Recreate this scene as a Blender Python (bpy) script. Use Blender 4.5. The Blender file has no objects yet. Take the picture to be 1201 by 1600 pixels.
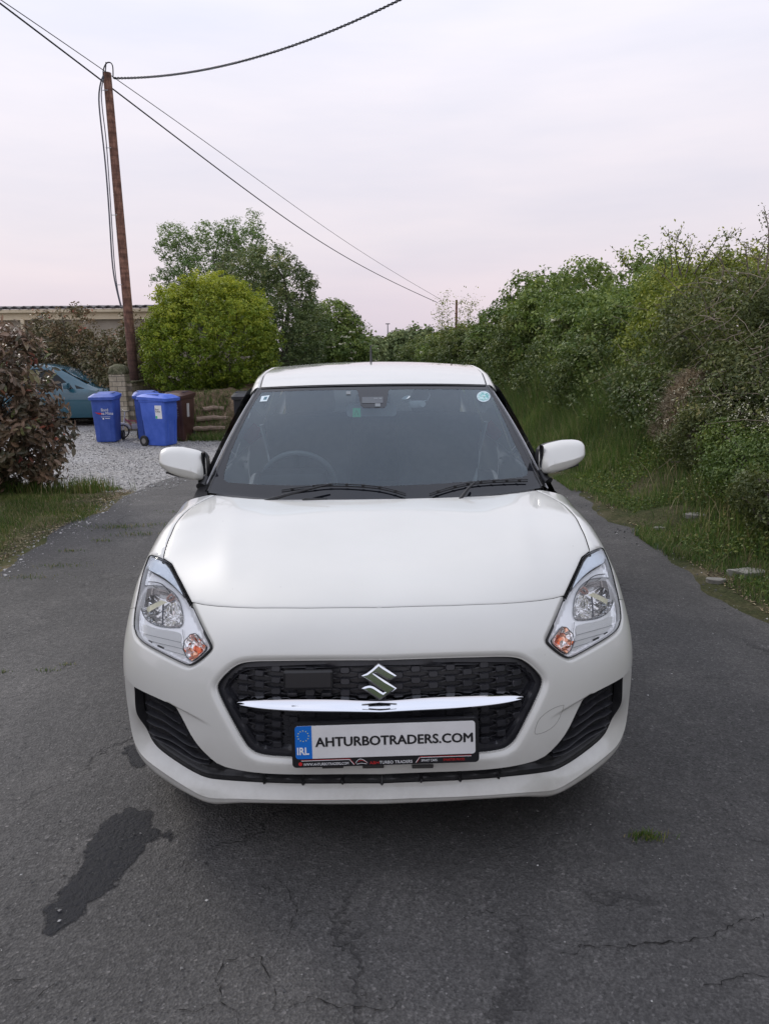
import bpy, bmesh, math, random
import numpy as np
from mathutils import Vector, Matrix
from mathutils.bvhtree import BVHTree
from mathutils.geometry import delaunay_2d_cdt

scene = bpy.context.scene
COL = scene.collection
rad_ = math.radians
# ------------------------------------------------------------------ camera
CAM = np.array([-0.0167, -1.8829, 1.5382])
yaw, pitch, roll = rad_(1.0056), rad_(12.6974), rad_(0.6629)
FPX = 1121.4
cy_, sy_, cp_, sp_ = math.cos(yaw), math.sin(yaw), math.cos(pitch), math.sin(pitch)
FW = np.array([sy_*cp_, cy_*cp_, -sp_]); _R = np.array([cy_, -sy_, 0.0]); _U = np.cross(_R, FW)
RT = math.cos(roll)*_R - math.sin(roll)*_U
UP = math.sin(roll)*_R + math.cos(roll)*_U
cd = bpy.data.cameras.new('camera'); cam = bpy.data.objects.new('camera', cd); COL.objects.link(cam)
m = Matrix(((RT[0], UP[0], -FW[0], CAM[0]), (RT[1], UP[1], -FW[1], CAM[1]), (RT[2], UP[2], -FW[2], CAM[2]), (0, 0, 0, 1)))
cam.matrix_world = m
cd.sensor_fit = 'VERTICAL'; cd.sensor_height = 24.0; cd.lens = 24.0*FPX/1600.0
cd.clip_start = 0.05; cd.clip_end = 3000
scene.camera = cam
# ------------------------------------------------------------------ world and sun
SUN_EL, SUN_ROT = 34.0, 318.0
w = bpy.data.worlds.new("World"); scene.world = w; w.use_nodes = True
nt = w.node_tree; nt.nodes.clear()
sky = nt.nodes.new('ShaderNodeTexSky'); sky.sky_type = 'NISHITA'; sky.sun_disc = False
sky.sun_elevation = rad_(SUN_EL); sky.sun_rotation = rad_(SUN_ROT); sky.air_density = 1.0; sky.dust_density = 3.0
tc = nt.nodes.new('ShaderNodeTexCoord'); sx = nt.nodes.new('ShaderNodeSeparateXYZ')
nt.links.new(tc.outputs['Generated'], sx.inputs[0])
ramp = nt.nodes.new('ShaderNodeValToRGB'); cr = ramp.color_ramp
stops = [(0.0, (5.6, 5.0, 5.7)), (0.06, (6.1, 5.45, 6.05)), (0.14, (6.6, 6.15, 6.6)), (0.28, (7.0, 6.8, 7.45)), (0.50, (7.7, 7.85, 8.9)), (1.0, (8.3, 8.8, 10.3))]
while len(cr.elements) < len(stops): cr.elements.new(0.5)
for e, (p, c) in zip(cr.elements, stops): e.position = p; e.color = (c[0]/10, c[1]/10, c[2]/10, 1)
nt.links.new(sx.outputs[2], ramp.inputs[0])
mp = nt.nodes.new('ShaderNodeMapping'); mp.inputs['Scale'].default_value = (1.2, 1.2, 7.0)
mp.inputs['Rotation'].default_value = (0.1, -0.12, 0.4)
nt.links.new(tc.outputs['Generated'], mp.inputs[0])
nz = nt.nodes.new('ShaderNodeTexNoise'); nz.inputs['Scale'].default_value = 1.6; nz.inputs['Detail'].default_value = 5; nz.inputs['Roughness'].default_value = 0.55
nt.links.new(mp.outputs[0], nz.inputs['Vector'])
cr2 = nt.nodes.new('ShaderNodeValToRGB'); cr2.color_ramp.elements[0].position = 0.3; cr2.color_ramp.elements[1].position = 0.72
cr2.color_ramp.elements[0].color = (0.90, 0.92, 0.955, 1); cr2.color_ramp.elements[1].color = (1.07, 1.04, 1.02, 1)
nt.links.new(nz.outputs[0], cr2.inputs[0])
mul = nt.nodes.new('ShaderNodeVectorMath'); mul.operation = 'MULTIPLY'
nt.links.new(ramp.outputs[0], mul.inputs[0]); nt.links.new(cr2.outputs[0], mul.inputs[1])
scl = nt.nodes.new('ShaderNodeVectorMath'); scl.operation = 'SCALE'; scl.inputs['Scale'].default_value = 10.0
nt.links.new(mul.outputs[0], scl.inputs[0])
mix = nt.nodes.new('ShaderNodeMix'); mix.data_type = 'RGBA'; mix.inputs[0].default_value = 0.96
nt.links.new(sky.outputs[0], mix.inputs[6]); nt.links.new(scl.outputs[0], mix.inputs[7])
bg = nt.nodes.new('ShaderNodeBackground'); bg.inputs[1].default_value = 0.095
nt.links.new(mix.outputs[2], bg.inputs[0])
wo = nt.nodes.new('ShaderNodeOutputWorld'); nt.links.new(bg.outputs[0], wo.inputs[0])
sd = bpy.data.lights.new('sun', 'SUN'); sd.energy = 1.0; sd.angle = rad_(14); sd.color = (1, 0.95, 0.88)
so = bpy.data.objects.new('sun', sd); COL.objects.link(so)
az = rad_(SUN_ROT)   # direction towards the sun: behind the camera, to the left
sdir = Vector((math.sin(az)*math.cos(rad_(SUN_EL)), math.cos(az)*math.cos(rad_(SUN_EL)), math.sin(rad_(SUN_EL))))
so.rotation_euler = sdir.to_track_quat('Z', 'Y').to_euler(); so.location = (0, 0, 30)
scene.view_settings.view_transform = 'Standard'; scene.view_settings.look = 'None'
scene.view_settings.exposure = 0.46; scene.view_settings.gamma = 1.0
scene.render.resolution_x = 768; scene.render.resolution_y = 1024

# ------------------------------------------------------------------ projection helpers (numbers only)
def pray(px, py):
    d = FW + RT*((px-600.5)/FPX) - UP*((py-800)/FPX); return d/np.linalg.norm(d)
def at_y(px, py, Y):
    d = pray(px, py); return CAM + d*((Y-CAM[1])/d[1])
def at_z(px, py, Z):
    d = pray(px, py); return CAM + d*((Z-CAM[2])/d[2])
def proj(P):
    d = np.atleast_2d(P)-CAM; z = d@FW
    return np.stack([600.5+FPX*(d@RT)/z, 800-FPX*(d@UP)/z], -1)
def sstep(a, b, x):
    t = np.clip((x-a)/(b-a), 0, 1); return t*t*(3-2*t)

# ------------------------------------------------------------------ materials
def newmat(name):
    m = bpy.data.materials.new(name); m.use_nodes = True
    return m, m.node_tree, m.node_tree.nodes['Principled BSDF']
def pm(name, col, rough=0.5, metal=0.0, coat=0.0, spec=0.5, coatr=0.03, emit=None):
    m, nt, b = newmat(name)
    b.inputs['Base Color'].default_value = (*col, 1); b.inputs['Roughness'].default_value = rough
    b.inputs['Metallic'].default_value = metal; b.inputs['Coat Weight'].default_value = coat
    b.inputs['Coat Roughness'].default_value = coatr; b.inputs['Specular IOR Level'].default_value = spec
    return m
def L(nt, a, b): nt.links.new(a, b)
def noise(nt, scale, detail=4, rough=0.55, coord='Object', vec=None, dist=0.0):
    n = nt.nodes.new('ShaderNodeTexNoise'); n.inputs['Scale'].default_value = scale
    n.inputs['Detail'].default_value = detail; n.inputs['Roughness'].default_value = rough; n.inputs['Distortion'].default_value = dist
    if vec is None:
        t = nt.nodes.new('ShaderNodeTexCoord'); vec = t.outputs[coord]
    L(nt, vec, n.inputs['Vector']); return n
def rampn(nt, fac, stops):
    r = nt.nodes.new('ShaderNodeValToRGB'); e = r.color_ramp
    while len(e.elements) < len(stops): e.elements.new(0.5)
    for el, (p, c) in zip(e.elements, stops):
        el.position = p; el.color = (*c, 1) if len(c) == 3 else c
    L(nt, fac, r.inputs[0]); return r
def mixc(nt, fac, a, b, mode='MIX'):
    mx = nt.nodes.new('ShaderNodeMix'); mx.data_type = 'RGBA'; mx.blend_type = mode
    for s, v in ((0, fac), (6, a), (7, b)):
        if hasattr(v, 'links'): L(nt, v, mx.inputs[s])
        else: mx.inputs[s].default_value = v if s == 0 else (*v, 1)
    return mx.outputs[2]
def math_(nt, op, a, b=0.0):
    n = nt.nodes.new('ShaderNodeMath'); n.operation = op
    for i, v in enumerate((a, b)):
        if hasattr(v, 'links'): L(nt, v, n.inputs[i])
        else: n.inputs[i].default_value = v
    return n.outputs[0]
def bump(nt, b, h, strength=0.5, dist=0.01, prev=None):
    n = nt.nodes.new('ShaderNodeBump'); n.inputs['Strength'].default_value = strength; n.inputs['Distance'].default_value = dist
    L(nt, h, n.inputs['Height'])
    if prev is not None: L(nt, prev, n.inputs['Normal'])
    L(nt, n.outputs[0], b.inputs['Normal']); return n.outputs[0]
def dirty(name, col, col2, scale=8, rough=0.6, bumpd=0.0, metal=0.0, coat=0.0, stretch=None, lo=0.35, hi=0.65):
    """two-tone weathered surface"""
    m, nt, b = newmat(name)
    t = nt.nodes.new('ShaderNodeTexCoord'); v = t.outputs['Object']
    if stretch:
        mp = nt.nodes.new('ShaderNodeMapping'); mp.inputs['Scale'].default_value = stretch; L(nt, v, mp.inputs[0]); v = mp.outputs[0]
    n = noise(nt, scale, 6, 0.6, vec=v)
    r = rampn(nt, n.outputs[0], [(lo, col), (hi, col2)])
    L(nt, r.outputs[0], b.inputs['Base Color']); b.inputs['Roughness'].default_value = rough
    b.inputs['Metallic'].default_value = metal; b.inputs['Coat Weight'].default_value = coat
    if bumpd: bump(nt, b, n.outputs[0], 0.6, bumpd)
    return m

# ------------------------------------------------------------------ object helpers
def mesh_obj(name, verts, faces, mat=None, parent=None, smooth=True, normals=None, attrs=None, mats=None, fmat=None):
    me = bpy.data.meshes.new(name)
    V = np.asarray(verts, dtype=np.float32).reshape(-1, 3)
    if isinstance(faces, np.ndarray):
        k = faces.shape[1]; nf = len(faces)
        me.vertices.add(len(V)); me.vertices.foreach_set('co', V.ravel())
        me.loops.add(nf*k); me.loops.foreach_set('vertex_index', faces.astype(np.int32).ravel())
        me.polygons.add(nf); me.polygons.foreach_set('loop_start', np.arange(0, nf*k, k, dtype=np.int32))
        me.update(calc_edges=True)
    else:
        me.from_pydata([tuple(map(float, v)) for v in V], [], faces); me.update()
    nf = len(me.polygons)
    me.polygons.foreach_set('use_smooth', np.full(nf, bool(smooth)))
    if attrs:
        for an, (dom, arr) in attrs.items():
            a = me.attributes.new(an, 'FLOAT', dom); a.data.foreach_set('value', np.asarray(arr, dtype=np.float32))
    if mats:
        for mm in mats: me.materials.append(mm)
        if fmat is not None: me.polygons.foreach_set('material_index', np.asarray(fmat, dtype=np.int32))
    elif mat: me.materials.append(mat)
    if normals is not None:
        me.normals_split_custom_set_from_vertices([tuple(map(float, n)) for n in normals])
    o = bpy.data.objects.new(name, me); COL.objects.link(o)
    if parent is not None: o.parent = parent
    return o
def thing(name, label, cat, loc=(0, 0, 0), rotz=0.0, group=None):
    o = bpy.data.objects.new(name, None); COL.objects.link(o); o.location = loc; o.rotation_euler = (0, 0, rotz)
    o.empty_display_size = 0.2
    return tag(o, label, cat, group)
def tag(o, label, cat, group=None):
    o['label'] = label; o['category'] = cat
    if group: o['group'] = group
    return o
class MB:
    """collects simple shapes into one mesh"""
    def __init__(s): s.v = []; s.f = []; s.n = 0
    def add(s, v, f):
        s.v.append(np.asarray(v, float)); s.f += [tuple(int(i)+s.n for i in q) for q in f]; s.n += len(v); return s
    def box(s, c, size, rot=None, bev=0.0, taper=(1, 1)):
        bm = bmesh.new(); bmesh.ops.create_cube(bm, size=1.0)
        for v in bm.verts:
            k = taper if v.co.z < 0 else (1, 1)
            v.co = Vector((v.co.x*size[0]*k[0], v.co.y*size[1]*k[1], v.co.z*size[2]))
        if bev: bmesh.ops.bevel(bm, geom=list(bm.edges), offset=bev, segments=2, affect='EDGES', profile=0.6)
        M = Matrix.Translation(c) @ (rot.to_4x4() if rot is not None else Matrix.Identity(4))
        bm.verts.ensure_lookup_table()
        s.add([tuple(M @ v.co) for v in bm.verts], [[v.index for v in f.verts] for f in bm.faces]); bm.free(); return s
    def tube(s, pts, r, seg=8, caps=True):
        pts = np.asarray(pts, float); n = len(pts); r = np.broadcast_to(np.asarray(r, float), (n,))
        t = np.gradient(pts, axis=0); t /= np.linalg.norm(t, axis=1)[:, None]+1e-12
        a = np.array([0, 0, 1.0]) if abs(t[0][2]) < 0.9 else np.array([1.0, 0, 0])
        ang = np.linspace(0, 2*np.pi, seg, endpoint=False); V = []
        u = np.cross(t[0], a); u /= np.linalg.norm(u)
        for i in range(n):
            u = u - t[i]*(u@t[i]); u /= np.linalg.norm(u)+1e-12; w_ = np.cross(t[i], u)
            V.append(pts[i]+r[i]*(np.cos(ang)[:, None]*u+np.sin(ang)[:, None]*w_))
        V = np.concatenate(V); F = []
        for i in range(n-1):
            for j in range(seg):
                k = (j+1) % seg; F.append((i*seg+j, i*seg+k, (i+1)*seg+k, (i+1)*seg+j))
        if caps: F.append(tuple(range(seg-1, -1, -1))); F.append(tuple((n-1)*seg+j for j in range(seg)))
        return s.add(V, F)
    def lathe(s, prof, c=(0, 0, 0), axis='Z', seg=24):
        """prof: list of (r, h)"""
        ang = np.linspace(0, 2*np.pi, seg, endpoint=False); V = []; F = []
        for (r, h) in prof:
            for a in ang:
                p = (r*math.cos(a), r*math.sin(a), h)
                if axis == 'X': p = (h, p[0], p[1])
                if axis == 'Y': p = (p[1], h, p[0])
                V.append((p[0]+c[0], p[1]+c[1], p[2]+c[2]))
        for i in range(len(prof)-1):
            for j in range(seg):
                k = (j+1) % seg; F.append((i*seg+j, i*seg+k, (i+1)*seg+k, (i+1)*seg+j))
        return s.add(V, F)
    def prism(s, poly, h0, h1, fn):
        """closed 2-D polygon between two heights, fn maps (a,b,h)->xyz"""
        n = len(poly); V = [fn(a, b, h0) for a, b in poly]+[fn(a, b, h1) for a, b in poly]
        F = [tuple(range(n-1, -1, -1)), tuple(range(n, 2*n))]+[(i, (i+1) % n, n+(i+1) % n, n+i) for i in range(n)]
        return s.add(V, F)
    def build(s, name, mat, parent=None, smooth=False, mats=None):
        o = mesh_obj(name, np.concatenate(s.v), s.f, mat, parent, smooth)
        bm = bmesh.new(); bm.from_mesh(o.data); bmesh.ops.recalc_face_normals(bm, faces=bm.faces); bm.to_mesh(o.data); bm.free()
        if smooth:
            try: o.data.set_sharp_from_angle(angle=rad_(38))
            except Exception: pass
        return o
def text_mesh(body, size, name, mat, parent, M, align='LEFT', bold=0.0, sx=1.0, ext=0.0006, shear=0.0):
    cu = bpy.data.curves.new('t', 'FONT'); cu.body = body; cu.size = size; cu.align_x = align; cu.offset = bold
    cu.extrude = ext; cu.shear = shear; cu.resolution_u = 3
    o = bpy.data.objects.new('t', cu); COL.objects.link(o); dg = bpy.context.evaluated_depsgraph_get(); dg.update()
    me = bpy.data.meshes.new_from_object(o.evaluated_get(dg)); bpy.data.objects.remove(o); bpy.data.curves.remove(cu)
    me.name = name; me.materials.clear(); me.materials.append(mat)
    me.transform(M @ Matrix.Diagonal((sx, 1, 1, 1)))
    ob = bpy.data.objects.new(name, me); COL.objects.link(ob); ob.parent = parent; return ob
# =================================================================== THE WHITE CAR
white, ntw, bw = newmat('pearl_white_paint')
bw.inputs['Base Color'].default_value = (0.80, 0.785, 0.73, 1); bw.inputs['Roughness'].default_value = 0.42
bw.inputs['Metallic'].default_value = 0.0; bw.inputs['Coat Weight'].default_value = 1.0; bw.inputs['Coat Roughness'].default_value = 0.04
nw = noise(ntw, 2.2, 5, 0.6); rw = rampn(ntw, nw.outputs[0], [(0.35, (0.655, 0.648, 0.605)), (0.7, (0.625, 0.617, 0.572))]); L(ntw, rw.outputs[0], bw.inputs['Base Color'])
nw2 = noise(ntw, 60, 4, 0.7); rr = rampn(ntw, nw2.outputs[0], [(0.4, (0.015,)*3), (0.75, (0.06,)*3)]); L(ntw, rr.outputs[0], bw.inputs['Coat Roughness'])
vw = ntw.nodes.new('ShaderNodeTexVoronoi'); vw.inputs['Scale'].default_value = 26; tw_ = ntw.nodes.new('ShaderNodeTexCoord'); L(ntw, tw_.outputs['Object'], vw.inputs['Vector'])
sp1 = rampn(ntw, vw.outputs['Distance'], [(.030, (1,)*3), (.055, (0,)*3)]); sw1 = ntw.nodes.new('ShaderNodeSeparateColor'); L(ntw, vw.outputs['Color'], sw1.inputs[0]); sp2 = rampn(ntw, sw1.outputs[0], [(.90, (0,)*3), (.93, (1,)*3)])
szw = ntw.nodes.new('ShaderNodeSeparateXYZ'); L(ntw, tw_.outputs['Object'], szw.inputs[0]); nd_ = noise(ntw, 7, 6, .7); lowd = math_(ntw, 'MULTIPLY', rampn(ntw, szw.outputs[2], [(.16, (1,)*3), (.42, (0,)*3)]).outputs[0], rampn(ntw, nd_.outputs[0], [(.35, (0,)*3), (.75, (.55,)*3)]).outputs[0])
cw1 = mixc(ntw, lowd, rw.outputs[0], (.30, .27, .22)); cw1 = mixc(ntw, math_(ntw, 'MULTIPLY', math_(ntw, 'MULTIPLY', sp1.outputs[0], sp2.outputs[0]), .7), cw1, (.12, .10, .08)); L(ntw, cw1, bw.inputs['Base Color'])
blackp = dirty('black_textured_plastic', (0.012, 0.012, 0.014), (0.024, 0.024, 0.026), 30, 0.42)
grillep = dirty('black_grille_plastic', (0.016, 0.016, 0.020), (0.026, 0.026, 0.031), 25, 0.36)
gloss_black = pm('gloss_black', (0.008, 0.008, 0.010), 0.12, coat=0.6)
gapm = pm('panel_gap_black', (0.004, 0.004, 0.004), 0.8, spec=0.1)
chrome = pm('chrome', (0.74, 0.75, 0.78), 0.07, 1.0)
seal = pm('rubber_seal', (0.010, 0.010, 0.011), 0.45)
tyre_m = dirty('tyre_rubber', (0.012, 0.012, 0.012), (0.03, 0.029, 0.027), 14, 0.8)
alloy = pm('silver_wheel', (0.5, 0.5, 0.52), 0.3, 0.9)

OO = np.array([0, 1.25, .32])
Hp = []
def col(x, l): Hp.extend([(x,)+p for p in l])
col(0,[(.035,.2),(.01,.27),(0,.36),(.004,.46),(.018,.56),(.05,.666),(.09,.728),(.16,.784),(.28,.828),(.5,.872),(.75,.918),(1.0,.953),(1.3,.99)])
col(.25,[(.045,.19),(.018,.27),(.01,.36),(.014,.46),(.03,.56),(.064,.664),(.105,.725),(.175,.78),(.29,.824),(.5,.872),(.75,.918),(1.02,.954),(1.3,.99)])
col(.42,[(.07,.18),(.05,.27),(.042,.36),(.048,.46),(.065,.56),(.1,.655),(.145,.715),(.21,.765),(.31,.812),(.5,.868),(.75,.917),(1.05,.955),(1.3,.985)])
col(.58,[(.13,.18),(.115,.27),(.11,.36),(.115,.46),(.13,.56),(.165,.635),(.22,.7),(.29,.757),(.38,.806),(.55,.865),(.75,.912),(1.05,.952),(1.3,.98)])
col(.70,[(.205,.19),(.195,.28),(.19,.38),(.19,.48),(.2,.56),(.25,.65),(.33,.725),(.42,.785),(.55,.847),(.7,.894),(.9,.928),(1.1,.95),(1.3,.97)])
col(.795,[(.288,.22),(.272,.3),(.268,.4),(.268,.5),(.282,.58),(.34,.67),(.44,.75),(.53,.815),(.64,.868),(.75,.895),(.9,.912),(1.1,.925),(1.3,.94)])
col(.845,[(.36,.22),(.340,.3),(.335,.4),(.33,.5),(.35,.58),(.43,.675),(.52,.75)])
col(.83,[(.61,.805),(.72,.84),(.88,.868),(1.1,.89),(1.3,.905)])
Hp += [(.852,.46,.25),(.862,.42,.36),(.866,.41,.48),(.866,.44,.58),(.864,.56,.66),(.86,.66,.735),(.857,.8,.79),(.857,1.0,.825),(.857,1.3,.85),
(.866,.56,.5),(.862,.56,.35),(.848,.56,.22),(.8675,.7,.64),(.8675,.85,.68),(.8675,1.1,.70),(.8675,1.35,.70),(.867,.8,.5),(.861,.8,.35),(.866,1.1,.5),(.857,1.1,.33),(.84,1.1,.22),(.84,.8,.22),(.866,1.4,.5),(.857,1.4,.33),(.84,1.4,.22)]
Hp = np.array(Hp); Pp = np.concatenate([Hp, Hp[Hp[:, 0] > 1e-6]*[-1, 1, 1]])
Dd = Pp-OO; Rr_ = np.linalg.norm(Dd, axis=1); Dd /= Rr_[:, None]
def phi_(a, b):
    q = np.maximum(2-2*(a@b.T), 0); return q**1.5
_n = len(Pp); A_ = np.zeros((_n+4, _n+4)); A_[:_n, :_n] = phi_(Dd, Dd)+3e-4*np.eye(_n); A_[:_n, _n] = 1; A_[:_n, _n+1:] = Dd; A_[_n, :_n] = 1; A_[_n+1:, :_n] = Dd.T
W_ = np.linalg.solve(A_, np.concatenate([Rr_, np.zeros(4)]))
def radius_of(d): return phi_(d, Dd)@W_[:_n]+W_[_n]+d@W_[_n+1:]
al = rad_(38); Cc = np.array([0, -math.cos(al), math.sin(al)]); E1 = np.array([1., 0, 0]); E2 = np.array([0, math.sin(al), math.cos(al)])
def chart_dir(c):
    c = np.atleast_2d(c); q = (c**2).sum(1)/4
    return (c[:, :1]*E1+c[:, 1:]*E2+(1-q)[:, None]*Cc)/(1+q)[:, None]
def dir_chart(d):
    d = np.atleast_2d(d); k = 2/(1+d@Cc); return np.stack([d@E1*k, d@E2*k], 1)
def mother(c):
    d = chart_dir(c); return OO+d*radius_of(d)[:, None]
def fd_normal(fn, c, e=1e-3):
    a = fn(c+[e, 0])-fn(c-[e, 0]); b = fn(c+[0, e])-fn(c-[0, e]); n = np.cross(a, b)
    return n/(np.linalg.norm(n, axis=1)[:, None]+1e-15)
def displaced(hfn):
    def f(c):
        P = mother(c); N = fd_normal(mother, c); return P+N*hfn(c, P)[:, None]
    return f
# bvh of the bare surface, to bring measured points onto it
gs = np.arange(-1.75, 1.76, 0.025); gt = np.arange(-1.2, 1.6, 0.025)
G = np.array([(a, b) for b in gt for a in gs]); GP = mother(G); ns = len(gs)
BV = BVHTree.FromPolygons([Vector(p) for p in GP], [(j*ns+i, j*ns+i+1, (j+1)*ns+i+1, (j+1)*ns+i) for j in range(len(gt)-1) for i in range(ns-1)])
def T(pts):
    """points measured on the photograph (left half of the car) -> chart of the right half"""
    out = []
    for px, py in pts:
        d = pray(px, py); h = BV.ray_cast(Vector(CAM), Vector(d))
        if h[0] is None:      # just past the silhouette: nearest point
            k = CAM+d*((0.5-CAM[1])/d[1]); h = BV.find_nearest(Vector(k))
        p = np.array(h[0])-OO; p /= np.linalg.norm(p); c = dir_chart(p)[0]; out.append((abs(c[0]), c[1]))
    return np.array(out)
def Tn(pts, h):
    c = T(pts); h = np.broadcast_to(np.asarray(h, float), (len(c),)); tgt = np.array(pts, float)
    def pr(c):
        P = mother(c)+fd_normal(mother, c)*h[:, None]; return proj(P*[-1, 1, 1])
    for _ in range(8):
        p0 = pr(c); ja = (pr(c+[1e-4, 0])-p0)/1e-4; jb = (pr(c+[0, 1e-4])-p0)/1e-4; e = tgt-p0
        det = ja[:, 0]*jb[:, 1]-ja[:, 1]*jb[:, 0]; det = np.where(np.abs(det) < 1e4, 1e4*np.sign(det+1e-9), det)
        da = (e[:, 0]*jb[:, 1]-e[:, 1]*jb[:, 0])/det; db = (ja[:, 0]*e[:, 1]-ja[:, 1]*e[:, 0])/det
        c = c+np.clip(np.stack([da, db], 1), -.02, .02)
    c[:, 0] = np.abs(c[:, 0]); return c
def C3(pts):
    p = np.atleast_2d(np.array(pts, float))-OO; p /= np.linalg.norm(p, axis=1)[:, None]; return dir_chart(p)
def chaikin(p, k=2, closed=False):
    p = np.asarray(p, float)
    for _ in range(k):
        if closed:
            q = np.roll(p, -1, 0); p = np.stack([.75*p+.25*q, .25*p+.75*q], 1).reshape(-1, p.shape[1])
        else:
            a, b = p[:-1], p[1:]; q = np.stack([.75*a+.25*b, .25*a+.75*b], 1).reshape(-1, p.shape[1])
            p = np.concatenate([p[:1], q[1:-1], p[-1:]])
    return p
def resamp(p, step=.008, closed=False):
    p = np.asarray(p, float); 
    if closed: p = np.concatenate([p, p[:1]])
    out = []
    for a, b in zip(p[:-1], p[1:]):
        n = max(1, int(round(np.linalg.norm(b-a)/step))); out += [a+(b-a)*i/n for i in range(n)]
    if not closed: out.append(p[-1])
    out = np.array(out); keep = np.r_[True, np.linalg.norm(np.diff(out, axis=0), axis=1) > 1e-4]
    return out[keep]
def even(p, n):
    """n points evenly spaced by length along an open polyline"""
    p = np.asarray(p, float); s = np.r_[0, np.cumsum(np.linalg.norm(np.diff(p, axis=0), axis=1))]
    t = np.linspace(0, s[-1], n); return np.stack([np.interp(t, s, p[:, k]) for k in range(p.shape[1])], 1)
def inpoly(P, poly):
    x, y = P[:, 0], P[:, 1]; c = np.zeros(len(P), bool); a = poly; b = np.roll(poly, -1, 0)
    for (x1, y1), (x2, y2) in zip(a, b):
        if y1 == y2: continue
        m_ = ((y1 > y) != (y2 > y)) & (x < (x2-x1)*(y-y1)/(y2-y1)+x1); c ^= m_
    return c
def dpoly(P, line, closed=False):
    """distance from points to a polyline, any dimension"""
    a = line if closed else line[:-1]; b = np.roll(line, -1, 0) if closed else line[1:]
    best = np.full(len(P), 1e9)
    for p, q in zip(a, b):
        e = q-p; L2 = e@e+1e-18; t = np.clip(((P-p)@e)/L2, 0, 1); best = np.minimum(best, ((P-p-t[:, None]*e)**2).sum(1))
    return np.sqrt(best)
def offset(p, d, closed=False):
    p = np.asarray(p, float)
    t = (np.roll(p, -1, 0)-np.roll(p, 1, 0)) if closed else np.gradient(p, axis=0)
    n = np.stack([-t[:, 1], t[:, 0]], 1); n /= np.linalg.norm(n, axis=1)[:, None]+1e-12; return p+n*d
def tri_region(outer, holes=(), step=.01, extra=()):
    pts = [outer]+list(holes); V = []; Ed = []; n = 0
    for p in pts:
        V += [tuple(q) for q in p]; k = len(p); Ed += [(n+i, n+(i+1) % k) for i in range(k)]; n += k
    for p in extra:
        V += [tuple(q) for q in p]; n += len(p)
    lo, hi = outer.min(0), outer.max(0); gx = np.arange(lo[0], hi[0], step); gy = np.arange(lo[1], hi[1], step*.866)
    g = np.array([(x+(step/2 if j & 1 else 0), y) for j, y in enumerate(gy) for x in gx])
    m_ = inpoly(g, outer)
    for h in holes: m_ &= ~inpoly(g, h)
    g = g[m_]
    if len(g):
        m_ = dpoly(g, outer, True) > step*.45
        for h in holes: m_ &= dpoly(g, h, True) > step*.45
        for e in extra: m_ &= dpoly(g, np.asarray(e)) > step*.4
        g = g[m_]; V += [tuple(q) for q in g]
    r = delaunay_2d_cdt([Vector(v) for v in V], Ed, [], 0, 1e-7)
    vv = np.array([tuple(v) for v in r[0]]); ff = np.array([f for f in r[2]], int)
    c = vv[ff].mean(1); k = inpoly(c, outer)
    for h in holes: k &= ~inpoly(c, h)
    ff = ff[k]; a, b, cc = vv[ff[:, 0]], vv[ff[:, 1]], vv[ff[:, 2]]
    ar = (b[:, 0]-a[:, 0])*(cc[:, 1]-a[:, 1])-(b[:, 1]-a[:, 1])*(cc[:, 0]-a[:, 0])
    ff = ff[np.abs(ar) > 1e-10]; ar = ar[np.abs(ar) > 1e-10]; ff[ar < 0] = ff[ar < 0][:, ::-1]
    u, inv = np.unique(ff, return_inverse=True); return vv[u], inv.reshape(ff.shape)
def surf_mesh(name, fn, outer, holes=(), step=.01, extra=(), mat=None, parent=None, mirror=None, nfn=None, relief=False):
    """mirror: None, 'merge' (one mesh over the centre line), or 'pair' (two objects)"""
    c, f = tri_region(outer, holes, step, extra); P = fn(c); N = fd_normal(nfn or fn, c)
    if mirror != 'merge':
        obs = [mesh_obj(name, P, f, mat, parent, True, N)]
        if mirror == 'pair':
            obs.append(mesh_obj(name, P*[-1, 1, 1], f[:, ::-1].copy(), mat, parent if not isinstance(parent, tuple) else parent, True, N*[-1, 1, 1]))
        return obs
    cen = c[:, 0] < 1e-6; P[cen, 0] = 0; N[cen, 0] = 0
    idx = np.cumsum(~cen)-1+len(P); idx[cen] = np.nonzero(cen)[0]
    P2 = np.concatenate([P, (P*[-1, 1, 1])[~cen]]); N2 = np.concatenate([N, (N*[-1, 1, 1])[~cen]])
    F2 = np.concatenate([f, idx[f][:, ::-1]])
    if relief:
        o = mesh_obj(name, P2, F2, mat, parent, True)
        o.data.set_sharp_from_angle(angle=rad_(30)); return [o]
    return [mesh_obj(name, P2, F2, mat, parent, True, N2)]
def strip(rows, closed=False):
    """rows: list of equally long 3-D polylines -> verts, quads"""
    n = len(rows[0]); V = np.concatenate(rows); F = []
    for r in range(len(rows)-1):
        for i in range(n if closed else n-1):
            j = (i+1) % n; F.append((r*n+i, r*n+j, (r+1)*n+j, (r+1)*n+i))
    return V, F
def both(mb, V, F, mirror=True):
    mb.add(V, F)
    if mirror: mb.add(V*[-1, 1, 1], [q[::-1] for q in F])
def hconst(h): return lambda c, P: np.full(len(c), float(h))

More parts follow.
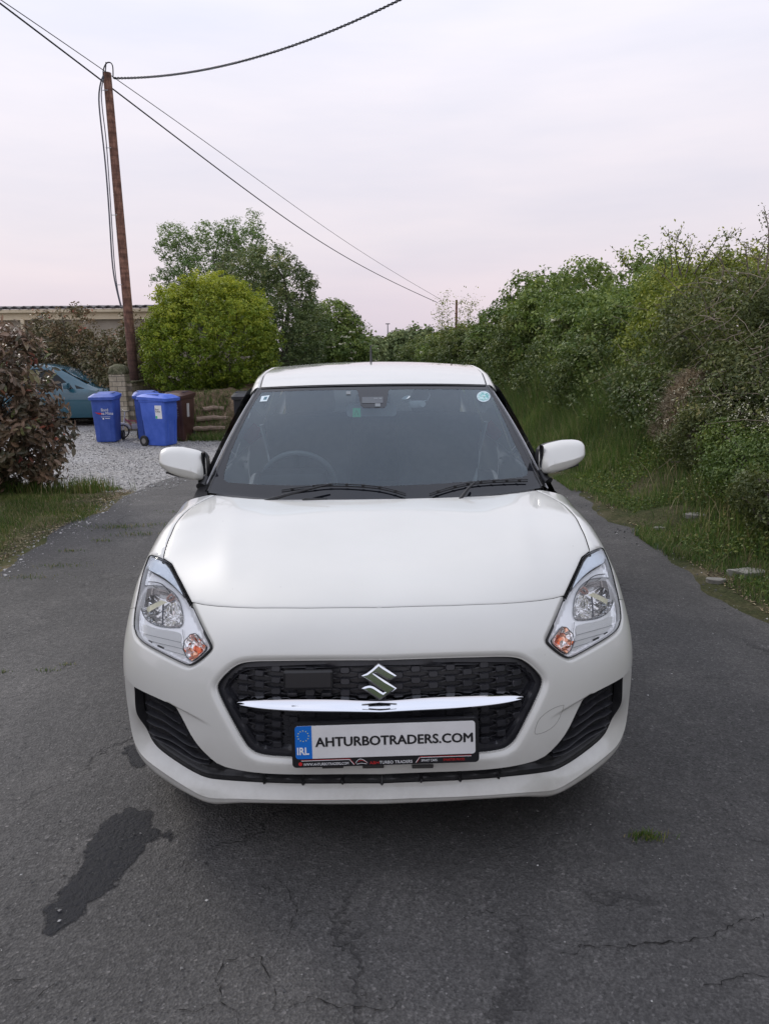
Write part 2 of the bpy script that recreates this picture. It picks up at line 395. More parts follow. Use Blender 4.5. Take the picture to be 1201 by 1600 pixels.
# ---- measured outlines
hl = T([(234,866),(255,872),(268,881),(277,899),(299,941),(326,999),(331,1010),(328,1017),(313,1031),(299,1040),(290,1040),(247.5,1018.6),(221,1003.5),(210.5,991),(210,960),(219,915),(228,882)])
hl_loop = resamp(chaikin(hl, 2, True), .007, True)
hoodside = T([(255,872),(261,850),(271,826),(289,799),(312,784),(336,773)])
hoodside = chaikin(hoodside, 2)
cowl = T([(336,773),(366,777.5),(396,779),(480,780),(586,779)]); cowl[-1, 0] = 0
hoodfront = T([(299,941),(318,945.3),(340,947.8),(370,949.6),(400,950.6),(480,950.8),(592,950)]); hoodfront[-1, 0] = 0
hlinner = T([(255,872),(268,881),(277,899),(299,941)])
wheel_c = (0.80, 0.30); arch = [(0.868, wheel_c[0]-.355*math.cos(a), wheel_c[1]+.355*math.sin(a)) for a in np.linspace(-.32, math.pi+.32, 40)]
arch_c = C3(arch)
bot = Tn([(214,1175),(230,1197.5),(264,1226),(298,1246),(316,1254),(332.5,1258.7),(357,1256.5),(382.5,1254.4),(445,1256),(520,1258.5),(603,1258)], -.003); bot[-1, 0] = 0
crest = T([(220.5,1179),(247.5,1201),(285,1226),(322,1247),(345,1247.5),(382,1247.8),(470,1250),(603,1249)]); crest[-1, 0] = 0; crest = np.concatenate([C3([(.838,.322,.500),(.848,.338,.42),(.844,.334,.34),(.832,.323,.272)]), crest])
insA = Tn([(209.5,1071),(211,1101),(217,1133),(224,1152),(239,1169),(264,1184),(298,1205),(323.5,1217),(345,1219),(397,1222.5),(470,1225.5),(603,1225)], [-.002,-.006,-.010,-.018,-.026,-.034,-.036,-.036,-.036,-.036,-.036,-.036]); insA[-1, 0] = 0
insT = Tn([(209.5,1071),(264,1097),(269,1101),(285,1128),(301.5,1153),(325,1179),(345,1195),(382.5,1203.7),(420,1207.5),(470,1208.7),(600,1208)], -.004); insT[-1, 0] = 0
gri = Tn([(591,1031.7),(446.6,1032.5),(390,1033),(367,1039),(344,1061),(337.5,1073.6),(343,1090),(365,1132),(383.6,1164.6),(393,1174),(407,1181),(454.7,1184.4),(601,1185)], -.013); gri[0, 0] = 0; gri[-1, 0] = 0
gri_h = resamp(chaikin(gri, 2), .006)
insA_s = resamp(chaikin(insA, 2), .007); insT_s = resamp(chaikin(insT, 1), .007); crest_s = resamp(chaikin(crest, 1), .008)
# arch front side, from the seam down to the sill
sel = arch_c[(np.array(arch)[:, 1] < wheel_c[0]-.02)]
arch_low = np.array(arch)[0]; 
seam_top = T([(211,950)])[0]
sidebot = C3([(.845, .50, .20)])[0]
gap = .0022
# ---- bumper: main, ledge and lower face, three smooth regions meeting at creases
gr3 = mother(gri_h); hl3 = mother(hl_loop); insA3 = mother(insA_s); insT3 = mother(insT_s); crest3 = mother(crest_s)
fogline = T([(194,1060),(209.5,1071),(264,1097),(269,1101)]); charline = T([(269,1101),(300,1116),(335,1134)])
cl3 = mother(resamp(charline, .02))
charext = chaikin(np.concatenate([fogline, charline[1:], T([(352,1143)])]), 1)
def below_char(c):
    return np.interp(c[:, 0], charext[::-1, 0], charext[::-1, 1])-c[:, 1]   # >0 below the line
def bumper_h(c, P):
    d = dpoly(P, gr3, False); h = -.013*np.clip(1-d/.020, 0, 1)**2.2
    dh = dpoly(P, hl3, True); h -= .009*np.clip(1-dh/.013, 0, 1)**1.5
    b = below_char(c); fade = 1-sstep(0.02, .17, dpoly(P, cl3[:1].repeat(2, 0)+0, False)); inw = c[:, 0] < charline[0, 0]+.02
    s = sstep(0, .012, b)*np.where(inw, fade, 0)*np.where(P[:, 2] > .3, 1, 0)
    s = s*(1-sstep(-.005, .035, c[:, 0]-insA_s[0, 0]))
    h -= .012*s
    return h
def ledgeD(P): return .006*sstep(.52, .46, P[:, 2])+.032*sstep(.40, .30, P[:, 2])
def ledge_h(c, P):
    dA = dpoly(P, insA3); dB = dpoly(P, crest3); s = dA/(dA+dB+1e-9)
    return -ledgeD(P)*(1-s)+.004*np.sin(np.pi*s)*sstep(.40, .30, P[:, 2])
def lower_h(c, P): 
    dB = dpoly(P, crest3); return -.16*dB*sstep(.9, .6, np.abs(P[:, 0]))-.05*dB
bumper_f, ledge_f, lower_f = displaced(bumper_h), displaced(ledge_h), displaced(lower_h)
car = thing('parked_car', 'pearl white hatchback facing the viewer in the lane, black grille with a chrome bar', 'car')
hf = resamp(hoodfront, .009); hs = resamp(hoodside, .009); cw = resamp(cowl, .012)
# hood
inner = hlinner
hood_loop = np.concatenate([cw[::-1][:-0 or None], hs[::-1][1:], resamp(hlinner, .009)[1:], hf[1:]])
cen_gap = np.array([[0, v] for v in np.linspace(hf[-1, 1], cw[-1, 1], 90)[1:-1]])
def shrink(loop, d):
    """inset of a half loop, leaving the centre line alone"""
    a = ((loop-np.roll(loop, -1, 0))); area = (loop[:, 0]*np.roll(loop, -1, 0)[:, 1]-np.roll(loop, -1, 0)[:, 0]*loop[:, 1]).sum()
    o = offset(loop, d*np.sign(area), True); o[loop[:, 0] < 1e-6, 0] = 0; o[:, 0] = np.maximum(o[:, 0], 0); return o
hood_full = np.concatenate([hood_loop, cen_gap])
hood_in = shrink(hood_full, gap*.9)
hood3 = mother(hood_full[:len(hood_loop)])
def hood_h(c, P):
    d = dpoly(P, hood3); h = -.0035*np.clip(1-d/.009, 0, 1)**2
    r = np.abs(P[:, 0])-(.47+.13*(P[:, 1]-.2)); k = np.exp(-(r/.05)**2)*sstep(.2, .5, P[:, 1])   # soft shoulder crease
    return h+.0035*k
hood_f = displaced(hood_h)
ring = offset(hood_full[:len(hood_loop)], .006*np.sign(-1)); ring = ring[inpoly(ring, hood_in)]
surf_mesh('hood', hood_f, hood_in, step=.011, mat=white, parent=car, mirror='merge', extra=[r_ for r_ in (ring,) if len(r_)])
# bumper main region
k0 = int(np.argmin(np.linalg.norm(hl_loop-hl[4], axis=1))); k1 = int(np.argmin(np.linalg.norm(hl_loop-seam_top, axis=1)))
def walk(loop, a, b, through):
    """walk a closed loop from index a to b the way that passes nearest to 'through'"""
    n = len(loop); f = [(a+i) % n for i in range((b-a) % n+1)]; r = [(a-i) % n for i in range((a-b) % n+1)]
    df = np.linalg.norm(loop[f]-through, axis=1).min(); dr = np.linalg.norm(loop[r]-through, axis=1).min()
    return loop[f if df < dr else r]
hl_under = walk(hl_loop, k0, k1, hl[9]); hl_top = walk(hl_loop, k0, k1, hl[0])
seam = np.array([seam_top, C3([(.864, .50, .665)])[0], C3([(.866, .545, .56)])[0]]); seam = resamp(chaikin(seam, 2), .01)
archf = arch_c[[i for i, p in enumerate(arch) if p[1] < wheel_c[0]-.05 and p[2] < .56 and p[2] > .2]]
archf = archf[np.argsort(-np.array([a for a in archf])[:, 1])]
seam = np.concatenate([seam[:-1], archf[:1]])
crest_k = resamp(chaikin(crest, 1), .008); crest3 = mother(crest_k)
kk = int(np.argmin(np.linalg.norm(archf-C3([(.866,.47,.47)]), axis=1)))
join = resamp(np.array([insA_s[0], crest_k[0]]), .008); join2 = resamp(np.array([crest_k[0], archf[kk]]), .008)
main_loop = np.concatenate([hf[::-1], hl_under[1:], seam[1:], archf[1:kk+1], join2[::-1][1:], join[::-1][1:-1], insT_s])
main_loop = np.concatenate([main_loop, [[0, v] for v in np.arange(insT_s[-1, 1]+.006, gri_h[-1, 1]-.003, .006)], gri_h[::-1], [[0, v] for v in np.arange(gri_h[0, 1]+.006, hf[-1, 1]-.003, .006)]])
rings = []
for d_ in (.003, .0065, .0105, .015):
    for sg in (1, -1):
        r_ = resamp(offset(gri_h, sg*d_), .008); rings.append(r_[inpoly(r_, main_loop) & (r_[:, 0] > .002)])
for d_ in (.003, .0065, .0102, .0135):
    for sg in (1, -1):
        r_ = resamp(offset(hl_under, sg*d_), .009); rings.append(r_[inpoly(r_, main_loop)])
for d_ in (.002, -.005, -.012):
    r_ = resamp(charext, .01)+[0, d_]; rings.append(r_[inpoly(r_, main_loop)])
rings = [r_ for r_ in rings if len(r_) > 1]
main_loop[:, 0] = np.maximum(main_loop[:, 0], 0)
mo = surf_mesh('front_bumper', bumper_f, main_loop, step=.012, extra=rings, mat=white, parent=car, mirror='merge')[0]
bumper = mo
ledge_loop = np.concatenate([insA_s[::-1], join[1:-1], crest_k, [[0, v] for v in np.linspace(crest_k[-1, 1], insA_s[-1, 1], 5)[1:-1]]])
def smooth3(P, k=3):
    for _ in range(k): P = np.concatenate([P[:1], (P[:-2]+2*P[1:-1]+P[2:])/4, P[-1:]])
    return P
eA = even(insA_s, 150); eB = even(crest_k, 150); eA[-1, 0] = eB[-1, 0] = 0; NA = fd_normal(mother, eA); A3 = mother(eA); A3 = smooth3(A3-ledgeD(A3)[:, None]*NA, 6); B3 = smooth3(mother(eB), 6); A3[-1, 0] = B3[-1, 0] = 0
bl_w = sstep(.40, .30, B3[:, 2])[:, None]; rows = [A3*(1-t)+B3*t+fd_normal(mother, eB)*(.004*math.sin(math.pi*t))*bl_w for t in np.linspace(0, 1, 9)]
mb = MB(); both(mb, *strip(rows)); lipo = mb.build('bumper_lip', white, bumper, True)
def weld(o):
    bm = bmesh.new(); bm.from_mesh(o.data); bmesh.ops.remove_doubles(bm, verts=bm.verts, dist=2e-5); bmesh.ops.recalc_face_normals(bm, faces=bm.faces); bm.to_mesh(o.data); bm.free()
weld(lipo)
botk = resamp(chaikin(np.concatenate([C3([(.845,.50,.20)]), bot]), 1), .008)
lower_loop = np.concatenate([crest_k[::-1], archf[kk+1:], botk, [[0, v] for v in np.linspace(botk[-1, 1], crest_k[-1, 1], 4)[1:-1]]])
ib = int(np.argmin(np.linalg.norm(botk-bot[0], axis=1))); ic = int(np.argmin(np.linalg.norm(eB-C3([(.828,.32,.262)]), axis=1))); eC = np.concatenate([even(np.concatenate([archf[kk:], botk[:ib+1]]), ic+1)[:-1], even(botk[ib:], 150-ic)]); eC[-1, 0] = 0; C3_ = smooth3(lower_f(eC), 8); C3_[-1, 0] = 0
rows = []
for t in np.linspace(0, 1, 8):
    cc0 = eB*(1-t)+eC*t; M_ = mother(cc0); ln = B3*(1-t)+C3_*t; M_ = smooth3(M_, 6)*(1-abs(2*t-1))+ln*abs(2*t-1) if 0 < t < 1 else ln; M_[-1, 0] = 0; rows.append(M_)
mb = MB(); both(mb, *strip(rows)); lu = mb.build('bumper_underside', white, bumper, True); weld(lu)
# underside roll-back
b3 = C3_; mb = MB(); V, F = strip([b3, b3+[0, .03, -.004], b3+[0, .05, .01], b3*[.92, 1, 1]+[0, .30, .03]]); both(mb, V, F); mb.build('underbody', blackp, car, True)
# dark backing under the panel gaps
mb = MB()
def ribbon(line, hw=.010, h=-.006):
    a, b = offset(line, hw), offset(line, -hw); P = mother(line); N = fd_normal(mother, line)
    V, F = strip([mother(a)-.012*N, P+h*N, mother(b)-.012*N]); both(mb, V, F)
for ln in (hf, hs, resamp(hlinner, .01), cw): ribbon(ln)
mb.build('panel_gap', gapm, car, True)
# ---- fender
fend_rear = C3([(.862, 1.13, .62), (.858, 1.13, .80), (.83, 1.13, .892), (.80, 1.13, .915)])
rear_low = C3([(.84, 1.13, .21), (.857, 1.13, .33), (.866, 1.13, .5)])
archtop = arch_c[[i for i, p in enumerate(arch) if (p[2] > .2)]]
archtop = archtop[int(np.argmin(np.linalg.norm(archtop-archf[0], axis=1))):] if np.array(arch)[0][1] < wheel_c[0] else archtop
fl = np.concatenate([hs[::-1][:0], hs[::-1], [], ]) if False else None
hs_out = offset(hs, 0)
fender_loop = np.concatenate([hs[::-1], hl_top[::-1][:0] if False else walk(hl_loop, int(np.argmin(np.linalg.norm(hl_loop-hl[1], axis=1))), k1, hl[0])[1:], seam[1:], archtop[1:], resamp(np.concatenate([rear_low, fend_rear]), .01)])
fender_loop = np.concatenate([fender_loop, [hs[-1]+[.02, .0]]])
fh = displaced(lambda c, P: -.004*np.clip(1-dpoly(P, hl3, True)/.010, 0, 1)**2-.003*np.clip(1-dpoly(P, mother(hs))/.008, 0, 1)**2)
fe = surf_mesh('front_wing', fh, shrink(fender_loop, gap*.6), step=.014, mat=white, parent=car, mirror='pair')
# black trim corner between wing, hood and windscreen
# ---- black lower insert with fins
ins_loop = np.concatenate([insT_s, [[0, v] for v in np.linspace(insT_s[-1, 1], insA_s[-1, 1], 4)[1:-1]], insA_s[::-1][:-1]])
def ins_h(c, P):
    q = proj(P*[-1, 1, 1]); u = q[:, 1]-.55*q[:, 0]+5*np.sin((q[:, 0]-212)/100*3.6)*.5; k = (u-(1079-.55*216))/14.5
    fr = k-np.floor(k); saw = np.where(fr < .16, 1-fr/.16*.2, .8*(1-(fr-.16)/.84)**.7)
    inside = sstep(.0, .010, dpoly(P, insT3)-.004)*sstep(0, .012, dpoly(P, insA3)-.020)*sstep(345, 318, q[:, 0])*(k < 5.3)
    band = sstep(.016, .030, dpoly(P, insA3))        # smooth ledge of black plastic above the lip
    cen = sstep(398, 404, q[:, 0])
    rib = (np.abs(((q[:, 0]-470+3)/64) % 1-.05) < .025)*cen
    base = -.040-.016*band*(1-inside)-.012*cen*band+.010*rib
    return base-.006*inside
ins_f = displaced(ins_h)
surf_mesh('lower_intake', ins_f, ins_loop, step=.0042, mat=blackp, parent=bumper, mirror='merge', relief=True)
mb = MB(); e1 = bumper_f(insT_s); N = fd_normal(mother, insT_s); both(mb, *strip([e1, mother(insT_s)-.018*N, mother(insT_s)-.055*N]))
mb2 = MB(); both(mb2, *strip([A3-.0004*NA, A3-.030*NA])); mb2.build('intake_edge', blackp, bumper, True)
j1 = bumper_f(join); both(mb, *strip([j1, ledge_f(join)]))
mb.build('intake_rim', white, bumper, True)
mb = MB(); dl = resamp(T([(384,1204.5),(398,1222)]), .01); P = mother(dl); N = fd_normal(mother, dl)
both(mb, *strip([P-.039*N+[.003, 0, 0], P-.034*N, P-.039*N-[.003, 0, 0]])); mb.build('intake_seam', gapm, bumper)
# ---- grille
rim_in = gri_h
mb = MB(); P = mother(gri_h); N = fd_normal(mother, gri_h); both(mb, *strip([bumper_f(gri_h), P-.020*N])); mb.build('grille_rim', white, bumper, True)
mb = MB(); both(mb, *strip([P-.018*N, P-.050*N])); mb.build('grille_surround', blackp, bumper, True)
gl = np.concatenate([gri_h, [[0, v] for v in np.arange(gri_h[-1, 1]+.006, gri_h[0, 1]-.003, .006)]])
def hexrelief(X, Z):
    pw, ph = .0520, .0335; i = np.round(X/pw); best = np.full(len(X), -1.0)
    out = np.zeros(len(X))
    for di in (-1, 0, 1):
        ii = i+di; off = (np.abs(ii) % 2)*ph/2; j = np.round((Z-off)/ph)
        for dj in (-1, 0, 1):
            cx_, cz_ = ii*pw, (j+dj)*ph+off; ax, az_ = np.abs(X-cx_), np.abs(Z-cz_)
            pad = sstep(.0165, .0140, ax+np.maximum(az_-.005, 0)*.7)*sstep(.0112, .0090, az_)
            zc = np.clip((ax-.012)/(pw-.024), 0, 1)*ph/2          # webs slant to the neighbours
            web = .45*sstep(.0036, .0018, np.abs(az_-zc))*(ax < pw-.010)
            out = np.maximum(out, np.maximum(pad, web))
    return out
def grille_h(c, P):
    d = dpoly(P, gr3); k = sstep(.018, .024, d); Z = P[:, 2]-.012
    bar = sstep(.030, .020, np.abs(Z-.512-.02*np.abs(P[:, 0])))*sstep(.46, .40, np.abs(P[:, 0]))
    plate_zone = (np.abs(P[:, 0]) < .30) & (Z < .50)
    return -.030-k*.026+.012*plate_zone*k
grille_f = displaced(grille_h)
grille_o = surf_mesh('grille', grille_f, gl, step=.008, mat=grillep, parent=car, mirror='merge', relief=True)[0]
mb = MB(); gin = offset(gri_h, -.019 if inpoly(offset(gri_h, -.019)[40:41], gl)[0] else .019)
glp = np.concatenate([gin, [[0, gin[-1, 1]], [0, gin[0, 1]]]]); pwd, phg = .0525, .0338
def onfront(X, Z):
    h = BV.ray_cast(Vector((X, -1, Z)), Vector((0, 1, 0)))
    if h[0] is None: return None
    p = np.array(h[0]); c = C3([p])[0]; n = np.array(fd_normal(mother, c[None])[0]); return p, c, n
for ii in range(0, 10):
    for jj in range(-3, 14):
        X, Z = ii*pwd, .365+jj*phg+(ii % 2)*phg/2; r_ = onfront(max(X, 1e-4), Z)
        if r_ is None: continue
        p, c, n = r_; c = np.array([abs(c[0]), c[1]])
        if not inpoly(c[None], glp)[0]: continue
        if abs(X) < .245 and Z < .485: continue
        tx = np.cross([0, 0, 1.0], n); tx /= np.linalg.norm(tx); tx = tx*np.sign(tx[0]); tz = np.cross(n, tx); tz *= np.sign(tz[2])
        for s_ in ((1, -1) if ii else (1,)):
            S = np.array([s_, 1, 1.])
            def fm_(a, b, h): return tuple((p+tx*a+tz*b+n*h)*S)
            pts8 = [(.0150, .0035), (.0122, .0095), (-.0122, .0095), (-.0150, .0035), (-.0150, -.0035), (-.0122, -.0095), (.0122, -.0095), (.0150, -.0035)]
            V = [fm_(a, b, -.054) for a, b in pts8]+[fm_(a, b, -.0360) for a, b in pts8]+[fm_(a*.84, b*.80, -.0330) for a, b in pts8]
            mb.add(V, [(i, (i+1) % 8, 8+(i+1) % 8, 8+i) for i in range(8)]+[(8+i, 8+(i+1) % 8, 16+(i+1) % 8, 16+i) for i in range(8)]+[tuple(range(16, 24))])
            for sx_ in (1, -1):
                for sz_ in (1, -1):
                    a0, b0, a1, b1 = .013*sx_, .0055*sz_, (pwd-.0130)*sx_, (phg/2-.0055)*sz_
                    V = [fm_(a0, b0-.0016, -.052), fm_(a0, b0-.0016, -.040), fm_(a0, b0+.0016, -.040), fm_(a0, b0+.0016, -.052), fm_((a0+a1)/2, (b0+b1)/2-.0016, -.052), fm_((a0+a1)/2, (b0+b1)/2-.0016, -.043), fm_((a0+a1)/2, (b0+b1)/2+.0016, -.043), fm_((a0+a1)/2, (b0+b1)/2+.0016, -.052)]
                    mb.add(V, [(0, 1, 5, 4), (1, 2, 6, 5), (2, 3, 7, 6)])
mb.build('grille_mesh', grillep, grille_o, False)
mb = MB(); c = even(gri_h, 90); P = mother(c); N = fd_normal(mother, c)
ci = even(gin, 90); Pi = mother(ci); Ni = fd_normal(mother, ci); both(mb, *strip([P-.045*N, Pi-.038*Ni, Pi-.056*Ni])); mb.build('grille_border', grillep, grille_o, True)
# ---- chrome bar
def bar3(pts, h, n=60):
    c = even(chaikin(T(pts), 2), n); c[-1, 0] = 0; P = mother(c); N = fd_normal(mother, c); return P+N*h
top = [(367,1100),(388,1095.8),(470,1095),(528,1095.5),(563,1097.4),(592,1098)]; btm = [(367,1101),(388,1107.6),(423,1112.6),(481.5,1115.6),(558.5,1115),(592,1115)]
a, b = bar3(top, -.014), bar3(btm, -.014); rows = []
for t in np.linspace(0, 1, 12):
    bul = math.sin(math.pi*t**2.4)**.8 if 0 < t < 1 else 0; s_ = np.linspace(.15, 1, 60)[:, None]**.5
    rows.append(a*(1-t)+b*t+np.array([0, -1, .15])*.024*np.maximum(bul, 0)*s_)
mb = MB(); both(mb, *strip([a+[0, .02, .002]]+rows+[b+[0, .02, 0]])); mb.build('chrome_bar', chrome, car, True)
# ---- badge
bt = [(185,435),(300,388),(400,320),(500,240),(558,200),(650,262),(800,355),(940,450),(900,497),(850,525),(790,538),(735,525),(690,500),(560,425),(480,376),(452,392),(700,553),(940,710),(820,790),(700,870),(575,950),(450,870),(320,785),(185,700),(250,664),(320,648),(370,646),(430,662),(480,690),(600,770),(648,800),(680,782),(560,710),(400,590)]
bc = at_y(592.3, 1067.5, .018); sc = 1/13.34
kx = (bc[1]-CAM[1])/FPX*1.045
em = [((x-565)*sc*kx, -(y-580)*sc*kx*1.04) for x, y in bt]
mb = MB(); tilt = math.radians(12)
def bmap(a, b, h): return (bc[0]+a, bc[1]-h+b*math.sin(tilt), bc[2]+b*math.cos(tilt)+.006)
mb.prism(em, 0, .007, bmap)
emb = mb.build('badge', chrome, car)
mod = bmesh.new(); mod.from_mesh(emb.data); fr = [f for f in mod.faces if len(f.verts) > 10]
fr = [f for f in fr if f.normal.y < 0]; r_ = bmesh.ops.inset_region(mod, faces=fr, thickness=.0050, depth=.0030); mod.to_mesh(emb.data); mod.free()
mb = MB(); cc_ = [(-.034, .0), (-.03, .012), (0, .034), (.03, .012), (.034, 0), (.03, -.012), (0, -.033), (-.03, -.012)]
mb.prism([(x*.9, y*.86) for x, y in cc_], -.010, -.001, bmap); mb.build('badge_base', grillep, car)
# radar cover
c1, c2 = at_y(443, 1045, .045), at_y(521, 1077, .03); cc_ = (c1+c2)/2
mb = MB(); mb.box((cc_[0], cc_[1]-.002, cc_[2]), (c2[0]-c1[0], .022, c1[2]-c2[2]-.004), Matrix.Rotation(-.22, 3, 'X'), .007); mb.build('sensor_cover', pm('sensor_plastic', (.014, .014, .016), .25), car)
mb = MB()
for px in (457, 510): q = at_y(px, 1083.5, .045); mb.box(q, (.03, .02, .012), None, .004)
mb.build('sensor_clip', grillep, car)

# ---- number plate
pl_c = at_y(602, 1160, -.022); pw_, phh = .535, .131
ptl = Matrix.Rotation(-.10, 3, 'X')
PM = Matrix.Translation(pl_c) @ Matrix.Rotation(rad_(-0.75), 4, 'Y') @ Matrix.Rotation(rad_(90-7), 4, 'X')   # local x right, y up, z towards viewer
black_flat = pm('plate_holder_black', (.012, .012, .014), .3); platew = dirty('plate_white', (.78, .77, .76), (.70, .69, .68), 9, .35)
def rrect(w_, h_, r, n=5):
    o = []
    for cx0, cy0, a0 in ((w_/2-r, h_/2-r, 0), (-w_/2+r, h_/2-r, 90), (-w_/2+r, -h_/2+r, 180), (w_/2-r, -h_/2+r, 270)):
        o += [(cx0+r*math.cos(rad_(a0+90*i/n)), cy0+r*math.sin(rad_(a0+90*i/n))) for i in range(n+1)]
    return o
def onplate(dz=0.0, dy=0.0): return lambda a, b, h: tuple(PM @ Vector((a, b+dy, h+dz)))
plate = MB().prism(rrect(pw_, phh, .012), -.012, .004, onplate()).build('number_plate', black_flat, car)
for s_ in (0,):
    MB().prism(rrect(.514, .097, .009), .0042, .0056, onplate(dy=.0095)).build('plate_face', platew, plate)
blue = pm('plate_blue', (.005, .155, .60), .35); inkb = pm('plate_ink', (.012, .012, .014), .4); whi = pm('print_white', (.8, .8, .8), .5); redp = pm('print_red', (.55, .02, .02), .5); yel = pm('star_yellow', (.75, .72, .25), .5)
bl = [(x if x < -.24 else x, y) for x, y in rrect(.514, .097, .009) if x < -.2]; bl = [(-.2095, .0485)]+bl+[(-.2095, -.0485)]
MB().prism(bl, .0050, .0062, onplate(dy=.0095)).build('country_band', blue, plate)
mb = MB()
for k in range(12):
    a = 2*math.pi*k/12; cx0, cy0 = -.2335+.0155*math.cos(a), .0195+.0155*math.sin(a)
    mb.prism([(cx0+(.0022 if i % 2 == 0 else .001)*math.sin(math.pi*i/5), cy0+(.0022 if i % 2 == 0 else .001)*math.cos(math.pi*i/5)) for i in range(10)], .0064, .0068, onplate(dy=.0095))
mb.build('star_ring', yel, plate)
def ptext(t, size, x, y, mat_, name, bold=0.0, sx=1.0, align='LEFT', z=.0068, shear=0.0):
    return text_mesh(t, size, name, mat_, plate, PM @ Matrix.Translation((x, y, z)), align, bold, sx, .0003, shear)
ptext('IRL', .0295, -.2535, -.0255, whi, 'country_letters', .0008, .88)
tt = ptext('AHTURBOTRADERS.COM', .0385, -.200, -.0035, inkb, 'plate_letters', 0, 1.0)
xs = [(PM.inverted() @ v.co).x for v in tt.data.vertices]; k = (.448)/(max(xs)-min(xs)); x0 = min(xs)
tt.data.transform(PM @ Matrix.Translation((-.199, 0, 0)) @ Matrix.Diagonal((k, 1, 1, 1)) @ Matrix.Translation((-x0, 0, 0)) @ PM.inverted())
import_me = tt.data; bm = bmesh.new(); bm.from_mesh(import_me); xax = (PM.to_3x3() @ Vector((1, 0, 0))); yax = (PM.to_3x3() @ Vector((0, 1, 0))); zax = (PM.to_3x3() @ Vector((0, 0, 1)))
g0 = list(bm.verts)+list(bm.edges)+list(bm.faces)
for k_, (dx, dy) in enumerate(((.0012, 0), (-.0012, 0), (0, .0008), (0, -.0008))):
    r_ = bmesh.ops.duplicate(bm, geom=g0); bmesh.ops.translate(bm, verts=[v for v in r_['geom'] if isinstance(v, bmesh.types.BMVert)], vec=xax*dx+yax*dy-zax*.00008*(k_+1))
bm.to_mesh(import_me); bm.free()
ptext('WWW.AHTURBOTRADERS.COM', .0110, -.236, -.0590, whi, 'holder_text', 0, .80)
ptext('A&H', .0125, -.047, -.0605, redp, 'holder_text', 0, 1.1); ptext('TURBO TRADERS', .0120, -.019, -.0600, whi, 'holder_text', 0, 1.02)
ptext('SMART CARS.', .0095, .101, -.0575, whi, 'holder_text', 0, .82); ptext('SMARTER PRICES', .0095, .164, -.0575, redp, 'holder_text', 0, .86)
mb = MB(); pb = MB()
def pline(m_, pts, w_, z=.0042):
    for (x1, y1), (x2, y2) in zip(pts[:-1], pts[1:]):
        d = np.array([x2-x1, y2-y1]); n_ = np.array([-d[1], d[0]])/np.linalg.norm(d)*w_/2
        m_.prism([(x1+n_[0], y1+n_[1]), (x1-n_[0], y1-n_[1]), (x2-n_[0], y2-n_[1]), (x2+n_[0], y2+n_[1])], z, z+.0006, onplate())
pline(mb, [(-.242, -.0455), (-.104, -.0455), (-.091, -.0612)], .0013); pline(pb, [(-.242, -.0432), (-.103, -.0432), (-.09, -.0602)], .0011)
pline(mb, [(.085, -.0612), (.096, -.0462), (.245, -.0462)], .0013); pline(pb, [(.088, -.0612), (.099, -.0440), (.245, -.0440)], .0011)
arc_ = [(-.087+.034*t, -.0570+.012*math.sin(math.pi*t**.8)) for t in np.linspace(0, 1, 9)]; pline(mb, arc_, .0012); pline(pb, [(x*1.0+.003, y-.0035) for x, y in arc_[1:-1]], .0011); pline(mb, [(-.084, -.0600), (-.070, -.0575), (-.055, -.0600)], .001)
pb.lathe([(0, .0046), (.0055, .0046)], (0, 0, 0)); V = pb.v[-1]; pb.v[-1] = np.array([tuple(PM @ Vector((v[0]-.2445, v[1]-.0545, v[2]))) for v in V])
mb.build('holder_lines', whi, plate); pb.build('holder_graphic', redp, plate)
mb = MB()
for px in (520, 583, 660): q = at_y(px, 1197.5, -.004); mb.box((q[0], q[1], q[2]), (.062, .006, .010), None, .002)
mb.build('bumper_slot', pm('slot_grey', (.05, .048, .045), .6), bumper)
# tow-eye cover line on the right of the picture

fins = [[(215,478),(330,540),(450,620),(530,662)],[(235,580),(300,612),(400,650),(520,740),(600,775)],[(240,665),(320,705),(420,740),(520,810),(660,885)],[(250,745),(320,790),(430,820),(560,910),(660,975),(760,1000)],[(265,845),(350,890),(480,925),(620,1010),(720,1085),(860,1110)],[(300,900),(450,970),(600,1060),(760,1140),(860,1150)]]
finm = dirty('fin_plastic', (0.018, 0.018, 0.021), (0.03, 0.03, 0.034), 40, .38)
for fl_ in fins:
    c = even(chaikin(Tn([(180+(x+44*(1-i_/len(fl_)))/5.925, 1000+y/5.925) for i_, (x, y) in enumerate(fl_)], -.024), 2), 22); P = mother(c); N = fd_normal(mother, c)
    for s_ in (1, -1):
        V, F = strip([P-N*.052+[0, 0, .002], P-N*.024+[0, 0, .0011], P-N*.0225, P-N*.024-[0, 0, .0011], P-N*.052-[0, 0, .002]])
        MB().add(V*[s_, 1, 1], F).build('intake_fin', finm, bumper, True)
# thin outline of the tow-eye cover
tow = [(917,1090),(908,1090),(893,1098),(875,1111),(866,1122),(858,1140),(850,1146),(832,1147),(832,1138),(838,1125),(850,1112),(868,1103)]
tow = [(590+x/2.86, 980+y/2.86) for x, y in [(822,355),(790,360),(740,385),(705,415),(690,450),(684,478),(700,482),(745,468),(785,440),(810,405),(822,355)]]
tl = [(1184-x-(y-1100)*.0, y+9) for x, y in tow]
c = resamp(chaikin(T(tl), 1), .006); P = bumper_f(c); MB().tube(P, .0009, 5).build('tow_cover_edge', pm('cover_gap', (.25, .24, .22), .6), bumper, True)
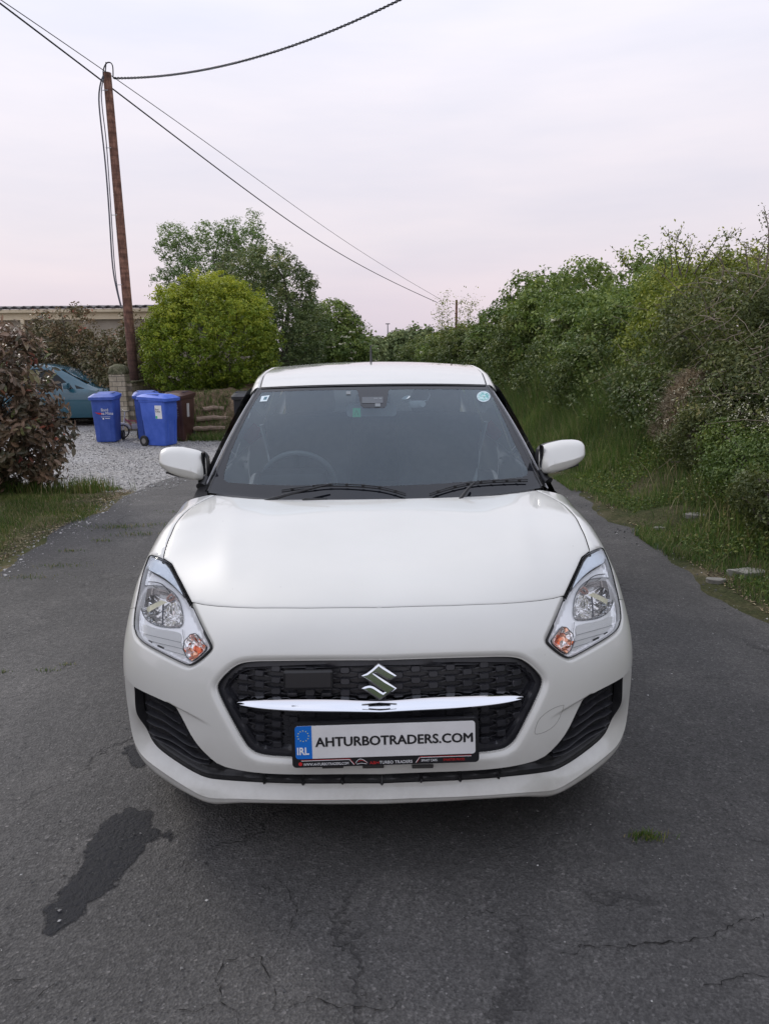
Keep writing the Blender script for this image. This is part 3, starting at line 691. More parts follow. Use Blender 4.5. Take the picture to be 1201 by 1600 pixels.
# ------------------------------------------------------------------ headlights
def clear_glass(name, tint=(1, 1, 1), rough=0.0, ior=1.5):
    m, nt, b = newmat(name); nt.nodes.remove(b); out = nt.nodes['Material Output']
    tr = nt.nodes.new('ShaderNodeBsdfTransparent'); tr.inputs[0].default_value = (*tint, 1)
    gl_ = nt.nodes.new('ShaderNodeBsdfGlossy'); gl_.inputs['Roughness'].default_value = rough
    fr = nt.nodes.new('ShaderNodeFresnel'); fr.inputs[0].default_value = ior
    mx = nt.nodes.new('ShaderNodeMixShader'); L(nt, fr.outputs[0], mx.inputs[0]); L(nt, tr.outputs[0], mx.inputs[1]); L(nt, gl_.outputs[0], mx.inputs[2])
    L(nt, mx.outputs[0], out.inputs[0]); return m
lens_m = clear_glass('lamp_lens', (.99, .995, 1.0), 0.0, 1.32)
hl_silver = pm('lamp_satin_silver', (.95, .95, .95), .16, .22)
hl_pale = pm('lamp_pale_reflector', (.80, .86, .92), .18, .15)
refl, ntr, br = newmat('lamp_mirror'); br.inputs['Metallic'].default_value = .8; br.inputs['Roughness'].default_value = .10
br.inputs['Base Color'].default_value = (.86, .85, .84, 1)
shelf, nts, bs = newmat('lamp_ribbed_shelf'); bs.inputs['Base Color'].default_value = (.90, .90, .88, 1); bs.inputs['Metallic'].default_value = .1; bs.inputs['Roughness'].default_value = .35
wv = nts.nodes.new('ShaderNodeTexWave'); wv.inputs['Scale'].default_value = 130; wv.bands_direction = 'DIAGONAL'; t_ = nts.nodes.new('ShaderNodeTexCoord'); L(nts, t_.outputs['Object'], wv.inputs[0]); bump(nts, bs, wv.outputs[0], .7, .002)
orange, nto, bo = newmat('indicator_facets'); bo.inputs['Roughness'].default_value = .12; bo.inputs['Metallic'].default_value = .75
vo = nto.nodes.new('ShaderNodeTexVoronoi'); vo.inputs['Scale'].default_value = 60; t_ = nto.nodes.new('ShaderNodeTexCoord'); L(nto, t_.outputs['Object'], vo.inputs['Vector'])
ro = rampn(nto, vo.outputs['Color'], [(.0, (.85, .30, .12)), (.30, (.70, .12, .04)), (.42, (.9, .88, .86)), (.62, (.95, .9, .88)), (.75, (.9, .45, .28)), (1., (.20, .05, .03))]); L(nto, ro.outputs[0], bo.inputs['Base Color'])
bump(nto, bo, vo.outputs['Distance'], .9, .006)
bulb_m = pm('bulb_cap', (.20, .12, .10), .25, .6)
hl_top_i = hl_loop
bowl = resamp(chaikin(Tn([(226,916),(253,915.5),(267,922),(277.5,931.7),(285.6,949.6),(289,980),(271,982),(245,979),(227,967),(222,943)], -.026), 2, True), .006, True)
indi = resamp(chaikin(Tn([(284,1008),(303.6,986),(317,1003),(325.5,1013),(311,1027),(298,1035)], -.022), 1, True), .005, True)
eyeb = resamp(chaikin(Tn([(236,869),(253,876),(264,886),(273,903),(290,936),(279,923),(262,907),(246,897),(231,890)], -.011), 1, True), .006, True)
hl_in = offset(hl_loop, -.0045 if inpoly(offset(hl_loop, -.0045, True)[:1], hl_loop)[0] else .0045, True)
bc3 = mother(T([(262, 946)]))[0]; bulb_c = Tn([(271, 938)], -.045)
def bowl_h(c, P):
    d = dpoly(c, bowl, True); dep = .060*sstep(0, .075, d)**.6
    ang = np.arctan2(c[:, 1]-bulb_c[0, 1], c[:, 0]-bulb_c[0, 0]); fac = np.abs((ang*5.1/np.pi) % 1-.5)*.010
    st = np.abs((P[:, 0]*58) % 1-.5)*.009*(P[:, 2] < bc3[2]-.004)
    return -.024-dep-fac*sstep(.004, .02, d)-st
def house_h(c, P):
    d = dpoly(c, hl_in, True); return -.016-.010*sstep(0, .012, d)
def shelf_h(c, P): return -.030-.018*sstep(0, .03, dpoly(c, hl_in, True))
wires = {'bulb': []}
def pair(name, fn, outer, holes=(), step=.008, mat=None, parents=None, extra=()):
    c, f = tri_region(outer, holes, step, extra); P = fn(c); N = fd_normal(fn, c); o = []
    for s_, par in zip((1, -1), parents):
        o.append(mesh_obj(name, P*[s_, 1, 1], f if s_ > 0 else f[:, ::-1].copy(), mat, par, True, N*[s_, 1, 1]))
    return o
def empties(name, parent, n=2):
    r = []
    for _ in range(n):
        o = bpy.data.objects.new(name, None); COL.objects.link(o); o.parent = parent; r.append(o)
    return r
hls = pair('headlight', displaced(hconst(.0008)), hl_in, (), .014, lens_m, (car, car))
base_loop = hl_in
pair('lamp_housing', displaced(house_h), base_loop, [bowl, indi, eyeb], .007, hl_silver, hls, [r_ for r_ in [offset(hl_in, (-1 if inpoly(offset(hl_in, -.01, True)[:1], hl_in)[0] else 1)*.010, True)]])
c_, f_ = tri_region(bowl, (), .0045); P = displaced(bowl_h)(c_)
for s_, par in zip((1, -1), hls):
    o = mesh_obj('reflector_bowl', P*[s_, 1, 1], f_ if s_ > 0 else f_[:, ::-1].copy(), refl, par, True); o.data.set_sharp_from_angle(angle=rad_(14))
pair('indicator', displaced(lambda c, P: -.020-.02*sstep(0, .02, dpoly(c, indi, True))), indi, (), .006, orange, hls)
pair('lamp_eyebrow', displaced(lambda c, P: -.010-.004*sstep(0, .008, dpoly(c, eyeb, True))), eyeb, (), .007, hl_pale, hls)
shl = resamp(chaikin(Tn([(224,974),(246,983),(271,986),(284,990),(282,1008),(296,1036),(250,1015),(224,1000),(216,985)], -.0235), 1, True), .006, True)
pair('ribbed_shelf', displaced(hconst(-.0235)), shl, (), .008, shelf, hls)
bp = displaced(lambda c, P: np.full(len(c), -.045))(bulb_c)[0]; bn = fd_normal(mother, bulb_c)[0]
for s_, par in zip((1, -1), hls):
    mb = MB(); q = bp*[s_, 1, 1]; n_ = bn*[s_, 1, 1]
    mb.tube([q-n_*.03, q+n_*.004], .0095, 14); ob = mb.build('bulb', bulb_m, par, True)
    mb = MB(); mb.tube([q+n_*(.004), q+n_*.008], [.012, .010], 14); mb.build('bulb_cap', alloy, par, True)
    for (p0, p1, r0) in (((240,915),(262,985),.0022), ((226,905),(262,921),.0016), ((230,888),(284,929),.0012)):
        ln = displaced(hconst(-.018))(even(chaikin(T([p0, ((p0[0]+p1[0])/2+4, (p0[1]+p1[1])/2-8), p1]), 2), 9))*[s_, 1, 1]
        if r0 != .0022: MB().tube(ln, r0, 6).build('lamp_crease', seal, par, True)
for s_, par in zip((1, -1), hls):
    for lp_, h_ in ((bowl, -.0225), (indi, -.0185), (eyeb, -.0095)):
        P = displaced(hconst(h_))(lp_); P = np.concatenate([P, P[:1]])*[s_, 1, 1]; MB().tube(P, .0011, 5, False).build('lamp_bezel_line', pm('bezel_grey', (.16, .17, .18), .3, .6), par, True)
    for q0, q1, r_ in (((247, 1009), (256, 1013), .0030), ((233, 1001), (238, 1004), .0022), ((285, 983), (296, 1033), .0009), ((224, 990), (283, 1004), .0008), ((222, 998), (286, 1014), .0008), ((228, 1006), (290, 1024), .0008)):
        P = displaced(hconst(-.0205))(even(Tn([q0, q1], -.0205), 6))*[s_, 1, 1]; MB().tube(P, r_, 6).build('lamp_detail', seal if r_ > .002 else pm('lamp_line', (.35, .36, .36), .3, .4), par, True)
def lamp_patch(nm, pts, h, mt):
    lp = resamp(Tn(pts, h), .004, True); pair(nm, displaced(hconst(h)), lp, (), .005, mt, hls)
lamp_patch('reflector_vent', [(226, 957), (242, 967), (241, 977), (230, 975)], -.036, pm('vent_dark', (.03, .03, .03), .3, .3))
lamp_patch('reflector_shade', [(229, 921), (246, 918), (262, 924), (268, 932), (252, 929), (236, 930), (229, 938)], -.030, pm('reflector_bronze', (.36, .33, .31), .12, .9))
lamp_patch('reflector_rib', [(254, 944), (257, 944), (256, 977), (253, 976)], -.034, pm('rib_dark', (.10, .10, .11), .25, .6))
lamp_patch('reflector_band', [(229, 950), (252, 938), (262, 941), (232, 957)], -.033, pm('band_yellow', (.80, .76, .55), .15, .5))
for s_, par in zip((1, -1), hls):
    q = displaced(hconst(-.030))(bulb_c)[0]*[s_, 1, 1]; n_ = bn*[s_, 1, 1]; u_ = np.cross(n_, [0, 0, 1.]); u_ /= np.linalg.norm(u_); v_ = np.cross(n_, u_)
    for rr__ in (.015, .010): MB().tube([q+rr__*(math.cos(a)*u_+math.sin(a)*v_) for a in np.linspace(0, 2*math.pi, 22)], .0022, 6, False).build('bulb_ring', pm('bulb_bronze', (.38, .24, .20), .2, .7), par, True)
# seals round each lamp, thicker at the bottom
for s_ in (1, -1):
    sl = mother(hl_loop); N = fd_normal(mother, hl_loop); q = proj(sl*[-1, 1, 1]); wd = np.where(q[:, 1] > 985, .50, .12)
    inn = offset(hl_loop, -.008*(1 if inpoly(offset(hl_loop, -.0045, True)[:1], hl_loop)[0] else -1), True)
    inn = hl_loop+(inn-hl_loop)*wd[:, None]; Nn = fd_normal(mother, inn); I = mother(inn)
    V, F = strip([sl-N*.014, sl-N*.0035, I+Nn*.0014-(I-sl)*.4, I+Nn*.0005, I-Nn*.004], True)
    V2, F2 = strip([I-Nn*.003, I-Nn*.03], True); MB().add(V2*[s_, 1, 1], F2).build('lamp_rim', hl_silver, hls[0 if s_ > 0 else 1], True)
    mb = MB(); mb.add(V*[s_, 1, 1], F); mb.build('lamp_seal', seal, hls[0 if s_ > 0 else 1], True)

# ------------------------------------------------------------------ windscreen
def ws(c):
    """u across (-1..1), v up (0..1)"""
    c = np.atleast_2d(c); u, v = c[:, 0], c[:, 1]
    b = np.stack([u*.712, .99+.165*u**2, .948+.012*u**2], 1); t = np.stack([u*.553, 1.60+.075*u**2, 1.376-.013*u**2], 1)
    p = b*(1-v)[:, None]+t*v[:, None]; n = np.array([0, -.55, .83]); return p+n*(.022*np.sin(np.pi*np.clip(v, 0, 1)))[:, None]
uu, vv_ = np.meshgrid(np.linspace(-1.3, 1.3, 40), np.linspace(-.12, 1.12, 30)); WG = np.stack([uu.ravel(), vv_.ravel()], 1); WP = ws(WG)
WB = BVHTree.FromPolygons([Vector(p) for p in WP], [(j*40+i, j*40+i+1, (j+1)*40+i+1, (j+1)*40+i) for j in range(29) for i in range(39)])
def W(pts, hh=0.0):
    out = []
    ofs = np.array([0, -.55, .83])*hh
    for px, py in pts:
        h = WB.ray_cast(Vector(CAM-ofs), Vector(pray(px, py)))
        p = np.array(h[0] if h[0] is not None else WB.find_nearest(Vector(at_y(px, py, 1.3)))[0]); g = WG[np.argmin(((WP-p)**2).sum(1))].copy()
        for _ in range(12):
            J = np.stack([(ws(g+d)[0]-ws(g)[0])/1e-4 for d in ([1e-4, 0], [0, 1e-4])], 1); g = g+np.linalg.lstsq(J, p-ws(g)[0], rcond=None)[0]
        out.append(g)
    return np.array(out)
glass_m, ntg, bg_ = newmat('windscreen_glass'); ntg.nodes.remove(bg_)
tr = ntg.nodes.new('ShaderNodeBsdfTransparent'); tr.inputs[0].default_value = (.66, .75, .77, 1)
gg = ntg.nodes.new('ShaderNodeBsdfGlossy'); gg.inputs['Roughness'].default_value = .012; gg.inputs[0].default_value = (.80, .92, 1, 1)
df = ntg.nodes.new('ShaderNodeBsdfDiffuse'); df.inputs[0].default_value = (.45, .5, .55, 1)
fr = ntg.nodes.new('ShaderNodeFresnel'); fr.inputs[0].default_value = 1.55
mx = ntg.nodes.new('ShaderNodeMixShader'); mx2 = ntg.nodes.new('ShaderNodeMixShader')
fm = math_(ntg, 'MULTIPLY', fr.outputs[0], 1.65); L(ntg, fm, mx.inputs[0]); L(ntg, tr.outputs[0], mx.inputs[1]); L(ntg, gg.outputs[0], mx.inputs[2])
dn = noise(ntg, 5, 5, .6); dr = rampn(ntg, dn.outputs[0], [(.35, (.02,)*3), (.75, (.05,)*3)])
L(ntg, dr.outputs[0], mx2.inputs[0]); L(ntg, mx.outputs[0], mx2.inputs[1]); L(ntg, df.outputs[0], mx2.inputs[2]); L(ntg, mx2.outputs[0], ntg.nodes['Material Output'].inputs[0])
frit = pm('windscreen_black_band', (.006, .007, .010), .06, coat=.3)
ws_out = resamp(np.array([[-1, -.02], [1, -.02], [1, 1], [-1, 1.0]]), .03, True)
clear_px = [(409,613),(480,610),(556,609),(559,612),(563,633),(568,637.5),(600,637.5),(603.5,634),(606.5,611),(609,608.5),(690,608),(763,609),(775,632),(802,690),(824,735),(823,742),(815,746),(760,750),(700,755),(600,759.5),(500,758.5),(396,757),(357,754),(350,750),(350,742),(360,708),(381,660),(398,628)]
clr = resamp(W(clear_px), .025, True)
def wsh(h): return lambda c: ws(c)+np.array([0, -.55, .83])*h
wscr = surf_mesh('windscreen', wsh(0), clr, (), .05, mat=glass_m, parent=car)[0]
surf_mesh('windscreen_border', wsh(.0008), ws_out, [clr], .03, mat=frit, parent=wscr)
def wpatch(name, pts, mat, h=.002, par=None): 
    lp = W(pts); return surf_mesh(name, wsh(h), resamp(lp, .012, True), (), .02, mat=mat, parent=par or wscr)[0]
paper = pm('sticker_white', (.62, .72, .76), .4); teal = dirty('sticker_teal', (.10, .42, .40), (.55, .75, .74), 60, .4, lo=.45, hi=.55); greenp = pm('sticker_green', (.05, .50, .22), .4)
wpatch('sticker', [(409,619.5),(421.5,618),(417,627.5),(406,628)], paper); wpatch('sticker_mark', [(413.5,621),(418,620.5),(416,625),(411.5,625.2)], pm('ink_blue', (.05, .15, .2), .5), .003)
wpatch('round_sticker', [(755+10.5*math.cos(a), 620+8.5*math.sin(a)) for a in np.linspace(0, 6.0, 20)], paper, .0016)
wpatch('sticker_dial', [(755+9*math.cos(a), 620+7*math.sin(a)) for a in np.linspace(0, 6.0, 18)], teal, .0022)
mb = MB()
for k in range(12):
    a = k*math.pi/6; c0 = W([(755+7*math.cos(a), 620+5.4*math.sin(a))]); p = wsh(.0034)(c0)[0]; mb.box(p, (.004, .003, .003))
mb.box(wsh(.0034)(W([(755, 620)]))[0], (.010, .004, .004)); mb.build('sticker_figures', whi, wscr)
wpatch('green_sticker', [(551,634),(563,634.5),(563.5,648.5),(550.5,648.5)], greenp, -.012)
mb = MB(); q = [wsh(-.010)(W([p]))[0] for p in [(554,646),(556.5,638),(560,646)]]; mb.tube(q, .0012, 5); mb.build('sticker_arrow', pm('ink_dark_green', (.01, .12, .05), .5), wscr)
wpatch('sensor_window', [(565.5,621),(598,620.5),(598,630),(588,630.5),(565.5,630.5)], pm('sensor_window', (.10, .11, .12), .2), .0022)
for q_ in ([(584,622.5),(590,622.5),(590,624),(584,624)],[(592,622.5),(596,622.5),(596,624),(592,624)],[(586,631),(594,631),(594,636),(586,636)],[(541,612),(548,612),(548,617),(541,617)]): wpatch('sensor_detail', q_, pm('sensor_detail', (.20, .22, .23), .3), .003)
# ---- interior
dark_i = dirty('dark_trim', (.012, .013, .015), (.022, .023, .026), 12, .6); seat_m = dirty('seat_cloth', (.035, .038, .045), (.055, .06, .066), 30, .9); pale_i = pm('pale_headlining', (.42, .42, .41), .8); grey_i = pm('interior_grey_plastic', (.60, .63, .64), .4)
mb = MB(); dsh = []
for v_, dz in ((1.00, -.012), (1.12, -.02), (1.25, -.015), (1.42, -.05), (1.50, -.18), (1.52, -.40)):
    dsh.append(np.array([(x, v_+.10*(x/.7)**2*(v_ < 1.3), .955+dz+.01*math.cos(x*5)) for x in np.linspace(-.68, .68, 15)]))
V, F = strip(dsh); mb.add(V, F); mb.build('dashboard', dark_i, car, True)
mb = MB(); mb.box((-.37, 1.36, .965), (.30, .16, .09), None, .03); mb.build('instrument_binnacle', dark_i, car, True)
sw_c = np.array([-.36, 1.48, .925]); sw_n = Matrix.Rotation(rad_(-66), 3, 'X')
ring_ = [tuple(Vector(sw_c)+sw_n @ Vector((.170*math.cos(a), .170*math.sin(a), 0))) for a in np.linspace(0, 2*math.pi, 49)]
stw = MB().tube(ring_, .013, 10, False).build('steering_wheel', pm('wheel_leather', (.17, .18, .185), .4), car, True)
mb = MB(); mb.box(Vector(sw_c), (.13, .10, .05), sw_n, .02)
for a in (0, math.pi, -math.pi/2): mb.tube([tuple(sw_c), tuple(Vector(sw_c)+sw_n @ Vector((.168*math.cos(a), .168*math.sin(a), 0)))], .014, 6)
mb.build('wheel_hub', dark_i, stw, True)
for sx_ in (-.36, .36):
    mb = MB(); mb.box((sx_, 2.12, .92), (.48, .14, .56), Matrix.Rotation(rad_(-14), 3, 'X'), .05, (.9, 1)); mb.box((sx_, 1.90, .62), (.50, .50, .14), None, .05)
    st_ = mb.build('front_seat', seat_m, car, True)
    mb = MB(); mb.box((sx_, 2.22, 1.27), (.27, .09, .17), Matrix.Rotation(rad_(-12), 3, 'X'), .04); mb.build('headrest', seat_m, st_, True)
    for dx in (-.06, .06): MB().tube([(sx_+dx, 2.18, 1.14), (sx_+dx, 2.21, 1.22)], .006, 6).build('headrest_post', alloy, st_, True)
    MB().tube([(sx_*1.70, 2.05, 1.15), (sx_*1.62, 2.1, .98), (sx_*1.5, 2.0, .75)], [.012]*3, 5).build('seat_belt', grey_i, car)
mb = MB(); mb.box((0, 3.0, .86), (1.2, .15, .55), Matrix.Rotation(rad_(-14), 3, 'X'), .04); mb.box((0, 2.75, .6), (1.2, .5, .16), None, .05); rs = mb.build('rear_seat', seat_m, car, True)
for dx in (-.38, 0, .38):
    mb = MB(); mb.box((dx, 3.08, 1.19), (.24, .08, .13), None, .03); mb.build('headrest', seat_m, rs, True)
mc = at_y(580.5, 641, 1.66); mb = MB()
mb.prism(rrect(.245, .062, .02, 5), 0, .03, lambda a, b, h: (mc[0]+a, mc[1]+h, mc[2]+b)); mir_i = mb.build('interior_mirror', grey_i, car, True)
mb = MB(); mb.tube([mc+[0, .01, .03], mc+[0, -.03, .07]], .01, 8); mb.build('mirror_stalk', dark_i, mir_i, True)
q = at_y(582, 624.5, 1.60); mb = MB(); mb.box(q, (.10, .03, .032), Matrix.Rotation(.8, 3, 'X'), .006); cbx = mb.build('camera_box', grey_i, car)
MB().box(at_y(590, 633, 1.585), (.028, .02, .022), None, .004).build('camera_lens_pod', grey_i, cbx)
dc = thing('dashcam', 'small grey dashcam on a suction mount stuck inside the windscreen right of the mirror', 'dashcam', tuple(at_y(648, 626, 1.60)))
q = np.array(dc.location); loc = lambda p: np.array(p)-q
mb = MB(); mb.tube([loc(wsh(-.004)(W([(634, 620)]))[0]), loc(wsh(-.022)(W([(636, 621)]))[0])], [.020, .013], 16); mb.build('suction_cup', pm('cup_grey', (.55, .6, .62), .3), dc, True)
mb = MB(); mb.box(loc(at_y(650, 631.5, 1.60)), (.072, .03, .036), None, .010); mb.tube([loc(at_y(660, 631, 1.58)), loc(at_y(660, 631, 1.565))], .015, 14); mb.build('camera_body', grey_i, dc, True)
mb = MB(); mb.tube([loc(at_y(*p, 1.61)) for p in [(660,627),(668,625),(671,618),(669,611)]], .003, 6); mb.build('cable', grey_i, dc, True)
# headlining, floor, rear glass
mb = MB(); mb.box((0, 2.65, 1.375), (1.0, 1.6, .02), None, .005); mb.build('headlining', dark_i, car)
mb = MB(); mb.box((0, 1.95, .26), (1.35, 2.9, .06), None, .01); mb.build('floor_pan', blackp, car)
# ---- wipers
def wiper(arm, blade):
    mb = MB()
    P = np.array([wsh(.035)(W([p], .035))[0] for p in arm]); P[0] += [0, 0, -.02]; mb.tube(even(P, 8), np.linspace(.009, .004, 8), 6); o = mb.build('wiper', seal, car, True)
    P = np.array([wsh(.012)(W([p], .016))[0] for p in blade]); P = even(chaikin(P, 2), 24)
    mb = MB(); mb.tube(P+[0, 0, .008], .0024, 6); mb.build('wiper_frame', seal, o, True)
    mb = MB(); mb.tube(P, .0032, 5); mb.build('wiper_rubber', seal, o, True)
    mb = MB()
    for k in (.12, .3, .42, .55, .68, .82, .93): p = P[int(k*23)]; mb.box(p+[0, 0, .006], (.013, .008, .011), None, .002)
    mb.build('wiper_clip', seal, o)
wiper([(400,780),(455,771),(513,757)], [(440,767.5),(480,762),(514,757.5),(560,759),(600,763),(634,773)])
wiper([(714,779),(730,764),(741,754)], [(671,773),(705,762),(741,754.5),(780,752),(824,751)])
wiper_base = MB().box(wsh(.018)(W([(492,779)]))[0]+[0, -.01, -.02], (.10, .03, .02), None, .006).build('wiper_linkage', seal, car)
# cowl strip under the screen
mb = MB(); cu = np.concatenate([mother(cw[::-1])+[0, .0, -.012]]); n_ = len(cu); up = ws(np.stack([cu[:, 0]/.712, np.full(n_, .0)], 1))+[0, .004, -.004]
low = cu.copy(); V, F = strip([low+[0, -.02, -.03], low, up]); both(mb, V, F); mb.build('cowl_panel', blackp, car, True)
# ------------------------------------------------------------------ body side, roof and rear
BZ = np.array([[.18, .825], [.22, .840], [.33, .857], [.5, .8665], [.6, .868], [.7, .8675], [.79, .862], [.85, .850], [.89, .830], [.915, .803], [.93, .780]])
def cubic(x, xs, ys):
    return np.interp(x, np.linspace(xs[0], xs[-1], 200), np.convolve(np.pad(np.interp(np.linspace(xs[0], xs[-1], 200), xs, ys), 6, mode='edge'), np.ones(13)/13, 'valid'))
def side(c):
    Y, Z = c[:, 0], c[:, 1]; z = Z-.06*sstep(1.2, 3.6, Y); X = cubic(z, BZ[:, 0], BZ[:, 1])
    X = X*(1-.10*sstep(2.9, 3.85, Y)**2)+.008*np.exp(-((Y-3.25)/.35)**2)-.010*np.exp(-((Z-.40)/.07)**2)*sstep(1.15, 1.35, Y)*sstep(2.75, 2.55, Y)
    return np.stack([X, Y, Z], 1)
belt = lambda y: .925+.055*(y-1.13)/2.4
rw_c = (3.25, .30)
def sector(c0, r, a0, a1, n=30): return [(c0[0]+r*math.cos(a), c0[1]+r*math.sin(a)) for a in np.linspace(a0, a1, n)]
def s2(name, loop, step=.05, mat=white, fn=side, par=(car, car), holes=()):
    lp = resamp(np.array(loop, float), .03, True); a = (lp[:, 0]*np.roll(lp[:, 1], -1)-np.roll(lp[:, 0], -1)*lp[:, 1]).sum()
    c, f = tri_region(lp, [resamp(np.array(h, float), .03, True) for h in holes], step); P = fn(c); N = fd_normal(fn, c); o = []
    if N[:, 0].mean() < 0: N = -N
    for s_, p_ in zip((1, -1), par): o.append(mesh_obj(name, P*[s_, 1, 1], f if s_ > 0 else f[:, ::-1].copy(), mat, p_, True, N*[s_, 1, 1]))
    return o
g_ = .003
fd_ = s2('front_door', [(1.135, .26), (2.16-g_, .26), (2.20-g_, .6), (2.20-g_, belt(2.2)), (1.6, belt(1.6)), (1.135, belt(1.135)-.01)])
rd_ = s2('rear_door', [(2.16+g_, .26), (2.86, .26)]+[(y, z) for y, z in sector(rw_c, .385, math.pi*1.02, math.pi*.62, 14)]+[(3.06, .80), (3.04, belt(3.04)), (2.2+g_, belt(2.2)), (2.20+g_, .6)])
s2('side_sill', [(1.12, .20), (2.92, .20), (2.88, .253), (1.12, .253)], mat=white)
s2('rear_wing', [(3.066, belt(3.06)), (3.066, .80)]+[(y, z) for y, z in sector(rw_c, .38, math.pi*.60, -math.pi*.06, 24)]+[(3.80, .25), (3.84, .60), (3.78, .95), (3.70, .985)])
for d, y in ((fd_, 2.03), (rd_, 2.90)):
    for s_, o in zip((1, -1), d):
        hx = side(np.array([[y, .80]]))[0][0]; MB().tube([(s_*(hx-.005), y-.09, .80), (s_*(hx+.022), y-.07, .805), (s_*(hx+.022), y+.06, .81), (s_*(hx-.005), y+.08, .81)], [.009, .012, .012, .009], 8).build('door_handle', white, o, True)
def gh(c):
    Y, Z = c[:, 0], c[:, 1]; t = np.clip((Z-.92)/.47, -.1, 1.1); X = .800-.175*t-.02*t*t; X = X-.05*sstep(2.8, 3.7, Y)*(1)-.012*sstep(1.8, 1.2, Y)
    return np.stack([X, Y, Z], 1)
roofz = lambda y: np.interp(y, [1.62, 1.8, 2.1, 2.5, 2.9, 3.3, 3.62], [1.350, 1.375, 1.392, 1.392, 1.378, 1.35, 1.31])
side_glass = clear_glass('side_window_glass', (.55, .6, .6)); dark_glass = clear_glass('privacy_glass', (.25, .28, .28))
s2('front_window', [(1.36, belt(1.36)+.012), (2.16, belt(2.16)+.006), (2.13, 1.352), (1.86, 1.335), (1.72, 1.295)], .06, side_glass, gh)
s2('rear_window', [(2.24, belt(2.24)+.006), (2.95, belt(2.95)+.01), (3.0, 1.15), (2.92, 1.30), (2.7, 1.34), (2.21, 1.352)], .06, dark_glass, gh)
fw = [(1.36, belt(1.36)+.012), (2.16, belt(2.16)+.006), (2.13, 1.352), (1.86, 1.335), (1.72, 1.295)]; rw2 = [(2.24, belt(2.24)+.006), (2.95, belt(2.95)+.01), (3.0, 1.15), (2.92, 1.30), (2.7, 1.34), (2.21, 1.352)]
rl = [(y, float(roofz(y))-.012) for y in np.linspace(1.70, 3.4, 14)]
wpl = [(1.165, .915), (1.20, .965), (1.38, 1.105), (1.55, 1.245)]
s2('window_frame', [(1.16, .905)]+[(y, belt(y)-.004) for y in (1.4, 1.8, 2.3, 2.8, 3.2)]+[(3.25, 1.1), (3.22, 1.22)]+[r_ for r_ in rl[::-1] if r_[0] < 3.2]+wpl[::-1][:2]+[(1.20, .95)], .05, gloss_black, lambda c: gh(c)-[.002, 0, 0], holes=[fw, rw2])
s2('rear_quarter', [(3.255, belt(3.2)-.004), (3.70, .985), (3.62, 1.15), (3.5, 1.30), (3.40, float(roofz(3.4))-.012), (3.225, 1.22), (3.255, 1.1)], .05, white, gh)
# A pillar between screen edge and side glass
vv2 = np.linspace(-.01, 1.0, 24); We = ws(np.stack([np.ones(24), vv2], 1)); out_ = We+np.stack([.030-.004*vv2, .016+.02*vv2, -.010-.004*vv2], 1)
side_pt = We+np.stack([.040-.010*vv2, .075+.02*vv2, -.03-.01*vv2], 1)
mb = MB(); both(mb, *strip([We+[-.002, 0, -.004], We+[.003, .001, .0035], We+[.010, .004, .0045], out_, out_+(side_pt-out_)*.5+[.004, 0, 0], side_pt])); pil = mb.build('windscreen_pillar', gloss_black, car, True)
for s_ in (1, -1):
    V = out_*[s_, 1, 1]; mb = MB(); mb.tube(V+[s_*.004, .004, -.002], .0028, 6); mb.build('pillar_trim', pm('trim_grey', (.55, .55, .56), .35, .3), pil, True)
tri = np.array([(.735, 1.14, .925), (.80, 1.36, .935), (.785, 1.38, 1.03), (.745, 1.26, 1.02)])
mb = MB(); both(mb, tri+[.002, 0, 0], [(0, 1, 2, 3)]); both(mb, np.array([(.715, 1.12, .935), (.80, 1.14, .90), (.80, 1.36, .925), (.745, 1.26, 1.02)]), [(0, 1, 2, 3)]); mb.build('mirror_mount', blackp, car)
# roof
ry = np.concatenate([np.linspace(0, .12, 5), np.linspace(.2, 1, 26)]); rows = []; ditch = []; edge = []; drop = []
for t in ry:
    y0 = 1.61+t*(3.60-1.61); zc = float(np.interp(y0, [1.60, 1.7, 1.85, 2.1, 2.4, 2.7, 3.1, 3.4, 3.6], [1.379, 1.408, 1.438, 1.463, 1.472, 1.471, 1.455, 1.43, 1.405])); xw = float(np.interp(y0, [1.61, 1.9, 2.4, 3.0, 3.6], [.548, .565, .575, .565, .53]))
    row = []
    for k in np.linspace(0, 1, 13):
        x = k*xw; yy = y0+.075*(k**2)*(1-t)*1.0; row.append((x, yy, zc-(.013+.013*min(1, t*4))*k**2.2))
    rows.append(row); e = np.array(row[-1]); ditch.append(e); dz = .03+.02*min(1, t*3)
    edge.append([e+[.006, 0, -.007], e+[.010, .004, -.006], e+[.018, .004, -.001], e+[.034, .008, -.008], e+[.050, .012, -.026], e+[.058, .016, -dz-.004]])
R_ = np.array(rows); mb = MB(); V, F = strip([R_[:, k] for k in range(13)]); both(mb, V, F); roof = mb.build('roof', white, car, True)
bm = bmesh.new(); bm.from_mesh(roof.data); bmesh.ops.remove_doubles(bm, verts=bm.verts, dist=1e-5); bm.to_mesh(roof.data); bm.free()
D_ = np.array(ditch); Ee = np.array(edge); mb = MB(); both(mb, *strip([D_, Ee[:, 0], Ee[:, 1]])); mb.build('roof_ditch', seal, roof, True)
mb = MB(); both(mb, *strip([Ee[:, k] for k in range(1, 6)])); mb.build('roof_rail', white, roof, True)
# header seal between roof and screen
mb = MB(); h0 = R_[0]; both(mb, *strip([h0+[0, .002, -.001], h0+[0, -.010, -.006], h0+[0, -.020, -.006]])); mb.build('windscreen_seal', seal, wscr, True)
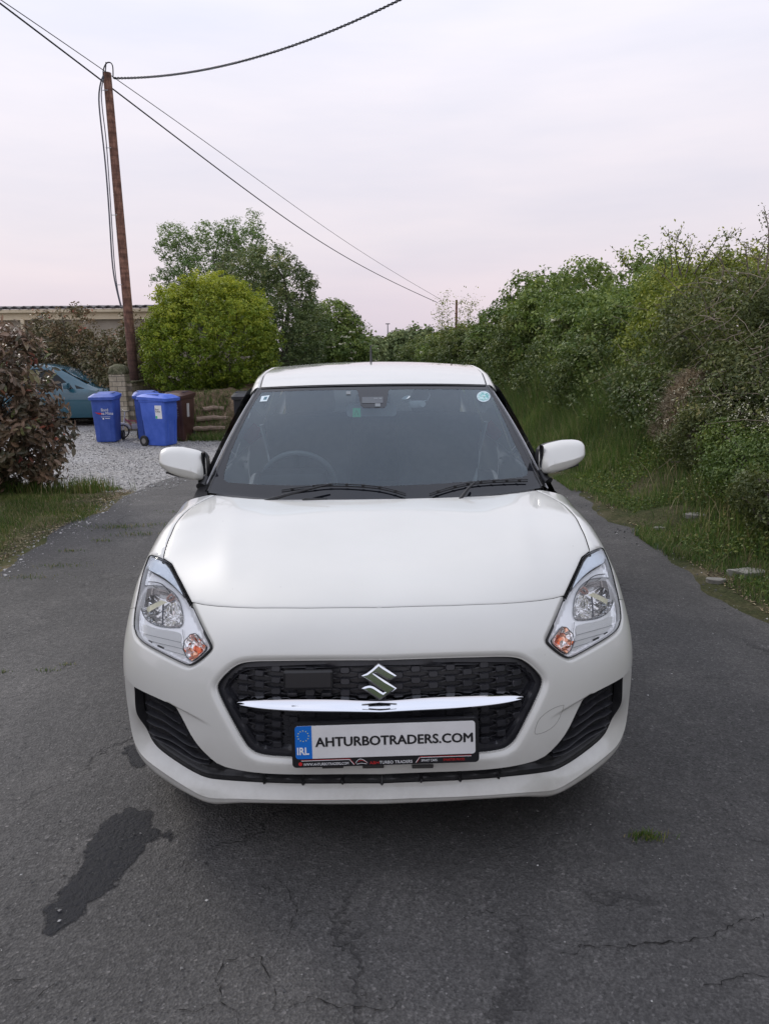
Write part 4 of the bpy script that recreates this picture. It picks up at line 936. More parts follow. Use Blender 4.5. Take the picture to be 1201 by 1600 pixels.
# rear end
def rear(c): return np.stack([c[:, 0], 3.82-.10*(c[:, 0]/.8)**2-.10*sstep(.75, .98, c[:, 1])-.04*sstep(.4, .2, c[:, 1]), c[:, 1]], 1)
def rglass(c): t = (c[:, 1]-.98)/.42; return np.stack([c[:, 0], 3.72-.14*t-.09*(c[:, 0]/.7)**2, c[:, 1]], 1)
def whole(name, fn, loop, mat, holes=()):
    c, f = tri_region(resamp(np.array(loop, float), .04, True), holes, .05); return mesh_obj(name, fn(c), f[:, ::-1].copy(), mat, car, True)
whole('rear_bumper', rear, [(-.79, .22), (.79, .22), (.80, .60), (-.80, .60)], white); tg = whole('tailgate', rear, [(-.78, .605), (.78, .605), (.74, .985), (-.74, .985)], white)
whole('rear_screen', rglass, [(-.70, .985), (.70, .985), (.56, 1.36), (-.56, 1.36)], dark_glass)
MB().box((0, 3.62, 1.395), (1.08, .16, .03), None, .012).build('rear_spoiler', white, car, True)
for s_ in (1, -1): MB().box((s_*.73, 3.73, .86), (.14, .12, .22), None, .03).build('tail_light', pm('tail_red', (.4, .01, .01), .15), car, True)
# wheels
for (y0, z0) in (wheel_c, rw_c):
    for s_ in (1, -1):
        c0 = (s_*.765, y0, .305); prof = [(.19, -.085), (.25, -.10), (.285, -.098), (.303, -.08), (.307, -.04), (.307, .04), (.303, .08), (.285, .098), (.25, .10), (.19, .085)]
        ty = MB().lathe(prof, c0, 'X', 40).build('wheel', tyre_m, car, True)
        MB().lathe([(.195, -.08), (.185, 0), (.195, .08), (.20, .085)], c0, 'X', 32).build('rim', alloy, ty, True)
        mb = MB(); mb.lathe([(0, s_*.07), (.055, s_*.07), (.06, s_*.05)], c0, 'X', 20)
        for k in range(5):
            a = 2*math.pi*k/5; mb.tube([(c0[0]+s_*.062, y0+.03*math.cos(a), .305+.03*math.sin(a)), (c0[0]+s_*.07, y0+.19*math.cos(a), .305+.19*math.sin(a))], [.025, .018], 6)
        mb.build('wheel_spokes', alloy, ty, True)
        a_ = np.linspace(-.3, math.pi+.3, 24); rr0 = .362 if y0 < 2 else .388; oc = np.stack([np.full(24, s_*.845), y0-rr0*np.cos(a_), .305+rr0*np.sin(a_)-.005], 1)
        mb = MB(); V, F = strip([oc, oc*[.66, 1, 1]]); mb.add(V, F); mb.build('wheel_arch_liner', blackp, car, True)
MB().box((0, 2.0, .30), (1.28, 3.4, .12), None, .02).build('chassis', blackp, car)
MB().box((0, .62, .45), (1.0, .9, .5), None, .05).build('engine_bay', gapm, car)
# aerial
q = at_y(579.5, 566, 2.6); mb = MB(); mb.tube([q+[0, 0, -.02], q+[0, .02, .015], q+[0, .08, .10]], [.016, .007, .0035], 8); mb.build('aerial', seal, car, True)
# ---- door mirrors
def mirror(s_):
    P0 = at_y(*((285, 721) if s_ < 0 else (878, 710)), 1.25); hw = .066*1.13; 
    mb = MB(); bmm = bmesh.new(); nx, nz = 20, 16
    # shell: superellipse outline in the XZ plane, domed forward with a ridge
    def outline(a):
        ca, sa = math.cos(a), math.sin(a); x = .100*math.copysign(abs(ca)**.40, ca); z = .0625*math.copysign(abs(sa)**.44, sa)
        if x > 0: z *= 1-.30*(x/.102)**1.6
        if z > 0: z *= (1+.05*(1-abs(x)/.102)); 
        z -= .004+.010*(-x/.102)*(z < 0)
        return x, z+.018*(x/.102)
    V = []; n = 56; rings_ = 26
    for r in range(rings_+1):
        t = r/rings_; 
        for k in range(n):
            x, z = outline(2*math.pi*k/n); x *= t; z *= t
            xr = x/.102; zr = -.018+.028*max(xr, -1)*.9; zt = .066+.018*xr; zb = -.072+.018*xr
            up_ = (zt-z)/(zt-zr) if z > zr else 1-.22*((zr-z)/(zr-zb+1e-6))
            d = .082*max(up_, 0)**.80*(1-.42*max(xr, 0)**2.2)
            d = d*max(0, 1-t**14)**.5+.018*max(0, 1-t**6)
            V.append((x, -d, z))
    F = [(r*n+k, r*n+(k+1) % n, (r+1)*n+(k+1) % n, (r+1)*n+k) for r in range(rings_) for k in range(n)]
    V = np.array(V)*[s_, 1, 1]+P0+[0, .02, 0]
    mb.add(V, F); root = mb.build('door_mirror', white, car, True)
    bm = bmesh.new(); bm.from_mesh(root.data); bmesh.ops.remove_doubles(bm, verts=bm.verts, dist=1e-5); bm.to_mesh(root.data); bm.free()
    oc = np.array([outline(2*math.pi*k/n) for k in range(n)])
    def ringp(sc, y, dx=0, dz=0): return np.stack([oc[:, 0]*sc*s_+P0[0]+dx*s_, np.full(n, P0[1]+y), oc[:, 1]*sc+P0[2]+dz], 1)
    mb = MB(); V, F = strip([ringp(.99, .018), ringp(1.0, .03, -.006, -.004), ringp(.98, .055, -.010, -.004), ringp(.90, .058, -.010, -.004)], True); mb.add(V, F)
    k = len(mb.f); mb.build('mirror_frame', blackp, root, True)
    mb = MB(); V = ringp(.90, .057, -.010, -.004); mb.add(V, [tuple(range(n))]); mb.build('mirror_glass', chrome, root)
    # black underside and arm
    lowp = [];
    for k in range(25):
        t = k/24; x = -.096+.165*t; z = -.070+.026*t**2; lowp.append((x, z))
    mb = MB(); rr_ = []
    for (x, z) in lowp: rr_.append((P0[0]+s_*x, P0[1]-.018, P0[2]+z))
    mb.tube(rr_, np.linspace(.014, .004, 25), 8)
    q0 = P0+np.array([-s_*.10, -.012, -.080]); q1 = np.array([s_*.755, 1.20, .965]); mb.tube([q0+[s_*.03, 0, .004], q0, q0*.5+q1*.5+[0, 0, -.002], q1], [.018, .020, .018, .026], 10); mb.build('mirror_arm', blackp, root, True)
    MB().prism([(-.0985, -.056), (-.093, -.060), (-.091, .040), (-.0955, .044), (-.0985, .038)], -.030, .02, lambda a, b, h: (P0[0]+s_*a, P0[1]+h, P0[2]+b)).build('mirror_inner_edge', gloss_black, root)
mirror(-1); mirror(1)
# =================================================================== THE LANE AND THE YARD
rng = np.random.default_rng(7)
def zg(X, Y):
    X, Y = np.asarray(X, float), np.asarray(Y, float)
    z = -.25*sstep(4.8, 11, Y)*sstep(1.2, -1.5, X)
    z = z+.62*sstep(2.35, 4.3, X)*sstep(-6, 0, Y)*(1-.0*Y)+.03*sstep(-2.75, -3.6, X)*sstep(6.6, 5.6, Y)
    z = z+.75*sstep(-8, -11, X)*sstep(4, 2, Y)
    return z
def fbm1(x, seed=0):
    r = np.random.default_rng(seed); o = 0
    for k in range(5): o = o+np.sin(x*(1.3*1.9**k)+r.uniform(0, 6.3))*.5**k
    return o
def ground_sheet(name, loop, mat, step, kind='structure', dz=0.0):
    c, f = tri_region(np.array(loop, float), (), step); n2 = noise2(c)
    return c, f
def bnd(x0, y0, x1, y1, amp, step=.12, seed=1):
    n = max(2, int(math.hypot(x1-x0, y1-y0)/step)); t = np.linspace(0, 1, n+1); d = np.array([x1-x0, y1-y0]); d = d/np.linalg.norm(d); nn = np.array([-d[1], d[0]])
    w_ = amp*fbm1(t*n*step*2.2, seed)*np.sin(np.pi*np.clip(t*8, 0, .5))*np.sin(np.pi*np.clip((1-t)*8, 0, .5))
    return np.stack([x0+(x1-x0)*t, y0+(y1-y0)*t], 1)+nn*w_[:, None]
def grid_region(loop, near=.10, far=.8):
    """denser points near the camera"""
    V = [tuple(p) for p in loop]; k = len(V); Ed = [(i, (i+1) % k) for i in range(k)]; pts = []
    lo, hi = loop.min(0), loop.max(0); y = lo[1]
    while y < hi[1]:
        s_ = near+(far-near)*min(1, max(0, (abs(y)-3)/25)); xs_ = np.arange(lo[0]+s_*rng.random(), hi[0], s_); pts += [(x, y+.2*s_*rng.random()) for x in xs_]; y += s_
    pts = np.array(pts); pts = pts[inpoly(pts, loop)]; pts = pts[dpoly(pts, loop, True) > .03]
    r = delaunay_2d_cdt([Vector(v) for v in V]+[Vector(tuple(p)) for p in pts], Ed, [], 0, 1e-6)
    vv = np.array([tuple(v) for v in r[0]]); ff = np.array([f for f in r[2]], int); ff = ff[inpoly(vv[ff].mean(1), loop)]
    a, b, cc = vv[ff[:, 0]], vv[ff[:, 1]], vv[ff[:, 2]]; ar = (b[:, 0]-a[:, 0])*(cc[:, 1]-a[:, 1])-(b[:, 1]-a[:, 1])*(cc[:, 0]-a[:, 0])
    ff = ff[np.abs(ar) > 1e-9]; ar = ar[np.abs(ar) > 1e-9]; ff[ar < 0] = ff[ar < 0][:, ::-1]; return vv, ff
def sheet(name, loop, mat, near=.12, far=.9, rough=0.0, seed=0):
    vv, ff = grid_region(np.asarray(loop, float), near, far); Z = zg(vv[:, 0], vv[:, 1])
    if rough:
        inner_ = np.clip(dpoly(vv, np.asarray(loop, float), True)/.5, 0, 1); Z = Z+rough*inner_*(fbm1(vv[:, 0]*2.1+vv[:, 1], seed)*fbm1(vv[:, 1]*1.7-vv[:, 0]*.6, seed+1))
    o = mesh_obj(name, np.column_stack([vv, Z]), ff, mat, None, True); o['kind'] = 'structure'; return o
# ---- materials of the ground
def asphalt():
    m, nt, b = newmat('asphalt'); tc = nt.nodes.new('ShaderNodeTexCoord'); v = tc.outputs['Object']
    fine = noise(nt, 150, 3, .7, vec=v); mid = noise(nt, 34, 5, .65, vec=v); big = noise(nt, 1.3, 6, .62, vec=v); huge = noise(nt, .5, 3, .5, vec=v)
    vor = nt.nodes.new('ShaderNodeTexVoronoi'); vor.inputs['Scale'].default_value = 130; L(nt, v, vor.inputs['Vector'])
    base = rampn(nt, big.outputs[0], [(.30, (.043, .0405, .039)), (.50, (.066, .062, .0585)), (.68, (.100, .093, .086))])
    c = mixc(nt, .55, base.outputs[0], rampn(nt, huge.outputs[0], [(.35, (.052, .050, .048)), (.65, (.082, .079, .077))]).outputs[0])
    agg = rampn(nt, vor.outputs['Color'], [(.0, (.55,)*3), (.5, (.95,)*3), (.80, (1.2,)*3), (.93, (1.9, 1.9, 1.9)), (1, (3.0, 2.9, 2.8))])
    c = mixc(nt, .8, c, agg.outputs[0], 'MULTIPLY')
    fr = rampn(nt, fine.outputs[0], [(.3, (.5,)*3), (.5, (1.0,)*3), (.72, (1.7,)*3)]); c = mixc(nt, .75, c, fr.outputs[0], 'MULTIPLY')
    # pale worn patches made of light grit
    wm = noise(nt, 2.6, 7, .72, vec=v); wr = rampn(nt, wm.outputs[0], [(.50, (0,)*3), (.74, (1,)*3)])
    gr_ = rampn(nt, noise(nt, 80, 3, .7, vec=v).outputs[0], [(.50, (0,)*3), (.60, (1,)*3)]); k = math_(nt, 'MULTIPLY', wr.outputs[0], gr_.outputs[0]); k = math_(nt, 'MULTIPLY', k, .75)
    c = mixc(nt, k, c, (.17, .16, .15))
    dk = noise(nt, 3.3, 6, .75, vec=v, dist=.4); dkr = rampn(nt, dk.outputs[0], [(.25, (1,)*3), (.40, (0,)*3)]); c = mixc(nt, math_(nt, 'MULTIPLY', dkr.outputs[0], .4), c, (.022, .021, .022))
    wz = noise(nt, 2.2, 5, .7, vec=v); va = nt.nodes.new('ShaderNodeVectorMath'); va.operation = 'MULTIPLY_ADD'; L(nt, wz.outputs['Color'], va.inputs[0]); va.inputs[1].default_value = (.55, .55, 0); L(nt, v, va.inputs[2])
    ve = nt.nodes.new('ShaderNodeTexVoronoi'); ve.feature = 'DISTANCE_TO_EDGE'; ve.inputs['Scale'].default_value = 1.15; L(nt, va.outputs[0], ve.inputs['Vector'])
    ck = rampn(nt, ve.outputs['Distance'], [(.0, (1,)*3), (.007, (.9,)*3), (.016, (0,)*3)]); cm = noise(nt, 1.1, 3, .5, vec=v); cmr = rampn(nt, cm.outputs[0], [(.47, (0,)*3), (.60, (1,)*3)]); ckf = math_(nt, 'MULTIPLY', ck.outputs[0], cmr.outputs[0])
    c = mixc(nt, math_(nt, 'MULTIPLY', ckf, .45), c, (.016, .015, .015))
    L(nt, c, b.inputs['Base Color'])
    rg = rampn(nt, mid.outputs[0], [(.3, (.62,)*3), (.7, (.88,)*3)]); L(nt, rg.outputs[0], b.inputs['Roughness']); b.inputs['Specular IOR Level'].default_value = .35
    n1 = bump(nt, b, vor.outputs['Distance'], .55, .006); n2 = bump(nt, b, mid.outputs[0], .6, .010, n1); n3 = bump(nt, b, fine.outputs[0], .4, .003, n2); bump(nt, b, math_(nt, 'MULTIPLY', ckf, -1.0), .6, .01, n3)
    return m
def gravel():
    m, nt, b = newmat('pale_gravel'); tc = nt.nodes.new('ShaderNodeTexCoord'); v = tc.outputs['Object']
    vor = nt.nodes.new('ShaderNodeTexVoronoi'); vor.inputs['Scale'].default_value = 34; L(nt, v, vor.inputs['Vector'])
    big = noise(nt, .8, 5, .6, vec=v)
    c = rampn(nt, vor.outputs['Color'], [(0, (.12, .115, .11)), (.35, (.27, .26, .25)), (.7, (.43, .42, .40)), (1, (.60, .585, .56))]).outputs[0]
    c = mixc(nt, .5, c, rampn(nt, big.outputs[0], [(.35, (.72, .69, .66)), (.65, (1.05, 1.05, 1.08))]).outputs[0], 'MULTIPLY')
    L(nt, c, b.inputs['Base Color']); b.inputs['Roughness'].default_value = .85
    h = math_(nt, 'MULTIPLY', vor.outputs['Distance'], -1.0); bump(nt, b, h, 1.0, .03); return m
def soil(name, a_, b_, c_, sc=2.0):
    m, nt, b = newmat(name); tc = nt.nodes.new('ShaderNodeTexCoord'); v = tc.outputs['Object']
    n1 = noise(nt, sc, 7, .7, vec=v); n2 = noise(nt, 45, 5, .7, vec=v)
    c = rampn(nt, n1.outputs[0], [(.32, a_), (.5, b_), (.68, c_)]).outputs[0]
    c = mixc(nt, .8, c, rampn(nt, n2.outputs[0], [(.3, (.45,)*3), (.5, (1,)*3), (.7, (1.8,)*3)]).outputs[0], 'MULTIPLY')
    L(nt, c, b.inputs['Base Color']); b.inputs['Roughness'].default_value = .95; b.inputs['Specular IOR Level'].default_value = .1; bump(nt, b, n2.outputs[0], .8, .02); return m
asph = asphalt(); grav = gravel()
verge_m = soil('verge_soil', (.045, .060, .020), (.095, .090, .042), (.20, .16, .10)); bank_m = soil('bank_soil', (.028, .040, .014), (.060, .060, .028), (.14, .115, .075)); field_m = soil('field_soil', (.03, .05, .015), (.04, .06, .02), (.06, .07, .03))
# shared borders
Lr = bnd(-2.75, -7, -2.78, 6.45, .07, .1, 3); Lg = bnd(-2.78, 6.45, -2.45, 14, .06, .2, 5); Lg2 = bnd(-2.45, 14, -1.5, 60, .1, .5, 6)
Rr = bnd(2.18, -7, 2.22, 12, .08, .1, 9); Rr2 = bnd(2.22, 12, 2.6, 60, .1, .5, 10)
Gv = bnd(-2.78, 6.45, -7.5, 6.9, .08, .12, 12)
road = sheet('road', np.concatenate([Lr, Lg[1:], Lg2[1:], Rr2[::-1], Rr[::-1][1:]]), asph, .16, 1.0, .006, 2)
sheet('gravel_yard', np.concatenate([Gv[::-1], Lg[1:], [(-3.2, 20), (-6, 27), (-16, 27), (-16, 6.9)]]), grav, .3, .8, .01, 3)
sheet('verge', np.concatenate([Gv, [(-16, 6.9), (-16, -7)], Lr]), verge_m, .14, .8, .02, 4)['label'] = 'rough grass verge on the left of the lane'
sheet('bank', np.concatenate([Rr, Rr2[1:], [(16, 60), (16, -7)]]), bank_m, .16, 1.2, .04, 5)
g = sheet('ground', np.array([(-900, -900), (900, -900), (900, 1500), (-900, 1500)], float), field_m, 60, 60); g.location.z = -.55
sheet('far_ground', np.concatenate([Lg2, [(-40, 60), (-40, 27), (-16, 27), (-6, 27), (-3.2, 20)]]), bank_m, 1.0, 1.5)
# ---- things on the asphalt: wet stain, cracks, grit
wet, ntq, bq = newmat('wet_stain'); bq.inputs['Specular IOR Level'].default_value = .35; 
q1 = noise(ntq, 60, 5, .7); q2 = noise(ntq, 12, 4, .6); L(ntq, rampn(ntq, q1.outputs[0], [(.35, (.32,)*3), (.65, (.75,)*3)]).outputs[0], bq.inputs['Roughness'])
L(ntq, rampn(ntq, q1.outputs[0], [(.3, (.004, .005, .008)), (.7, (.017, .018, .023))]).outputs[0], bq.inputs['Base Color']); bump(ntq, bq, q1.outputs[0], 1.0, .014)
ea = ntq.nodes.new('ShaderNodeAttribute'); ea.attribute_name = 'edge'; qn = noise(ntq, 26, 6, .75); qf = math_(ntq, 'ADD', math_(ntq, 'MULTIPLY', ea.outputs['Fac'], 26.0), math_(ntq, 'MULTIPLY', qn.outputs[0], 1.6)); qr = rampn(ntq, math_(ntq, 'SUBTRACT', qf, .75), [(.0, (0,)*3), (.30, (.97,)*3)])
L(ntq, qr.outputs[0], bq.inputs['Alpha'])
def road_z(x, y): 
    h = road_b.ray_cast(Vector((x, y, 2)), Vector((0, 0, -1))); return h[0].z if h[0] is not None else 0.0
bm = bmesh.new(); bm.from_mesh(road.data); road_b = BVHTree.FromBMesh(bm); bm.free()
def blob(name, px, mat, jag=.012, dz=.004, n=3):
    p = np.array([at_z(x, y, 0)[:2] for x, y in px]); p = resamp(chaikin(p, 1, True), .02, True); p = p+rng.normal(0, jag, p.shape)
    c, f = tri_region(p, (), .02); Z = np.array([road_z(*q) for q in c])+dz*.5; o = mesh_obj(name, np.column_stack([c, Z]), f, mat, None, True, attrs={'edge': ('POINT', dpoly(c, p, True))}); o['kind'] = 'structure'; return o
blob('puddle_stain', [(60,1463),(62,1428),(85,1405),(108,1375),(131,1345),(135,1312),(165,1280),(190,1264),(215,1257),(237,1264),(244,1285),(246,1298),(262,1297),(282,1300),(277,1313),(262,1313),(250,1310),(225,1325),(212,1345),(175,1385),(120,1437),(80,1461)], wet)
blob('oil_spot', [(410,1343),(420,1336),(440,1338),(448,1344),(436,1352),(418,1352)], wet, .008)
blob('oil_spot', [(190,1170),(205,1160),(225,1170),(232,1190),(222,1203),(205,1195)], wet, .008)
blob('oil_spot', [(318,1350),(330,1345),(336,1352),(326,1358)], wet, .006)
crack_m = pm('crack', (.020, .019, .018), .95, spec=.1)
def crack(px, w_, seed):
    r = np.random.default_rng(seed); p = np.array([at_z(x, y, 0)[:2] for x, y in px]); p = resamp(p, .010); 
    w0_ = np.cumsum(r.normal(0, .0045, p.shape), 0); w0_ -= np.linspace(0, 1, len(p))[:, None]*w0_[-1]; p = p+w0_+r.normal(0, .0018, p.shape)
    d = np.gradient(p, axis=0); n_ = np.stack([-d[:, 1], d[:, 0]], 1); n_ /= np.linalg.norm(n_, axis=1)[:, None]+1e-9
    wv_ = (w_*(.25+1.9*r.random(len(p))**2.2)*np.sin(np.pi*np.linspace(.04, .96, len(p)))**.4)[:, None]; a, b = p+n_*wv_, p-n_*wv_
    V = np.concatenate([a, b]); Z = np.array([road_z(*q) for q in V])+.003; n = len(p)
    return np.column_stack([V, Z]), [(i, i+1, n+i+1, n+i) for i in range(n-1)]
cr_ = [([(372,1600),(352,1530),(368,1502),(420,1500),(425,1540),(424,1570),(440,1578)],.0035),([(420,1500),(450,1470),(465,1432),(455,1400),(430,1372)],.003),([(465,1430),(510,1422),(560,1420)],.002),([(465,1432),(490,1370),(500,1350)],.0018),
 ([(440,1576),(520,1570),(600,1572),(640,1560)],.0025),([(180,1585),(240,1580),(300,1583),(340,1570)],.002),([(28,1590),(60,1560),(110,1528)],.002),([(866,1484),(895,1491),(910,1474),(950,1473),(1010,1476),(1060,1470),(1110,1460),(1160,1440),(1190,1428)],.004),
 ([(700,1440),(780,1430),(840,1465),(866,1484)],.0018),([(1100,1545),(1130,1538),(1170,1540),(1201,1530)],.004),([(410,1420),(420,1395),(405,1385)],.002),([(0,1540),(20,1530),(60,1522)],.003),([(1120,1200),(1160,1212),(1201,1230)],.002)]
mb = MB(); 
for i, (p, w_) in enumerate(cr_): mb.add(*crack(p, w_*.30, i))
o = mb.build('road_cracks', crack_m, None); o['kind'] = 'stuff'; tag(o, 'thin dark cracks running through the old asphalt', 'cracks')
def stones(n, xy, size, mat, name, label, cat, dz=0.0, zf=None, flat=.6):
    base = np.array([(1, 0, 0), (-1, 0, 0), (0, 1, 0), (0, -1, 0), (0, 0, 1), (0, 0, -1)], float); bf = np.array([(0, 2, 4), (2, 1, 4), (1, 3, 4), (3, 0, 4), (2, 0, 5), (1, 2, 5), (3, 1, 5), (0, 3, 5)])
    r = rng; s_ = size[0]+(size[1]-size[0])*r.random(n)**3; V = base[None]*(s_[:, None, None])*r.uniform(.55, 1.2, (n, 6, 1)); V[:, :, 2] *= flat
    a = r.random(n)*6.3; ca, sa = np.cos(a)[:, None], np.sin(a)[:, None]; X = V[:, :, 0]*ca-V[:, :, 1]*sa; Y = V[:, :, 0]*sa+V[:, :, 1]*ca
    z = (zf or (lambda x, y: zg(x, y)))(xy[:, 0], xy[:, 1]); V = np.stack([X+xy[:, :1], Y+xy[:, 1:2], V[:, :, 2]+z[:, None]+s_[:, None]*.2+dz], 2).reshape(-1, 3)
    F = (bf[None]+6*np.arange(n)[:, None, None]).reshape(-1, 3); o = mesh_obj(name, V, F, mat, None, False, attrs={'rnd': ('FACE', np.repeat(r.random(n), 8))}); o['kind'] = 'stuff'; tag(o, label, cat); return o
def rndmat(name, stops, rough=.8, trans=0.0, noise_amt=.0, spec=.4):
    m, nt, b = newmat(name); at = nt.nodes.new('ShaderNodeAttribute'); at.attribute_name = 'rnd'; f = at.outputs['Fac']
    c = rampn(nt, f, stops).outputs[0]
    if noise_amt:
        n = noise(nt, noise_amt, 4, .6); c = mixc(nt, .55, c, rampn(nt, n.outputs[0], [(.32, (.55, .6, .6)), (.5, (1, 1, 1)), (.68, (1.5, 1.45, 1.25))]).outputs[0], 'MULTIPLY')
    L(nt, c, b.inputs['Base Color']); b.inputs['Roughness'].default_value = rough; b.inputs['Specular IOR Level'].default_value = spec
    if trans:
        out = nt.nodes['Material Output']; t = nt.nodes.new('ShaderNodeBsdfTranslucent'); L(nt, c, t.inputs[0]); mx = nt.nodes.new('ShaderNodeMixShader'); mx.inputs[0].default_value = trans
        L(nt, b.outputs[0], mx.inputs[1]); L(nt, t.outputs[0], mx.inputs[2]); L(nt, mx.outputs[0], out.inputs[0])
    return m
grit_m = rndmat('grit', [(0, (.04, .04, .04)), (.6, (.10, .098, .095)), (.9, (.25, .24, .23)), (1, (.5, .49, .47))]); gst_m = rndmat('gravel_stones', [(0, (.11, .107, .105)), (.5, (.28, .27, .26)), (1, (.56, .55, .53))])
n = 9000; xy = np.stack([rng.uniform(-2.6, 2.1, n), -1.2+rng.random(n)**1.5*7], 1); stones(n, xy, (.0012, .0065), grit_m, 'road_grit', 'fine loose grit scattered over the dark asphalt', 'grit', .0, None, .5)
n = 16000; xy = np.stack([rng.uniform(-9, -2.4, n), 6.6+rng.random(n)*9], 1); stones(n, xy, (.008, .022), gst_m, 'gravel_chippings', 'pale grey stone chippings covering the yard', 'gravel', .004)
n = 700; xy = np.stack([-2.75+rng.normal(0, .12, n), rng.uniform(3, 7, n)], 1); stones(n, xy, (.004, .016), gst_m, 'edge_gravel', 'small pale stones along the left edge of the lane', 'gravel', .0)
n = 900; xy = np.stack([2.28+rng.normal(0, .13, n), rng.uniform(1.2, 9, n)], 1); stones(n, xy, (.003, .013), grit_m, 'bank_gravel', 'small stones along the foot of the grassy bank', 'gravel', .0)
flat_m = dirty('flat_stone', (.16, .15, .13), (.28, .27, .24), 18, .9)
for i, (px, py, s_) in enumerate([(880,730,.09),(1112,943,.10),(1058,935,.06),(965,966,.05),(1195,985,.07),(905,838,.07),(930,872,.05)]):
    pass
for i, (px, py, s_, lb) in enumerate([(1088,815,.11,'flat pale stone lying in the grass low on the bank'),(1170,891,.11,'flat grey stone at the lane edge, rightmost of the stones by the grass'),(1150,888,.06,'small grey stone beside the flat stone at the right lane edge'),(1117,899,.06,'thin grey stone on the lane edge left of the flat one'),(1030,820,.05,'small dark stone at the foot of the bank near the mirror')]):
    q = at_z(px, py, .05); mb = MB(); a = rng.random(9)*.5+.8; pl_ = [(s_*a[k]*math.cos(k*.698), s_*.6*a[k]*math.sin(k*.698)) for k in range(9)]
    z0 = float(zg(q[0], q[1])); mb.prism(pl_, -.02, .02+.1*s_, lambda x, y, h: (x+q[0], y+q[1], z0+h)); o = mb.build('stone', flat_m); tag(o, lb, 'stone', 'stones along the right edge of the lane')
# ---- grass
def blades(name, xy, hgt, wid, mat, label, seed=0, lean=.5, parent=None, z0=None):
    r = np.random.default_rng(seed); n = len(xy); h = np.broadcast_to(hgt, (n,))*r.uniform(.5, 1.25, n); a = r.random(n)*6.283; l = lean*h*r.uniform(.2, 1.2, n); la = r.random(n)*6.283
    w_ = np.broadcast_to(wid, (n,))*r.uniform(.7, 1.3, n); z = zg(xy[:, 0], xy[:, 1]) if z0 is None else z0
    dx, dy = np.cos(a)*w_/2, np.sin(a)*w_/2; lx, ly = np.cos(la)*l, np.sin(la)*l; x, y = xy[:, 0], xy[:, 1]
    V = np.stack([np.stack([x-dx, y-dy, z-.01], 1), np.stack([x+dx, y+dy, z-.01], 1), np.stack([x+lx*.35-dx*.8, y+ly*.35-dy*.8, z+h*.55], 1), np.stack([x+lx*.35+dx*.8, y+ly*.35+dy*.8, z+h*.55], 1), np.stack([x+lx, y+ly, z+h*.95], 1)], 1).reshape(-1, 3)
    b = 5*np.arange(n)[:, None]; F = np.concatenate([b+[0, 1, 3], b+[0, 3, 2], b+[2, 3, 4]]); rn = r.random(n)
    o = mesh_obj(name, V, F, mat, parent, True, attrs={'rnd': ('FACE', np.concatenate([rn, rn, rn]))}); 
    if label: o['kind'] = 'stuff'; tag(o, label, 'grass')
    return o
grass_m = rndmat('grass', [(0, (.05, .105, .018)), (.4, (.09, .15, .03)), (.7, (.15, .18, .045)), (.88, (.24, .20, .09)), (1, (.38, .32, .18))], .6, .3, 1.6, .3)
tall_m = rndmat('tall_grass', [(0, (.045, .095, .020)), (.45, (.095, .165, .036)), (.75, (.155, .195, .055)), (.93, (.20, .19, .08)), (1, (.36, .30, .17))], .6, .3, 1.2, .3)
def clumpy(n, x0, x1, y0, y1, scale, seed, thr=.0):
    r = np.random.default_rng(seed); xy = np.stack([r.uniform(x0, x1, n), r.uniform(y0, y1, n)], 1); f = fbm1(xy[:, 0]*scale+.7*xy[:, 1], seed)*fbm1(xy[:, 1]*scale-.5*xy[:, 0], seed+3); return xy[f > thr-.6*r.random(n)]
xy = clumpy(95000, -6.5, -2.72, 1.5, 6.75, 2.4, 1, .0); xy = xy[(xy[:, 0] < -2.86-.14*fbm1(xy[:, 1]*2, 7)-.1*rng.random(len(xy)))]
blades('verge_grass', xy, .045, .0045, grass_m, 'short patchy grass of the verge left of the lane', 3, .7)
xy = np.stack([-4.3+rng.normal(0, .5, 1500), 6.35+rng.normal(0, .12, 1500)], 1); xy = np.concatenate([xy, np.stack([-3.3+rng.normal(0, .12, 260), 6.4+rng.normal(0, .1, 260)], 1)]); blades('weed_tufts', xy, .19, .008, grass_m, 'taller weeds along the edge of the gravel', 4, .4)
tf = [(0,1052),(85,1048),(105,1040)]; pts = []
for (px, py, sx_, n) in [(185,823,.16,240),(215,835,.10,100),(160,845,.05,50),(110,862,.06,60),(100,885,.09,80),(45,902,.10,90),(75,1050,.03,30),(105,1041,.02,30),(5,1052,.02,20),(240,820,.10,40),(270,800,.08,30),(1010,1308,.035,120)]:
    q = at_z(px, py, 0)[:2]; pts.append(np.stack([q[0]+rng.normal(0, sx_, n), q[1]+rng.normal(0, sx_*.35, n)], 1))
xy = np.concatenate(pts); blades('lane_weeds', xy, .022, .004, grass_m, 'small green weeds growing through the asphalt', 5, .9)
def band(n, seed, x0, x1, y0, y1, p=1.0):
    r = np.random.default_rng(seed); return np.stack([x0+(x1-x0)*r.random(n)**p, r.uniform(y0, y1, n)], 1)
xy = band(46000, 11, 2.18, 3.4, 1.0, 10, 1.7); xy = xy[xy[:, 0] > 2.24+.10*fbm1(xy[:, 1]*1.9, 8)+.12*np.random.default_rng(1).random(len(xy))]; blades('bank_grass', xy, .06, .005, tall_m, 'low grass at the foot of the bank', 6, .8)
xy = band(80000, 12, 2.5, 4.3, 1.2, 20, .8); xy = xy[(xy[:, 1] > 6.3) | (np.random.default_rng(2).random(len(xy)) < .42)]; d_ = sstep(2.4, 3.5, xy[:, 0]); far_ = sstep(5.0, 8.0, xy[:, 1]); hh = (.09+.25*d_)*(1+1.35*far_)*(.7+.5*np.abs(fbm1(xy[:, 1]*1.3+xy[:, 0], 4)))
blades('bank_tall_grass', xy, hh, .006, tall_m, 'long unmown grass climbing the bank under the hedge', 7, .45)

